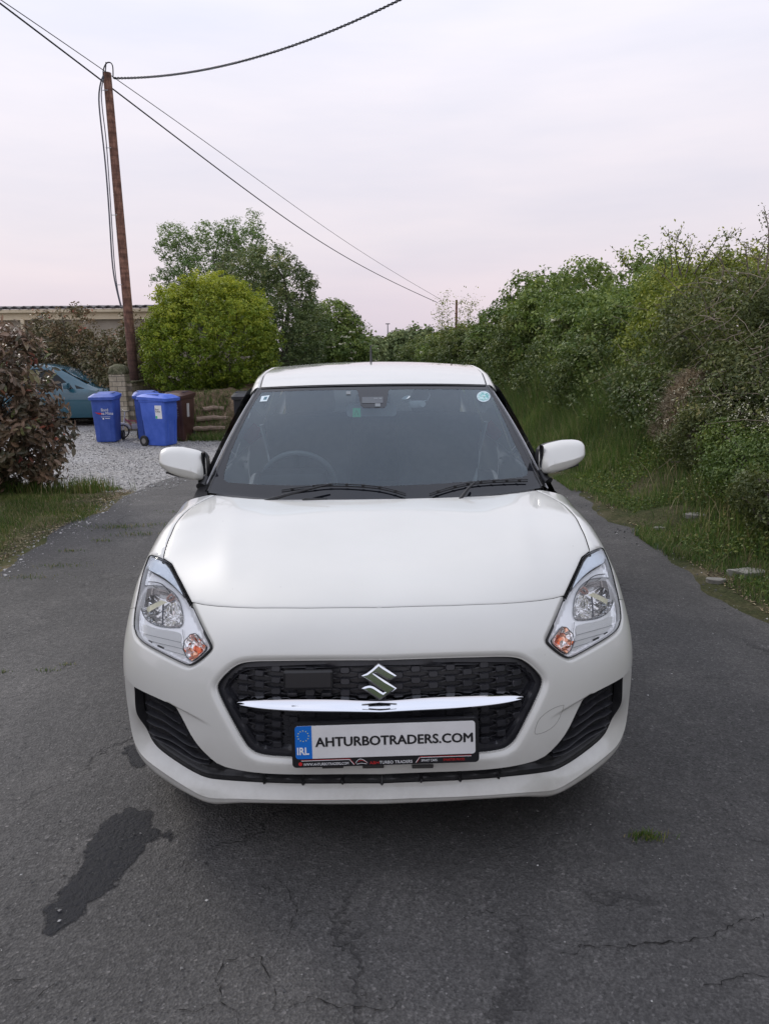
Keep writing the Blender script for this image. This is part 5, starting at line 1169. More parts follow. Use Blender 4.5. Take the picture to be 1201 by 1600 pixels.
litter = rndmat('leaf_litter', [(0, (.05, .035, .02)), (.4, (.14, .10, .06)), (.8, (.30, .24, .15)), (1, (.45, .38, .26))], .9, .0, 3)
# =================================================================== TREES, SHRUBS AND HEDGE
def leaves(name, C_, size, mat, parent, seed=0, aspect=.5, out=None, up=.35, fold=.25, rnd=None, near=False):
    """one folded leaf per point"""
    r = np.random.default_rng(seed); n = len(C_); s_ = size*r.uniform(.6, 1.3, n)[:, None]
    nrm = r.normal(0, 1, (n, 3)); 
    if out is not None: nrm = nrm*.75+out*1.1
    nrm[:, 2] += up; nrm /= np.linalg.norm(nrm, axis=1)[:, None]
    t = r.normal(0, 1, (n, 3)); t[:, 2] -= .25; t -= nrm*(t*nrm).sum(1)[:, None]; t /= np.linalg.norm(t, axis=1)[:, None]; b = np.cross(nrm, t)
    w_ = s_*aspect*.5; f = nrm*w_*fold*2
    if near:
        V = np.stack([C_-t*s_*.5, C_-t*s_*.22+b*w_*.85+f*.8, C_-t*s_*.22-b*w_*.85+f*.8, C_+t*s_*.15+b*w_*.9+f*.8, C_+t*s_*.15-b*w_*.9+f*.8, C_+t*s_*.5-nrm*s_*.08, C_-t*s_*.02], 1).reshape(-1, 3)
        k = 7*np.arange(n)[:, None]; F = np.concatenate([k+[0, 1, 6], k+[0, 6, 2], k+[1, 3, 6], k+[2, 6, 4], k+[3, 5, 6], k+[4, 6, 5]]); m_ = 6
    else:
        V = np.stack([C_-t*s_*.5, C_+b*w_+f, C_-b*w_+f, C_+t*s_*.5], 1).reshape(-1, 3); k = 4*np.arange(n)[:, None]; F = np.concatenate([k+[0, 1, 3], k+[0, 3, 2]]); m_ = 2
    rn = r.random(n) if rnd is None else rnd
    return mesh_obj(name, V, F, mat, parent, True, attrs={'rnd': ('FACE', np.tile(rn, m_))})
def crown_pts(lobes, n, clump, per, seed, inner=.25, zmin=None):
    """leaf positions gathered into clumps over a set of ellipsoid lobes"""
    r = np.random.default_rng(seed); vol = np.array([l[3]*l[4]+l[4]*l[5]+l[3]*l[5] for l in lobes]); nc = max(4, n//per); which = r.choice(len(lobes), nc, p=vol/vol.sum())
    Lb = np.array(lobes)[which]; d = r.normal(0, 1, (nc, 3)); d /= np.linalg.norm(d, axis=1)[:, None]; rad = np.where(r.random(nc) < inner, r.uniform(.3, .85, nc), r.uniform(.82, 1.06, nc))[:, None]
    rad = rad*(1+.10*np.sin(d[:, :1]*7+which[:, None])*np.sin(d[:, 2:]*6+d[:, 1:2]*5)); cc = Lb[:, :3]+d*Lb[:, 3:6]*rad
    # clumps buried inside another lobe are dropped
    keep = np.ones(nc, bool)
    for j, l in enumerate(lobes):
        q = (((cc-np.array(l[:3]))/np.array(l[3:6]))**2).sum(1); keep &= ~((q < .45) & (which != j))
    cc, d = cc[keep], d[keep]; m_ = len(cc); cr = clump*r.uniform(.5, 1.4, m_)
    k = np.repeat(np.arange(m_), per); g = r.normal(0, 1, (len(k), 3)); g /= np.linalg.norm(g, axis=1)[:, None]; P = cc[k]+g*(cr[k]*r.random(len(k))**.45)[:, None]*[1, 1, .75]
    tone = r.random(m_)[k]; P_out = (g*.6+d[k]*.6)
    if zmin is not None: q = P[:, 2] > zmin; return P[q], P_out[q], tone[q], cc
    return P, P_out, tone, cc
def limb(mb, a, b, r0, r1, seed, seg=6, wob=.08):
    r = np.random.default_rng(seed); n = 6; t = np.linspace(0, 1, n)[:, None]; P = np.array(a)*(1-t)+np.array(b)*t; ln = np.linalg.norm(np.array(b)-np.array(a)); P[1:-1] += r.normal(0, wob*ln*.5, (n-2, 3)); P[:, 2] += .08*ln*np.sin(np.pi*t[:, 0]); mb.tube(P, np.linspace(r0, r1, n), seg)
bark = dirty('bark', (.05, .042, .034), (.13, .11, .09), 9, .9, .01, stretch=(6, 6, 1)); dry_twig = pm('dry_twig', (.20, .165, .125), .9)
DENS = 2.3
def shrub(name, label, cat, base, lobes, n, leaf, mat, seed, clump=.16, per=34, aspect=.5, near=False, group=None, trunk_r=.05, limbs=14, inner=.25, up=.35, gz=None):
    z0 = float(zg(base[0], base[1])) if gz is None else gz; t = thing(name, label, cat, (base[0], base[1], z0), 0, group); o = np.array([base[0], base[1], z0])
    n = int(n*DENS); leaf = leaf*(1.28 if not near else 1.05); P, out, tone, cc = crown_pts(lobes, n, clump, per, seed, inner, z0+.02); r = np.random.default_rng(seed+1)
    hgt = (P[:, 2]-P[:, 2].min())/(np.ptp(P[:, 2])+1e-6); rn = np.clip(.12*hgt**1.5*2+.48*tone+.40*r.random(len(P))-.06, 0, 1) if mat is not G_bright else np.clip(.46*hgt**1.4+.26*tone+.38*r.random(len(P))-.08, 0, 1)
    leaves('crown', P-o, leaf, mat, t, seed, aspect, out, up, near=near, rnd=rn)
    mb = MB(); top = np.array([0, 0, (np.array(lobes)[:, 2].mean()-z0)*.55]); 
    if trunk_r > .07: limb(mb, (0, 0, -.05), top, trunk_r, trunk_r*.7, seed, 9, .03); src = top
    for i in range(limbs):
        e = cc[r.integers(len(cc))]-o; s0 = top*r.uniform(.5, 1) if trunk_r > .07 else np.array([r.normal(0, .12), r.normal(0, .12), 0]); limb(mb, s0, e, trunk_r*.45, .004+.05*trunk_r, seed+i, 5)
    mb.build('trunk', bark, t, True); return t
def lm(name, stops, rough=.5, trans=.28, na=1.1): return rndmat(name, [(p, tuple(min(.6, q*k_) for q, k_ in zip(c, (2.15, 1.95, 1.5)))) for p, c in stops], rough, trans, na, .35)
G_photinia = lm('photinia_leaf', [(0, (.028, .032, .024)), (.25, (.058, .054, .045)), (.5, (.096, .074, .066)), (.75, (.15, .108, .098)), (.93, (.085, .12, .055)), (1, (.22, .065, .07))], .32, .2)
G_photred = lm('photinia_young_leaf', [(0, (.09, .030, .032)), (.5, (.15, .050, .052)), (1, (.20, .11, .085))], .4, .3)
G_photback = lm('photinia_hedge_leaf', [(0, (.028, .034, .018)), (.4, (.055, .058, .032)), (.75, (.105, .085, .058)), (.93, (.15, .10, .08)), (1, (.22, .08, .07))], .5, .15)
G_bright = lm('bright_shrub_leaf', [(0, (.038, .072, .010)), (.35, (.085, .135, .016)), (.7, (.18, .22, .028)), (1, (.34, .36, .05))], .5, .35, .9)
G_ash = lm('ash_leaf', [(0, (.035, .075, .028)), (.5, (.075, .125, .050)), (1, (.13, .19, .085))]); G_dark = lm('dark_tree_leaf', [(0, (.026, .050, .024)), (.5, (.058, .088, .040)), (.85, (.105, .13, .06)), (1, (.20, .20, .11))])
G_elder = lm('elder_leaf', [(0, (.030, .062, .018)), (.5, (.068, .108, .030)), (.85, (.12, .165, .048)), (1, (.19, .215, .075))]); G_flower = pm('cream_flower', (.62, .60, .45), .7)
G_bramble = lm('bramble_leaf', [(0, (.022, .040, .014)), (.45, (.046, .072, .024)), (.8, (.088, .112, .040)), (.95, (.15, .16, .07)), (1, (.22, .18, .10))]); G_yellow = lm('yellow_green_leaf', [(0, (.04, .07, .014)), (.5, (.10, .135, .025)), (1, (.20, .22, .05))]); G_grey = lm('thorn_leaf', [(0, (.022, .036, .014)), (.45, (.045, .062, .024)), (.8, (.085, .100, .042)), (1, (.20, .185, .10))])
G_weed = lm('weed_leaf', [(0, (.025, .050, .014)), (.5, (.050, .085, .022)), (.9, (.085, .12, .032)), (1, (.14, .13, .05))])
def lobes_between(xc, yc, z0, z1, rx, ry, n, seed, rz=None, jit=.5):
    r = np.random.default_rng(seed); L_ = []
    for i in range(n):
        t = i/max(1, n-1); zc = z0+(z1-z0)*(.22+.62*r.random()); kk = .62 if zc > (z0+.65*(z1-z0)) else .8; rr = r.uniform(.42, .62); rz_ = (rz or (z1-z0)*.34)*r.uniform(.8, 1.1)
        zc = min(zc, z1-rz_*.9); L_.append((xc+r.uniform(-1, 1)*rx*jit, yc+r.uniform(-1, 1)*ry*jit, zc, rx*rr*kk*1.3, ry*rr*kk*1.3, rz_))
    L_.append((xc, yc, z0+(z1-z0)*.42, rx*.85, ry*.85, (z1-z0)*.44)); return L_
def px_x(px, d): return (px-582)*d/1121.4
n = 9000; e_ = rng.random(n) < .6; xy = np.stack([np.where(e_, 2.28+np.abs(rng.normal(0, .22, n)), -2.82-np.abs(rng.normal(0, .22, n))), np.where(e_, rng.uniform(1, 11, n), rng.uniform(2, 6.6, n))], 1)
lt = leaves('leaf_litter', np.column_stack([xy, zg(xy[:, 0], xy[:, 1])+.008]), .022, litter, None, 61, .45, None, 4.0); lt['kind'] = 'stuff'; tag(lt, 'brown leaf litter and dry bits along both edges of the lane', 'litter')
# near photinia at the left edge
lob = [(-4.35, 6.15, .95, .78, .75, .95), (-4.75, 5.5, 1.25, .6, .6, .62), (-4.10, 6.4, .55, .60, .5, .55), (-5.2, 6.4, 1.0, .8, .8, .9), (-4.5, 6.7, 1.35, .45, .5, .45), (-5.6, 5.5, .9, .8, .8, .85), (-4.05, 5.9, .95, .45, .45, .5), (-4.55, 6.0, 1.62, .45, .45, .42), (-5.1, 6.0, 1.75, .5, .5, .45)]
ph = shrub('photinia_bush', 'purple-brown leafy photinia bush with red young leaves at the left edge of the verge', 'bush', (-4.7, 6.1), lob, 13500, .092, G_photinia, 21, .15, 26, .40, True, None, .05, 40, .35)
r = np.random.default_rng(5); P, out, tone, cc = crown_pts([(l[0], l[1], l[2], l[3]*1.05, l[4]*1.05, l[5]*1.05) for l in lob], 520, .12, 6, 77, 0, .3); leaves('young_leaves', P-np.array(ph.location), .085, G_photred, ph, 6, .36, out, .5, near=True)
mb = MB(); PL = []
for k in range(46):
    a = r.uniform(-1.9, .9); x0, y0, zz = -4.5+.6*math.cos(a), 6.1+.5*math.sin(a), r.uniform(.3, 1.7); e = np.array([x0+.32*math.cos(a)+.12*r.random(), y0+.2*math.sin(a), zz+r.uniform(.1, .42)]); s0 = np.array([x0-.15, y0, zz-.1]); t = np.linspace(0, 1, 6)[:, None]; L_ = s0*(1-t)+e*t; L_[:, 2] += .05*np.sin(np.pi*t[:, 0]); mb.tube(L_-np.array(ph.location), np.linspace(.005, .002, 6), 4)
    for q in range(16): tt_ = r.uniform(.3, 1.05); PL.append(s0*(1-tt_)+e*tt_+r.normal(0, .028, 3))
mb.build('shoots', bark, ph, True); leaves('shoot_leaves', np.array(PL)-np.array(ph.location), .085, G_photinia, ph, 9, .34, None, .4, near=True)
# photinia hedge across the yard
for i, (px, d, top, w_) in enumerate([(35, 20.5, 2.2, 1.3), (85, 20.5, 2.35, 1.3), (128, 20.5, 2.75, 1.1), (165, 20.0, 2.35, 1.1), (200, 19.5, 2.35, 1.1), (228, 19, 2.4, 1.0)]):
    x = px_x(px, d); y = d-1.9; lb = ['dark photinia shrub in the back hedge, leftmost and half hidden by the near bush', 'dark photinia shrub behind the roof of the teal car', 'tallest dark photinia shrub in the back hedge, its tip over the gutter', 'dark photinia shrub left of the pole foot, above the bonnet of the teal car', 'dark photinia shrub in front of the wooden pole and behind the block pillar', 'dark photinia shrub between the block wall and the bright green shrub'][i]
    shrub('photinia_shrub', lb, 'shrub', (x, y), lobes_between(x, y, -.25, top, w_*1.0, .9, 6, 40+i), 5200, .075, G_photback, 50+i, .18, 26, .42, group='photinia shrubs in the hedge behind the yard', limbs=8)
# round bright shrub
KB = 1.10; x, d = (px_x(337, 16.2)+.08)*KB, 16.2*KB; R_b = 1.40*KB
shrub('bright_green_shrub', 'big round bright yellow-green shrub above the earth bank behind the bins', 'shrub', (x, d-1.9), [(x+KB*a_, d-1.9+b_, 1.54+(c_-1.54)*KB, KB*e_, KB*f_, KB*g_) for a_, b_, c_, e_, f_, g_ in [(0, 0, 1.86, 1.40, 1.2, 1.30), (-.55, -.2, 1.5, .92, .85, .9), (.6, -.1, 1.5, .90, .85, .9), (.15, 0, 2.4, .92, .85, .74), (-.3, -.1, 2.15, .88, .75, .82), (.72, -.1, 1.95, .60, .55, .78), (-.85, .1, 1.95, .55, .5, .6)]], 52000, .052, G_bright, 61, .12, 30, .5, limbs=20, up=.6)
# ash behind
x, d = px_x(345, 24), 24.0; T0 = d-1.9
al_ = [(x+px_x(582+dx, 24), T0+dy, 1.54+(550-py)*24/1121.4, rx, rx, rz) for dx, dy, py, rx, rz in [(dx_+8, dy_, py_+10, rx_*1.05, rz_) for dx_, dy_, py_, rx_, rz_ in [(-58, 0, 372, .42, .36), (-68, .3, 392, .40, .34), (-38, .4, 388, .45, .40), (-4, 0, 372, .42, .40), (14, .3, 392, .55, .5), (34, -.3, 372, .40, .42), (60, .2, 356, .24, .40), (58, 0, 388, .45, .5), (-70, -.3, 438, .36, .36), (-45, 0, 425, .6, .5), (-10, 0, 425, .8, .6), (35, .3, 425, .8, .7), (72, 0, 430, .55, .6), (-76, .2, 466, .30, .34), (96, 0, 412, .22, .40), (88, .3, 455, .5, .6), (0, .5, 480, 1.3, .8)]]]
shrub('ash_tree', 'tall feathery ash tree rising behind the bright green shrub', 'tree', (x, T0), al_, 13000, .075, G_ash, 71, .17, 16, .34, trunk_r=.10, limbs=34, up=.2, inner=.2)
x, d = px_x(450, 21), 21.0
dk = [(x+px_x(582+dx, 21), d-1.9+dy, 1.54+(550-py)*21/1121.4, rx, rx, rz) for dx, dy, py, rx, rz in [(-10, 0, 425, .5, .55), (-45, 0, 440, .7, .7), (5, 0, 465, .85, .9), (28, 0, 455, .5, .5), (-30, .3, 500, 1.2, 1.0), (25, 0, 520, .9, .9), (-70, .2, 430, .5, .5), (0, 0, 560, 1.1, .9)]]
shrub('dark_green_tree', 'darker grey-green tree right of the ash, shoulder to shoulder with it', 'tree', (x, d-1.9), dk, 17000, .062, G_dark, 81, .17, 26, .45, trunk_r=.10, limbs=20)
x, d = px_x(522, 26), 26.0
el = [(x+px_x(582+dx, 26), d-1.9+dy, 1.54+(550-py)*26/1121.4, rx, rx, rz) for dx, dy, py, rx, rz in [(-22, 0, 508, .75, .62), (5, 0, 505, .75, .66), (26, 0, 520, .6, .6), (40, .3, 542, .45, .45), (-35, 0, 540, .8, .8), (0, -.3, 550, 1.3, .8), (30, 0, 560, .9, .7)]]
et = shrub('elder_tree', 'rounded elder with cream flower heads left of the car aerial', 'tree', (x, d-1.9), el, 16000, .09, G_elder, 91, .20, 22, .42, trunk_r=.08, limbs=14)
def flowers(parent, lobes, n, size, seed, name='flower_heads'):
    P, out, tone, cc = crown_pts([(l[0], l[1]-.05, l[2], l[3]*1.06, l[4]*1.06, l[5]*1.06) for l in lobes], n, .03, 1, seed, 0); r = np.random.default_rng(seed); q = P[r.integers(0, len(P), n)]; q = np.repeat(q, 14, 0)+r.normal(0, 1, (n*14, 3))*[size, size, size*.25]
    return leaves(name, q-np.array(parent.location), size*.8, G_flower, parent, seed, .9, None, 2.0)
flowers(et, el, 190, .065, 92)
# distant trees at the end of the lane
far_m = lm('far_foliage', [(0, (.05, .08, .045)), (.6, (.085, .115, .06)), (1, (.13, .15, .085))], .8, .1)
for i, (px, d, ztop, w_, lb) in enumerate([(598, 95, 2.4, 5, 'distant low tree right of the aerial at the end of the lane'), (572, 60, 3.3, 3, 'distant tree just left of the aerial'), (625, 80, 3.4, 4.5, 'distant pale green tree beyond the right hedge'), (648, 65, 4.0, 4, 'distant rounded tree where the right hedge fades out')]):
    x = px_x(px, d); shrub('distant_tree', lb, 'tree', (x, d), lobes_between(x, d, -.3, ztop, w_*.7, 3, 5, 300+i), 4200, .30, far_m, 310+i, .6, 20, .6, group='distant trees closing the lane', limbs=5, trunk_r=.12)
# ---- right hedge
R = [ # Y, top, kind, xc, rx, n, leaf, label, name
 (4.6, 2.1, 'grey', 4.75, 1.25, 20000, .036, 'tangled dark thorn bush with bare stems at the right edge of the picture', 'thorn_bush'),
 (6.3, 2.45, 'grey', 4.6, 1.2, 24000, .038, 'dark thorn bush behind the dead bracken heap', 'thorn_bush'),
 (8.3, 2.75, 'yellow', 4.7, 1.35, 26000, .048, 'yellow-green bush with shoots standing above the hedge line', 'field_maple_bush'),
 (10.4, 2.85, 'elder', 4.75, 1.4, 20000, .060, 'mid green elder bush next to the yellow-green one', 'elder_bush'),
 (12.9, 3.2, 'elder', 4.8, 1.6, 20000, .070, 'tallest leafy elder bush on the hedge crest', 'elder_bush'),
 (16.2, 3.35, 'elder', 4.8, 1.7, 17000, .080, 'elder bush with a few cream flowers above the right mirror line', 'elder_bush'),
 (20.2, 3.4, 'elder', 4.7, 1.8, 15000, .09, 'elder bush where the hedge begins to drop towards the pole', 'elder_bush'),
 (25.5, 2.35, 'bramble', 4.5, 1.8, 10000, .09, 'low dark bush before the far wooden pole', 'hedge_bush'),
 (31, 2.5, 'bramble', 4.4, 1.9, 9000, .10, 'dark hedge bush just behind the far wooden pole', 'hedge_bush'),
 (38, 2.65, 'elder', 4.3, 2.2, 8000, .12, 'hedge bush with pale blossom beyond the far pole', 'hedge_bush'),
 (48, 2.6, 'bramble', 4.2, 2.4, 7000, .14, 'last dark bush visible along the right hedge', 'hedge_bush')]
KM = {'grey': G_grey, 'yellow': G_yellow, 'elder': G_elder, 'bramble': G_bramble}; hedge = []
for i, (x, y, tp, rx, ry, m_k, lb) in enumerate([(3.05, 2.9, .72, .40, .75, 'g', 'low weedy bramble at the right picture edge, nearest to the viewer'), (3.22, 4.05, .86, .42, .8, 'w', 'nettle clump low on the right bank below the bracken'), (3.40, 5.2, 1.02, .42, .8, 'g', 'pale-flecked weed clump right below the dead bracken')]): shrub('weed_clump', lb, 'weeds', (x, y), lobes_between(x, y, .30, tp, rx, ry, 6, 900+i, None, .6), 9000, .026, G_grey if m_k == 'g' else G_weed, 910+i, .10, 26, .5, group='weed clumps low on the right bank', limbs=16, inner=.3)
for i, (y, top, kd, xc, rx, n, lf, lb, nm) in enumerate(R):
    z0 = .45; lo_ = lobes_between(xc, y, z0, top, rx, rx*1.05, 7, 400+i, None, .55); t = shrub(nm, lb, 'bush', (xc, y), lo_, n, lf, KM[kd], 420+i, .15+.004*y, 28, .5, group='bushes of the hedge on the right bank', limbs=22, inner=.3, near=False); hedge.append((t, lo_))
    if kd == 'elder': flowers(t, lo_, 14, .055+.001*y, 440+i)
# bramble skirt along the foot of the hedge
for i, (y, n, lf, top, xc) in enumerate([(3.4, 9000, .034, 1.35, 4.3), (5.2, 12000, .036, 1.55, 4.05), (7.4, 14000, .040, 1.75, 3.95), (9.8, 14000, .046, 2.0, 3.9), (12.6, 13000, .052, 2.2, 3.9), (16, 11000, .060, 2.3, 3.85), (20.5, 9000, .075, 2.4, 3.8), (26, 7000, .09, 2.4, 3.8)]):
    lb = ['low bramble at the right edge beside the lane verge', 'bramble sprawling beside the dead bracken heap', 'bramble behind the tall grass, right of the mirror', 'dense dark bramble above the right door mirror', 'dark bramble mass left of the right door mirror', 'bramble by the rear shoulder of the white car roof', 'bramble low in the hedge just above the car roof corner', 'farthest bramble showing above the roof of the white car'][i]
    shrub('bramble_bush', lb, 'bush', (xc, y), lobes_between(xc, y, .25, top, .9+.02*y, 1.25+.03*y, 6, 500+i), n, lf, G_bramble if i != 1 else G_grey, 520+i, .12+.004*y, 26, .55, group='brambles at the foot of the right hedge', limbs=14, inner=.3)
# upright leafy shoots above the hedge
def shoots(parent, specs, leafm, lf, seed, name='upright_shoots', per=34, jt=.045):
    mb = MB(); r = np.random.default_rng(seed); PL = []; o = np.array(parent.location)
    for (a, b) in specs:
        a, b = np.array(a, float), np.array(b, float); t = np.linspace(0, 1, 8)[:, None]; P = a*(1-t)+b*t+np.sin(np.pi*t)*r.normal(0, .05, 3); mb.tube(P-o, np.linspace(.011, .003, 8), 5)
        for q in range(per): u = r.random()**.8; k = min(6, int(u*7)); PL.append(P[k]+(P[k+1]-P[k])*r.random()+r.normal(0, jt, 3))
        for q in range(4):
            k = r.integers(2, 7); e = P[k]+np.array([r.normal(0, .13), r.normal(0, .13), .10+.08*r.random()]); mb.tube(np.array([P[k], (P[k]+e)/2+[0, 0, .01], e])-o, [.004, .003, .002], 4)
            for s_ in range(9): PL.append(P[k]+(e-P[k])*r.random()+r.normal(0, .03, 3))
    mb.build('stems', dry_twig if leafm is G_grey else bark, parent, True); leaves(name, np.array(PL)-o, lf, leafm, parent, seed, .5, None, .3)
def hp(px, py, d): return (px_x(px, d), d-1.9, 1.54+((547-.0116*(px-600))-py)*d/1121.4)
shoots(hedge[1][0], [(hp(1175, 430, 8.0), hp(1163, 342, 8.0)), (hp(1190, 430, 8.0), hp(1196, 352, 8.0)), (hp(1150, 440, 8.2), hp(1138, 392, 8.2)), (hp(1110, 440, 8.6), hp(1098, 405, 8.6)), (hp(1201, 440, 7.6), hp(1212, 340, 7.6)), (hp(1168, 440, 8.0), hp(1178, 372, 8.0))], G_grey, .034, 601, per=60)
shoots(hedge[2][0], [(hp(1035, 440, 10.2), hp(1024, 372, 10.2)), (hp(1050, 440, 10.2), hp(1046, 366, 10.2)), (hp(1068, 435, 10.2), hp(1100, 378, 10.2)), (hp(1078, 435, 10.2), hp(1118, 375, 10.2)), (hp(1020, 440, 10.4), hp(1008, 400, 10.4)), (hp(1040, 450, 10.4), hp(1062, 385, 10.4)), (hp(975, 430, 11.4), hp(962, 408, 11.4)), (hp(1055, 440, 10.1), hp(1030, 386, 10.3))], G_yellow, .045, 602, per=44)
# sparse young tree by the far pole
x, y, z = hp(712, 500, 33); yt = thing('young_tree', 'thin young tree with sparse pale leaves by the far wooden pole', 'tree', (x-.3, y, .5)); shoots(yt, [((x-.4, y, 1.2), hp(690, 468, 33)), ((x-.3, y, 1.2), hp(700, 462, 33)), ((x-.2, y, 1.2), hp(722, 468, 33)), ((x, y, 1.2), hp(742, 470, 33)), ((x-.3, y, 1), hp(685, 490, 33)), ((x, y, 1.2), hp(735, 486, 33))], G_yellow, .085, 603, 'crown', 260, .20)
# bare stems tangled in the near hedge, dead bracken, straw
mb = MB(); r = np.random.default_rng(9)
for k in range(300):
    y = r.uniform(3.2, 8.5); x = 3.75+r.normal(0, .22)+.06*(y-5); z = r.uniform(.6, 2.2); L_ = r.uniform(.25, .9); a = r.uniform(0, 6.3); el_ = r.normal(.3, .5); v = np.array([math.cos(a)*.7, math.sin(a), el_]); v /= np.linalg.norm(v); P = np.array([x, y, z])+np.linspace(0, L_, 6)[:, None]*v; P[:, 2] -= .25*np.linspace(0, 1, 6)**2*L_; P += r.normal(0, .012, P.shape); mb.tube(P, np.linspace(.0045, .0018, 6), 4, False)
tw = mb.build('bare_stems', dry_twig, None, True); tw['kind'] = 'stuff'; tag(tw, 'bare brown stems tangled through the near end of the right hedge', 'stems')
fern_m = rndmat('dead_bracken', [(0, (.16, .125, .08)), (.5, (.32, .26, .175)), (.85, (.46, .39, .28)), (1, (.56, .49, .38))], .9, .1, 3)
r = np.random.default_rng(31); n = 9000; a = r.random(n)*6.3; rr = r.random(n)**.5; c0 = hp(1078, 640, 8.0); xy = np.stack([c0[0]+.05+rr*np.cos(a)*.36, c0[1]+rr*np.sin(a)*.55], 1); zz = c0[2]-.38+.75*(1-rr**2)+.10*(xy[:, 1]-c0[1]); bl_ = blades('dead_bracken_heap', xy, .10, .012, fern_m, None, 32, 2.2, None, zz); tag(bl_, 'heap of brown dead bracken hanging out of the hedge on the right bank', 'bracken')
bo_ = leaves('bracken_fronds', np.column_stack([xy, zz])+r.normal(0, .025, (len(xy), 3))+[-.03, -.03, .05], .055, fern_m, bl_, 77, .22); pz = np.column_stack([r.uniform(3.1, 3.9, 900), r.uniform(2.3, 7.5, 900)]); fl_h = leaves('weed_flowers', np.repeat(np.column_stack([pz, zg(pz[:, 0], pz[:, 1])+.45+.4*r.random(900)]), 5, 0)+r.normal(0, .012, (4500, 3)), .013, G_flower, None, 78, .9, None, 1.5); fl_h['kind'] = 'stuff'; tag(fl_h, 'tiny pale flower heads scattered over the weeds of the right bank', 'flowers')
n = 500; xy = np.stack([r.uniform(2.6, 4.0, n), r.uniform(2.5, 9, n)], 1); straw = rndmat('straw', [(0, (.22, .17, .09)), (1, (.45, .38, .25))], .8, .2, 2); blades('dry_straw', xy, .32, .005, straw, 'dry straw-coloured grass stalks standing in the bank grass', 33, .9)
n = 60000; xy = np.stack([2.42+1.6*r.random(n), r.uniform(1.3, 9.5, n)], 1); xy = xy[fbm1(xy[:, 0]*3+xy[:, 1], 8)*fbm1(xy[:, 1]*2.3-xy[:, 0], 9) > -.25*r.random(n)]; n = len(xy); zz = zg(xy[:, 0], xy[:, 1])+.03+.34*r.random(n)**1.4*sstep(2.4, 3.3, xy[:, 0]); wd = leaves('bank_weeds', np.column_stack([xy, zz]), .027, G_weed, None, 35, .6, None, 1.2); wd['kind'] = 'stuff'; tag(wd, 'broad-leaved weeds and nettles low on the right bank', 'weeds')
# hedges carry on behind the viewer, where the bodywork can reflect them
for i, (x, y) in enumerate([(4.6, 1.6), (4.9, -1.6), (5.0, -5.2), (-7.2, 2.0), (-7.4, -3.0), (-6.8, -7.5), (-6.5, -13), (4.5, -11)]):
    lb = ['hedge bush on the right bank level with the bonnet, out of frame', 'hedge bush on the right bank behind the viewer', 'second hedge bush behind the viewer on the right', 'garden bush left of the verge, beyond the picture edge', 'garden bush behind the viewer on the left', 'far garden bush behind the viewer on the left', 'farthest bush on the left behind the viewer', 'third hedge bush behind the viewer on the right'][i]
    shrub('hedge_bush', lb, 'bush', (x, y), lobes_between(x, y, .2, 2.7, 1.5, 1.9, 5, 700+i), 14000 if i in (0, 3) else 3500, .055 if i in (0, 3) else .14, G_bramble, 720+i, .35, 20, .6, limbs=6)
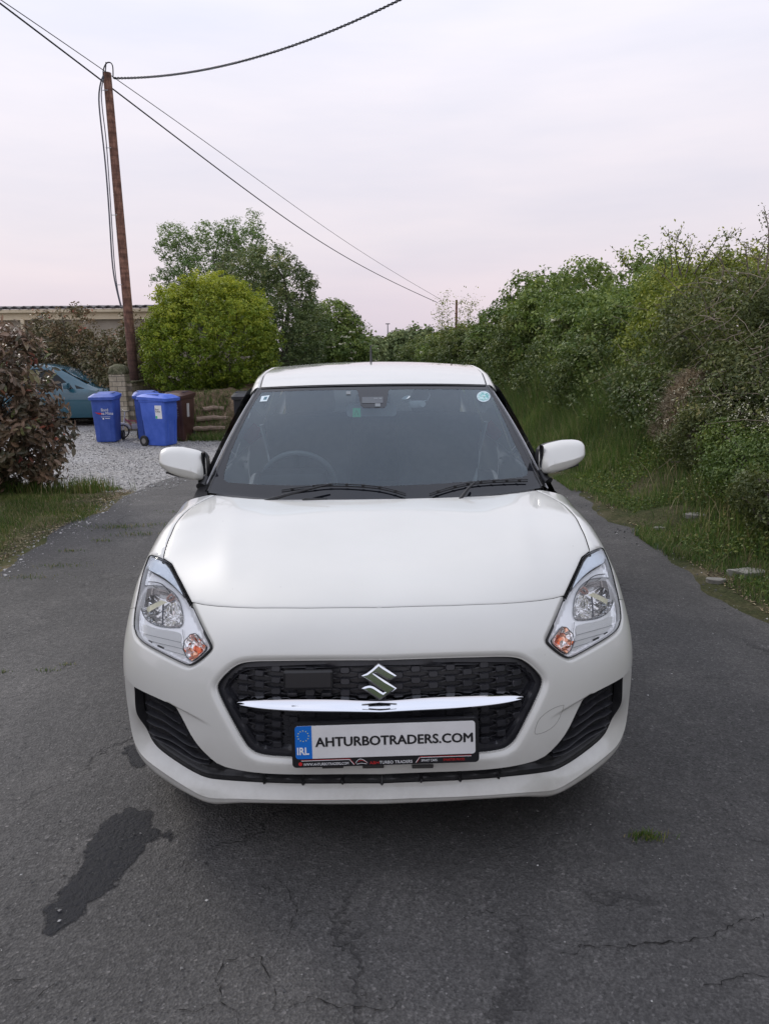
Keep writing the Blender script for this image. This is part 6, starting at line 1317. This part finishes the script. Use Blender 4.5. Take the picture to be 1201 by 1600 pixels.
# =================================================================== BINS, WALL, POLE, BUILDING, TEAL CAR
def place(o, x, y, z, rz):
    if o.name.startswith('wheelie'): o.scale = (.84, .88, 1.02)
    o.location = (x, y, z); o.rotation_euler = (0, 0, rz)
bin_blue = dirty('bin_plastic_blue', (.035, .085, .36), (.065, .125, .46), 5, .5); bin_blue2 = dirty('bin_plastic_bright_blue', (.050, .125, .56), (.085, .17, .66), 5, .5)
bin_brown = dirty('bin_plastic_brown', (.055, .024, .020), (.08, .036, .030), 4, .45); bin_dark = dirty('bin_plastic_charcoal', (.018, .019, .022), (.03, .031, .035), 4, .5)
def make_bin(label, mat_, h=1.05, grp='wheeled bins in the yard'):
    t = thing('wheelie_bin', label, 'bin', group=grp); mb = MB(); rows = []
    def rr(w_, d_, y0, z, r=.05):
        return np.array([(x, y+y0, z) for x, y in rrect(w_, d_, r, 4)])
    bh = h*.86
    for z, w_, d_, y0 in ((.02, .455, .50, -.01), (.05, .47, .52, -.01), (bh*.55, .505, .60, .0), (bh*.56, .515, .61, 0), (bh*.93, .525, .655, .005), (bh*.94, .555, .69, .005), (bh, .56, .70, .005)): rows.append(rr(w_, d_, y0, z))
    V, F = strip(rows, True); mb.add(V, F); n = len(rows[0]); mb.add(rows[0], [tuple(range(n-1, -1, -1))])
    mb.build('bin_body', mat_, t, True)
    mb = MB()
    for dx in (-.13, .13):
        mb.box((dx, -.289, bh*.3), (.03, .010, bh*.48), Matrix.Rotation(.07, 3, 'X'), .004)
    mb.box((0, -.335, bh*.965), (.56, .03, .035), None, .008); mb.build('bin_ribs', mat_, t)
    lid = MB(); rows = []
    for z, w_, d_, y0 in ((bh-.01, .60, .77, -.005), (bh+.045, .61, .78, -.005), (bh+.055, .57, .735, 0), (bh+.085, .44, .60, .0), (bh+.092, .38, .54, 0)): 
        q = rr(w_, d_, y0, z, .06); q[:, 2] -= .035*sstep(-.05, -.40, q[:, 1]); rows.append(q)
    V, F = strip(rows, True); lid.add(V, F); lid.add(rows[-1], [tuple(range(n))]); lid.add(rows[0], [tuple(range(n-1, -1, -1))]); lo = lid.build('bin_lid', mat_, t, True)
    for dx in (-.19, .19): MB().box((dx, .0, bh+.078), (.06, .30, .012), None, .004).build('lid_recess_shade', pm('lid_shadow', (.01, .015, .05), .6), lo)  # dark boxes on the lid, the shade of recesses put into their colour
    mb = MB(); mb.tube([(-.22, .36, bh-.0), (-.22, .42, bh-.01), (.22, .42, bh-.01), (.22, .36, bh-.0)], .014, 8); mb.build('handle', mat_, t, True)
    MB().tube([(-.27, .27, .105), (.27, .27, .105)], .012, 8).build('axle', alloy, t, True)
    for s_ in (-1, 1):
        wh = MB().lathe([(.0, -.022), (.06, -.024), (.065, -.03), (.10, -.028), (.105, -.02), (.105, .02), (.10, .028), (.065, .03), (.06, .024), (0, .022)], (s_*.265, .27, .105), 'X', 24).build('wheel', tyre_m, t, True)
        MB().lathe([(0, -.027), (.052, -.029), (.056, -.02), (.056, .02), (.052, .029), (0, .027)], (s_*.265, .27, .105), 'X', 18).build('hub', pm('hub_grey', (.22, .21, .20), .6), wh, True)
    return t, bh
def fmat(yf, tilt=0.13): return Matrix.Translation((0, yf, 0)) @ Matrix.Rotation(rad_(90)-tilt*.0, 4, 'X')
b1, bh = make_bin('blue wheeled bin standing alone left, white lettering and a red swoosh on its front', bin_blue)
FM = Matrix.Translation((0, -.272, 0)) @ Matrix.Rotation(rad_(93.6), 4, 'X')
def bt_(t, s, x, z, mt, par, nm='bin_lettering', sx=1.0): return text_mesh(t, s, nm, mt, par, FM @ Matrix.Translation((x, z, .012)), 'LEFT', 0, sx, .0015)
bt_('Bord', .085, -.035, .635, whi, b1); bt_('na Móna', .085, -.035, .565, whi, b1, sx=.95); bt_('~~~~~~~~~~~~~~~~', .03, -.04, .515, whi, b1, 'bin_small_print', .6) if False else None
for (x, z, w_, h_) in ((.06, .525, .22, .006), (.0, .488, .03, .03), (.10, .492, .11, .010)): MB().add([tuple(FM @ Vector((x+a*w_/2, z+b*h_/2, .012))) for a, b in ((-1, -1), (1, -1), (1, 1), (-1, 1))], [(0, 1, 2, 3)]).build('bin_small_print', whi, b1)
sw_pts = [(-.17, .635), (-.10, .60), (-.03, .595), (.02, .585), (-.02, .575), (-.10, .580), (-.20, .60), (-.08, .61), (-.17, .63)]
mb = MB(); mb.add([tuple(FM @ Vector((x, z, .0125))) for x, z in ((-.19, .618), (-.10, .608), (-.02, .600), (.0, .580), (-.07, .572), (-.12, .585))], [(0, 1, 2, 3, 4, 5)]); mb.build('red_swoosh', redp, b1)  # red swoosh printed beside the lettering
p = at_z(165, 692, -.25); place(b1, p[0], p[1]+.24, -.25, rad_(4))
def sticker(par, M, w_, h_, mt, nm='bin_sticker'): return MB().prism([(-w_/2, -h_/2), (w_/2, -h_/2), (w_/2, h_/2), (-w_/2, h_/2)], 0, .002, lambda a, b, h: tuple(M @ Vector((a, b, h)))).build(nm, mt, par)
b3, bh = make_bin('bright blue wheeled bin seen side-on, white label with a green square', bin_blue2)
SM = Matrix.Translation((-.2655, -.16, .66)) @ Matrix.Rotation(rad_(-90), 4, 'Z') @ Matrix.Rotation(rad_(92.5), 4, 'X')
s1 = sticker(b3, SM, .17, .25, whi); sticker(b3, SM @ Matrix.Translation((-.06, -.098, .001)), .045, .05, greenp, 'sticker_square')
text_mesh('Bord', .048, 'sticker_lettering', inkb, b3, SM @ Matrix.Translation((-.072, .035, .003)), 'LEFT', 0, .9, .001); text_mesh('na Móna', .048, 'sticker_lettering', inkb, b3, SM @ Matrix.Translation((-.072, -.005, .003)), 'LEFT', 0, .72, .001)
p = at_z(250, 698, -.25); place(b3, p[0]-.02, p[1]+.22, -.25, rad_(70))
b2, bh = make_bin('blue wheeled bin mostly hidden behind the bright blue one', bin_blue); p = at_z(228, 690, -.25); place(b2, p[0]-.06, p[1]+.45, -.25, rad_(14))
b4, bh = make_bin('brown wheeled bin behind the blue pair, white printing on its front', bin_brown); p = at_z(281, 690, -.25); place(b4, p[0]-.03, p[1]+.25, -.25, rad_(-12))
bt_('KS', .10, .03, .66, pm('faded_print', (.42, .38, .37), .6), b4)
for z in (.60, .56, .52): MB().add([tuple(FM @ Vector((x, z+dz, .0125))) for x, dz in ((-.05, 0), (.15, 0), (.15, .008), (-.05, .008))], [(0, 1, 2, 3)]).build('bin_small_print', pm('faded_print', (.3, .26, .25), .6), b4)
SM4 = Matrix.Translation((.2625, -.05, .62)) @ Matrix.Rotation(rad_(90), 4, 'Z') @ Matrix.Rotation(rad_(92.5), 4, 'X'); sticker(b4, SM4, .12, .27, pm('worn_label', (.45, .44, .43), .6))
b5, bh = make_bin('charcoal wheeled bin with a white label, half hidden behind the white car', bin_dark); p = at_z(401, 680, -.25); place(b5, p[0], 12.75, -.25, rad_(6)); sticker(b5, FM @ Matrix.Translation((.02, .60, .014)), .19, .20, whi); sticker(b5, FM @ Matrix.Translation((-.03, .58, .017)), .05, .08, greenp, 'sticker_square')
# child's bike between the bins
bk = thing('kids_bike', "child's pink and white bike leaning on the pillar between the bins", 'bicycle'); pink = pm('bike_pink', (.45, .13, .16), .35); wht = pm('bike_white', (.62, .60, .60), .4); blk = pm('bike_black', (.012, .012, .012), .5)
p = at_z(205, 686, -.25); place(bk, p[0], p[1]+.35, -.25, rad_(38))
for x, nm in ((-.28, 'front_wheel'), (.30, 'rear_wheel')):
    c0 = (x, 0, .15); w0 = MB().tube([(c0[0]+.135*math.cos(a), 0, .15+.135*math.sin(a)) for a in np.linspace(0, 2*math.pi, 25)], .018, 8, False).build(nm, blk, bk, True)
    mb = MB()
    for k in range(8): a = k*math.pi/4; mb.tube([c0, (x+.13*math.cos(a), 0, .15+.13*math.sin(a))], .003, 4)
    mb.tube([(x, -.03, .15), (x, .03, .15)], .015, 8); mb.build('spokes', alloy, w0)
mb = MB(); mb.tube([(-.22, 0, .42), (-.02, 0, .22), (.28, 0, .16)], .017, 8); mb.tube([(-.20, 0, .38), (.12, 0, .33), (.28, 0, .16)], .014, 8); mb.tube([(-.02, 0, .22), (.12, 0, .42)], .014, 8); mb.build('frame', pink, bk, True)
mb = MB(); mb.tube([(-.28, 0, .15), (-.22, 0, .42), (-.20, 0, .56)], .014, 8); mb.build('fork', wht, bk, True)
MB().tube([(-.17, -.24, .60), (-.19, -.08, .57), (-.19, .08, .57), (-.17, .24, .60)], .013, 8).build('handlebar', blk, bk, True)
MB().box((.13, 0, .44), (.20, .10, .05), None, .02).build('saddle', blk, bk, True)
for x in (-.28, .30): MB().tube([(x+.165*math.cos(a), 0, .15+.165*math.sin(a)) for a in np.linspace(.3, 2.6, 10)], [.03]*10, 6).build('mudguard', wht, bk, True)
MB().box((.02, -.04, .24), (.22, .03, .12), None, .02).build('chain_guard', wht, bk, True)
# ---- block pillar and wall
blockm, ntb, bb = newmat('concrete_block'); tcb = ntb.nodes.new('ShaderNodeTexCoord'); br_ = ntb.nodes.new('ShaderNodeTexBrick'); mpb = ntb.nodes.new('ShaderNodeMapping'); mpb.inputs['Rotation'].default_value = (rad_(90), 0, 0)
L(ntb, tcb.outputs['Object'], mpb.inputs[0]); L(ntb, mpb.outputs[0], br_.inputs['Vector']); br_.inputs['Scale'].default_value = 1.0; br_.inputs['Brick Width'].default_value = .225; br_.inputs['Row Height'].default_value = .115; br_.inputs['Mortar Size'].default_value = .009
br_.inputs['Color1'].default_value = (.30, .265, .20, 1); br_.inputs['Color2'].default_value = (.40, .36, .29, 1); br_.inputs['Mortar'].default_value = (.16, .145, .12, 1)
nb = noise(ntb, 9, 6, .7); L(ntb, mixc(ntb, .7, br_.outputs[0], rampn(ntb, nb.outputs[0], [(.3, (.45, .43, .40)), (.6, (1.15, 1.12, 1.05))]).outputs[0], 'MULTIPLY'), bb.inputs['Base Color']); bb.inputs['Roughness'].default_value = .95; bump(ntb, bb, br_.outputs['Fac'], -.6, .01)
moss = soil('mossy_cap', (.05, .055, .03), (.13, .13, .08), (.26, .24, .18), 9)
pc = at_y(189, 640, 15.2); zt = at_y(189, 585, 15.2)[2]; pl = thing('gate_pillar', 'pale concrete block pillar with a rounded mossy cap behind the lone blue bin', 'pillar', (pc[0], 15.3, -.25))
MB().box((0, 0, (zt+.25)/2), (.37, .37, zt+.25), None, .012).build('shaft', blockm, pl)
mb = MB(); rows = []
for z, s_ in ((0, .185), (.03, .205), (.10, .20), (.18, .165), (.225, .09), (.235, .01)): rows.append(np.array([(x, y, zt+.25+z) for x, y in rrect(2*s_, 2*s_, s_*.5, 4)])*[1, 1, 1]+rng.normal(0, .006, (20, 3)))
V, F = strip(rows, True); mb.add(V, F); mb.build('cap', moss, pl, True)
wz = at_y(225, 597, 15.9)[2]; a_ = np.array([pc[0]+.19, 15.25]); e_ = np.array([at_y(247, 640, 17.0)[0], 17.2]); lw = np.linalg.norm(e_-a_); wl = thing('block_wall', 'low concrete block wall running back from the pillar with a yellow hose over it', 'wall', (a_[0], a_[1], -.25), math.atan2(*(e_-a_)[::-1]))
MB().box((lw/2, 0, (wz+.25)/2), (lw, .20, wz+.25), None, .01).build('wall_face', blockm, wl); MB().box((lw/2, 0, wz+.25+.022), (lw+.02, .25, .04), None, .01).build('coping', moss, wl)
hose = [at_y(227, 594, 15.85), at_y(233, 592, 15.9), at_y(240, 592.5, 15.9), at_y(245, 600, 15.85), at_y(248, 612, 15.8), at_y(251, 625, 15.8)]
tag(MB().tube(even(chaikin(np.array(hose), 2), 20), .014, 6).build('hose', pm('hose_yellow', (.42, .36, .16), .5), None, True), 'pale yellow hose draped over the end of the low block wall', 'hose')
# ---- earth bank with old logs
be = [(-4.3, 13.4), (-1.2, 13.2), (-1.0, 16.5), (-5.0, 16.5)]; gx, gy = np.meshgrid(np.linspace(-5.0, -.9, 60), np.linspace(12.9, 17.5, 50)); zz = -.27+.95*sstep(13.1, 14.3, gy)*sstep(-5.3, -4.2, gx)*sstep(-.9, -1.8, gx)+.06*fbm1(gx*4, 3)*fbm1(gy*3.1, 5)*sstep(13, 13.6, gy)+.05*np.sin(zz*0+gy*22) if False else -.27+.95*sstep(13.1, 14.3, gy)*sstep(-4.7, -4.1, gx)*sstep(-.9, -1.8, gx)+.06*fbm1(gx*4, 3)*fbm1(gy*3.1, 5)*sstep(13, 13.6, gy)
earth = soil('earth_bank', (.065, .048, .030), (.14, .10, .065), (.26, .19, .13), 7); F = [(j*60+i, j*60+i+1, (j+1)*60+i+1, (j+1)*60+i) for j in range(49) for i in range(59)]
eb = mesh_obj('earth_bank', np.stack([gx.ravel(), gy.ravel(), zz.ravel()], 1), F, earth, None, True); eb['kind'] = 'structure'
logm = dirty('old_log', (.17, .12, .085), (.34, .26, .20), 9, .95, .012, stretch=(1, 6, 6))
for i, (px0, px1, py, lb) in enumerate([(303, 352, 671, 'old grey-brown log lying along the foot of the earth bank'), (308, 356, 655, 'second log up on the earth bank, brownish and split'), (318, 350, 640, 'short top log on the earth bank right of the brown bin')]):
    y0 = 13.35+.22*i; a, b = at_y(px0, py, y0), at_y(px1, py-1, y0+.1); P = even(np.array([a, (a+b)/2+[0, 0, .02], b]), 9)+rng.normal(0, .005, (9, 3)); tag(MB().tube(P, .055+rng.normal(0, .002, 9), 9).build('log', logm, None, True), lb, 'log', 'logs on the earth bank')
n = 5200; xy = np.stack([rng.uniform(-4.2, -1.3, n), 12.95+rng.random(n)**1.3*1.5], 1); zz = -.25+.85*sstep(13.1, 14.3, xy[:, 1]); blades('bank_herbs', xy, .16, .012, tall_m, 'green weeds sprouting on the earth bank by the logs', 51, .7, None, zz)
# ---- building beyond the yard
cream = dirty('cream_render', (.62, .52, .36), (.70, .60, .44), 2, .8); wallm = dirty('weathered_wall', (.30, .26, .21), (.42, .37, .30), 1.5, .9); roofm = dirty('dark_roof_sheet', (.045, .040, .042), (.08, .07, .07), 6, .7)
bd = thing('building', 'long low cream-fasciaed building with a dark corrugated roof behind the hedge', 'building', (-12, 24.2, -.3)); zt = at_y(60, 481, 24)[2]+.3; zf = at_y(60, 498, 24)[2]+.3; x0, x1 = -9.0, 7.6
MB().box(((x0+x1)/2, 3.0, (zf)/2), (x1-x0, 5.6, zf-.002), None, .01).build('wall', wallm, bd); MB().box(((x0+x1)/2, .10, (zf+zt)/2-.03), (x1-x0+.3, .10, zt-zf), None, .01).build('fascia', cream, bd)
MB().box(((x0+x1)/2, -.02, zt-.10), (x1-x0+.4, .14, .12), None, .03).build('gutter', cream, bd)
for px in (225, 30): xx = at_y(px, 490, 24)[0]+12; MB().box((xx, .0, zf/2), (.12, .10, zf), None, .02).build('downpipe', cream, bd)
xs_ = np.linspace(x0-.3, x1+.3, 260); wvz = .035*np.sin(xs_*2*np.pi/.32)
rows = [np.stack([xs_, np.full(260, -.12), zt+.02+wvz-.03], 1), np.stack([xs_, np.full(260, -.12), zt+.04+wvz], 1), np.stack([xs_, np.full(260, 5.9), zt+.35+wvz], 1)]; V, F = strip(rows); MB().add(V, F).build('roof', roofm, bd, True)
# ---- wooden pole with service cables
polem, ntp, bp_ = newmat('creosoted_pole'); tcp = ntp.nodes.new('ShaderNodeTexCoord'); mpp = ntp.nodes.new('ShaderNodeMapping'); mpp.inputs['Scale'].default_value = (1, 1, .35); L(ntp, tcp.outputs['Object'], mpp.inputs[0])
n1 = noise(ntp, 14, 6, .7, vec=mpp.outputs[0]); n2 = noise(ntp, 3.2, 3, .5); mp3 = ntp.nodes.new('ShaderNodeMapping'); mp3.inputs['Scale'].default_value = (.3, .3, 4.2); L(ntp, tcp.outputs['Object'], mp3.inputs[0]); n3 = noise(ntp, 2.2, 4, .6, vec=mp3.outputs[0])
cpp = rampn(ntp, n1.outputs[0], [(.3, (.07, .036, .028)), (.5, (.20, .10, .070)), (.7, (.36, .19, .135))]).outputs[0]; cpp = mixc(ntp, .8, cpp, rampn(ntp, n3.outputs[0], [(.38, (.50, .47, .47)), (.55, (1.1, 1.1, 1.1))]).outputs[0], 'MULTIPLY')
sxp = ntp.nodes.new('ShaderNodeSeparateXYZ'); L(ntp, tcp.outputs['Object'], sxp.inputs[0]); cpp = mixc(ntp, rampn(ntp, math_(ntp, 'MULTIPLY', sxp.outputs[2], .125), [(.18, (.75,)*3), (.38, (0, 0, 0))]).outputs[0], cpp, (.035, .022, .022)); L(ntp, cpp, bp_.inputs['Base Color']); bp_.inputs['Roughness'].default_value = .9; bump(ntp, bp_, n1.outputs[0], .6, .012)
PY = 15.9; pt = at_y(167.5, 114, PY); pb_ = at_y(203, 512, PY); po = thing('utility_pole', 'tall weathered reddish-brown wooden pole carrying cables left of the trees', 'pole', (pb_[0], PY, -.3)); topv = pt-np.array(po.location)
zs = np.linspace(0, 1, 14)[:, None]; P = np.array([0, 0, 0.])*(1-zs)+topv*zs; MB().tube(P, np.linspace(.118, .088, 14), 20).build('pole_shaft', polem, po, True)
dark_c = pm('cable_black', (.018, .019, .024), .6); grey_c = pm('cable_grey', (.10, .10, .12), .6)
def cab(parent, pts, r, name, mat_=dark_c, off=(0, 0, 0), n=40):
    P = even(chaikin(np.array(pts), 3), n)-np.array(off); return MB().tube(P, r, 6).build(name, mat_, parent, True)
ol = tuple(po.location)
D1 = PY-.16
cab(po, [at_y(x, y, D1) for x, y in [(162,118),(158,126),(154,150),(157,185),(163,235),(168,290),(172,350),(176,420),(183,455),(189,478)]], .017, 'down_cable', grey_c, ol)
cab(po, [at_y(x, y, D1) for x, y in [(163,120),(158,140),(160,170),(166,215),(170,270),(175,350),(179,415),(184,455),(190,478)]], .011, 'down_cable', grey_c, ol)
cab(po, [at_y(x, y, D1) for x, y in [(162,122),(161,110),(166,98),(173,97),(177,103),(177,121)]], .013, 'cable_loop', dark_c, ol)
MB().tube([np.array(at_y(165, 113, D1))-ol, np.array(at_y(166, 97, D1))-ol], .012, 6).build('loop_bracket', dark_c, po, True)
for x, y in ((164,141),(169,231),(178,336),(186,445)):
    q = at_y(x, y, D1-.01); q2 = at_y(x+5, y, PY-.1); MB().tube([q-ol-[.05, 0, 0], q2-ol], .008, 5).build('cable_clip', alloy, po, True)
def span(pts, r, label, name='overhead_cable', n=60, twist=0, grp=None):
    P3 = np.array([at_y(x, y, Y) for x, y, Y in pts]); t = np.r_[0, np.cumsum(np.linalg.norm(np.diff(P3, axis=0), axis=1))]; t /= t[-1]; tt_ = np.linspace(0, 1, n); co = [np.polyfit(t, P3[:, k], min(3, len(pts)-1)) for k in range(3)]; P = np.stack([np.polyval(c, tt_) for c in co], 1)
    if twist:
        m2 = MB(); n2 = n*10; tq = np.linspace(0, 1, n2); Pq = np.stack([np.polyval(c, tq) for c in co], 1)
        for ph_ in (0, math.pi): a = tq*twist*2*math.pi+ph_; m2.tube(Pq+np.stack([0*a, np.cos(a)*r*.9, np.sin(a)*r*.9], 1), r*.75, 5)
        o = m2.build(name, dark_c, None, True)
    else: o = MB().tube(P, r, 6).build(name, dark_c, None, True)
    return tag(o, label, 'cable', 'overhead cables')
span([(-60,-38,13.2),(0,5,13.6),(80,65,14.3),(160,123,15.5),(230,178,17.5),(300,235,20),(400,310,25),(500,375,31),(600,436,38),(681,471,44)], .017, 'thicker cable sagging from the upper left corner past the pole top to the hedge')
span([(-60,-50,13.6),(5,0,13.9),(80,55,14.6),(160,118,15.7),(230,160,17.5),(300,205,20),(400,275,25),(500,350,31),(600,418,38),(683,464,44)], .009, 'thin overhead wire running just above the thicker cable')
span([(177,122,PY-.1),(240,120,PY-.4),(300,112,PY-.8),(400,90,PY-1.4),(500,55,PY-2),(625,0,PY-2.8),(700,-40,PY-3.2)], .016, 'twisted overhead cable leaving the pole top towards the top edge', twist=46)
# far pole in the hedge, and a mast on the horizon
q = hp(713, 473, 33); fp_ = thing('utility_pole', 'short-looking far wooden pole standing among the bushes of the right hedge', 'pole', (q[0], q[1], 0)); MB().tube([(0, 0, 0), (0, 0, q[2])], [.06, .05], 10).build('pole_shaft', polem, fp_, True)
q = at_y(605.5, 506, 150); ms = thing('light_mast', 'thin tall lighting mast on the horizon above the car aerial', 'mast', (q[0], q[1], -.5)); MB().tube([(0, 0, 0), (0, 0, q[2]+.5)], [.16, .09], 8).build('mast_shaft', grey_c, ms, True); MB().box((0, 0, q[2]+.5), (.9, .3, .18), None, .04).build('lamp_head', grey_c, ms)
# ---- teal car seen from its side in the yard
tealp = dirty('teal_car_paint', (.016, .085, .125), (.020, .10, .145), 2, .25, coat=1.0); c2 = thing('parked_car', 'teal blue small car parked side-on behind the photinia bush', 'car', (-8.22, 17.2, -.25))
st = [ # x, half width, sill, mid, belt, top(roof or bonnet), roof half width
 (-1.95,.70,.35,.60,.85,.92,.62),(-1.85,.78,.28,.62,.95,1.12,.60),(-1.6,.82,.24,.64,.98,1.38,.56),(-1.2,.84,.22,.64,.97,1.48,.56),(-.6,.845,.22,.64,.95,1.53,.57),(0,.845,.22,.64,.93,1.52,.56),(.35,.845,.22,.63,.92,1.44,.56),(.70,.84,.22,.63,.91,1.27,.58),(1.05,.83,.22,.62,.91,1.07,.62),(1.25,.82,.22,.62,.90,.965,.66),(1.5,.80,.22,.60,.84,.90,.66),(1.75,.76,.24,.58,.76,.82,.62),(1.92,.68,.28,.52,.66,.70,.55),(1.98,.60,.32,.48,.58,.60,.5)]
xs0 = [s[0] for s in st]; st = [((1.25+(s[0]-1.25)*1.75) if s[0] > 1.25 else s[0],)+s[1:] for s in st]; xs0 = [s[0] for s in st]; xx = np.linspace(-1.95, st[-1][0], 70); par = [np.interp(xx, xs0, [s[k] for s in st]) for k in range(1, 7)]
for k in range(6): par[k] = np.convolve(np.pad(par[k], 2, mode='edge'), [.1, .2, .4, .2, .1], 'valid')
W_2, SI, MI, BE, TO, RW = par; rows = []
for f_, hz in ((.93, SI), (.98, SI+.12), (1.0, MI), (.985, BE-.10), (.955, BE)): rows.append(np.stack([xx, -W_2*f_, hz], 1))
for t in (.25, .5, .75, .93): rows.append(np.stack([xx, -(W_2*.955*(1-t)+RW*t), BE+(TO-BE)*t], 1))
rows.append(np.stack([xx, -RW*.9, TO+.012], 1)); rows.append(np.stack([xx, -RW*.45, TO+.03], 1)); rows.append(np.stack([xx, 0*xx, TO+.035], 1))
V, F = strip(rows); mb = MB(); mb.add(V, F); mb.add(V*[1, -1, 1], [q[::-1] for q in F]); bo2 = mb.build('body', tealp, c2, True)
wgl = pm('car_glass_dark', (.010, .014, .016), .12, spec=.25)
def onside(x, t, off=.006, s_=-1):
    w0, be, to, rw = [np.interp(x, xx, q) for q in (W_2, BE, TO, RW)]; return (x, s_*(w0*.955*(1-t)+rw*t+off), be+(to-be)*t)
for s_ in (-1, 1):
    for pts in ([(-.30, .06), (.0, .06), (.45, .07), (.80, .10), (.72, .34), (.40, .72), (.20, .84), (-.25, .86)], [(-.42, .06), (-1.05, .07), (-1.45, .12), (-1.50, .45), (-1.25, .76), (-.9, .84), (-.42, .86)]):
        P = [onside(x, t, .006, s_) for x, t in resamp(np.array(pts), .12, True)]; c = np.mean(P, 0); n = len(P); MB().add(P+[tuple(c)], [(i, (i+1) % n, n) for i in range(n)]).build('side_window', wgl, c2, True)
    P = [onside(x, t, .006, s_) for x, t in ((.88, .12), (1.08, .2), (.82, .42))]; MB().add(P, [(0, 1, 2)]).build('quarter_window', wgl, c2)
    MB().tube([(-.18, s_*.872, .84), (-.16, s_*.90, .845), (.02, s_*.90, .845), (.04, s_*.872, .84)], .013, 6).build('door_handle', tealp, c2, True)
    mb = MB(); mb.box((.72, s_*.98, 1.02), (.13, .20, .15), None, .04); mo_ = mb.build('door_mirror', tealp, c2, True); MB().box((.655, s_*.985, 1.02), (.012, .16, .12), None, .004).build('mirror_glass', wht, mo_); MB().box((.74, s_*.88, .95), (.05, .12, .05), None, .01).build('mirror_arm', blk, mo_)
    for x in (.36, -.36): P = [(x+.0*t, s_*(np.interp(x, xx, W_2)*f_+.0035), z) for f_, z, t in ((.94, .26, 0), (.985, .36, 0), (1.0, .64, 0), (.985, .82, 0), (.957, .92, 0))]; MB().tube(P, .004, 4).build('door_gap', gapm, c2)
    for x in (-1.22, 1.62):
        wq = MB().lathe([(.17, -.09), (.28, -.10), (.30, -.07), (.305, 0), (.30, .07), (.28, .10), (.17, .09)], (x, s_*.76, .305), 'Y', 28).build('wheel', tyre_m, c2, True); MB().lathe([(0, s_*.07), (.10, s_*.09), (.18, s_*.075), (.185, 0)], (x, s_*.76, .305), 'Y', 20).build('rim', alloy, wq, True)
        a_ = np.linspace(-.35, math.pi+.35, 22); MB().add([(x, s_*.861, .33)]+[(x+.36*math.cos(a), s_*.861, .30+.36*math.sin(a)) for a in a_], [(0, i+1, i+2) for i in range(21)]).build('wheel_arch', gapm, c2)
MB().add([(.45, -.52, 1.415), (.45, .52, 1.415), (1.10, .62, 1.065), (1.10, -.62, 1.065)], [(0, 1, 2, 3)]).build('windscreen', wgl, c2)
MB().box((0, 0, .25), (3.4, 1.4, .16), None, .03).build('underbody', gapm, c2)

# ---- separate pieces become parts of their own
def split_loose(o, mx=14):
    bm = bmesh.new(); bm.from_mesh(o.data); bm.verts.ensure_lookup_table(); seen = set(); groups = []
    for v in bm.verts:
        if v.index in seen: continue
        st_ = [v]; seen.add(v.index); g_1 = []
        while st_:
            a = st_.pop(); g_1.append(a.index)
            for e in a.link_edges:
                b = e.other_vert(a)
                if b.index not in seen: seen.add(b.index); st_.append(b)
        groups.append(g_1)
    bm.free()
    if not 1 < len(groups) <= mx: return
    me0 = o.data.copy()
    for gi, g_1 in enumerate(groups):
        me = me0.copy(); bm = bmesh.new(); bm.from_mesh(me); keep = set(g_1); bmesh.ops.delete(bm, geom=[v for v in bm.verts if v.index not in keep], context='VERTS'); bm.to_mesh(me); bm.free()
        if gi == 0: o.data = me
        else:
            c = o.copy(); c.data = me; COL.objects.link(c)
for nm in ('sensor_clip', 'windscreen_pillar', 'intake_seam', 'wiper_clip', 'bumper_slot', 'mirror_mount', 'roof_ditch', 'roof_rail', 'bin_ribs', 'rear_seat'):
    for o in [x for x in list(COL.objects) if x.name.split('.')[0] == nm and x.type == 'MESH']: split_loose(o)
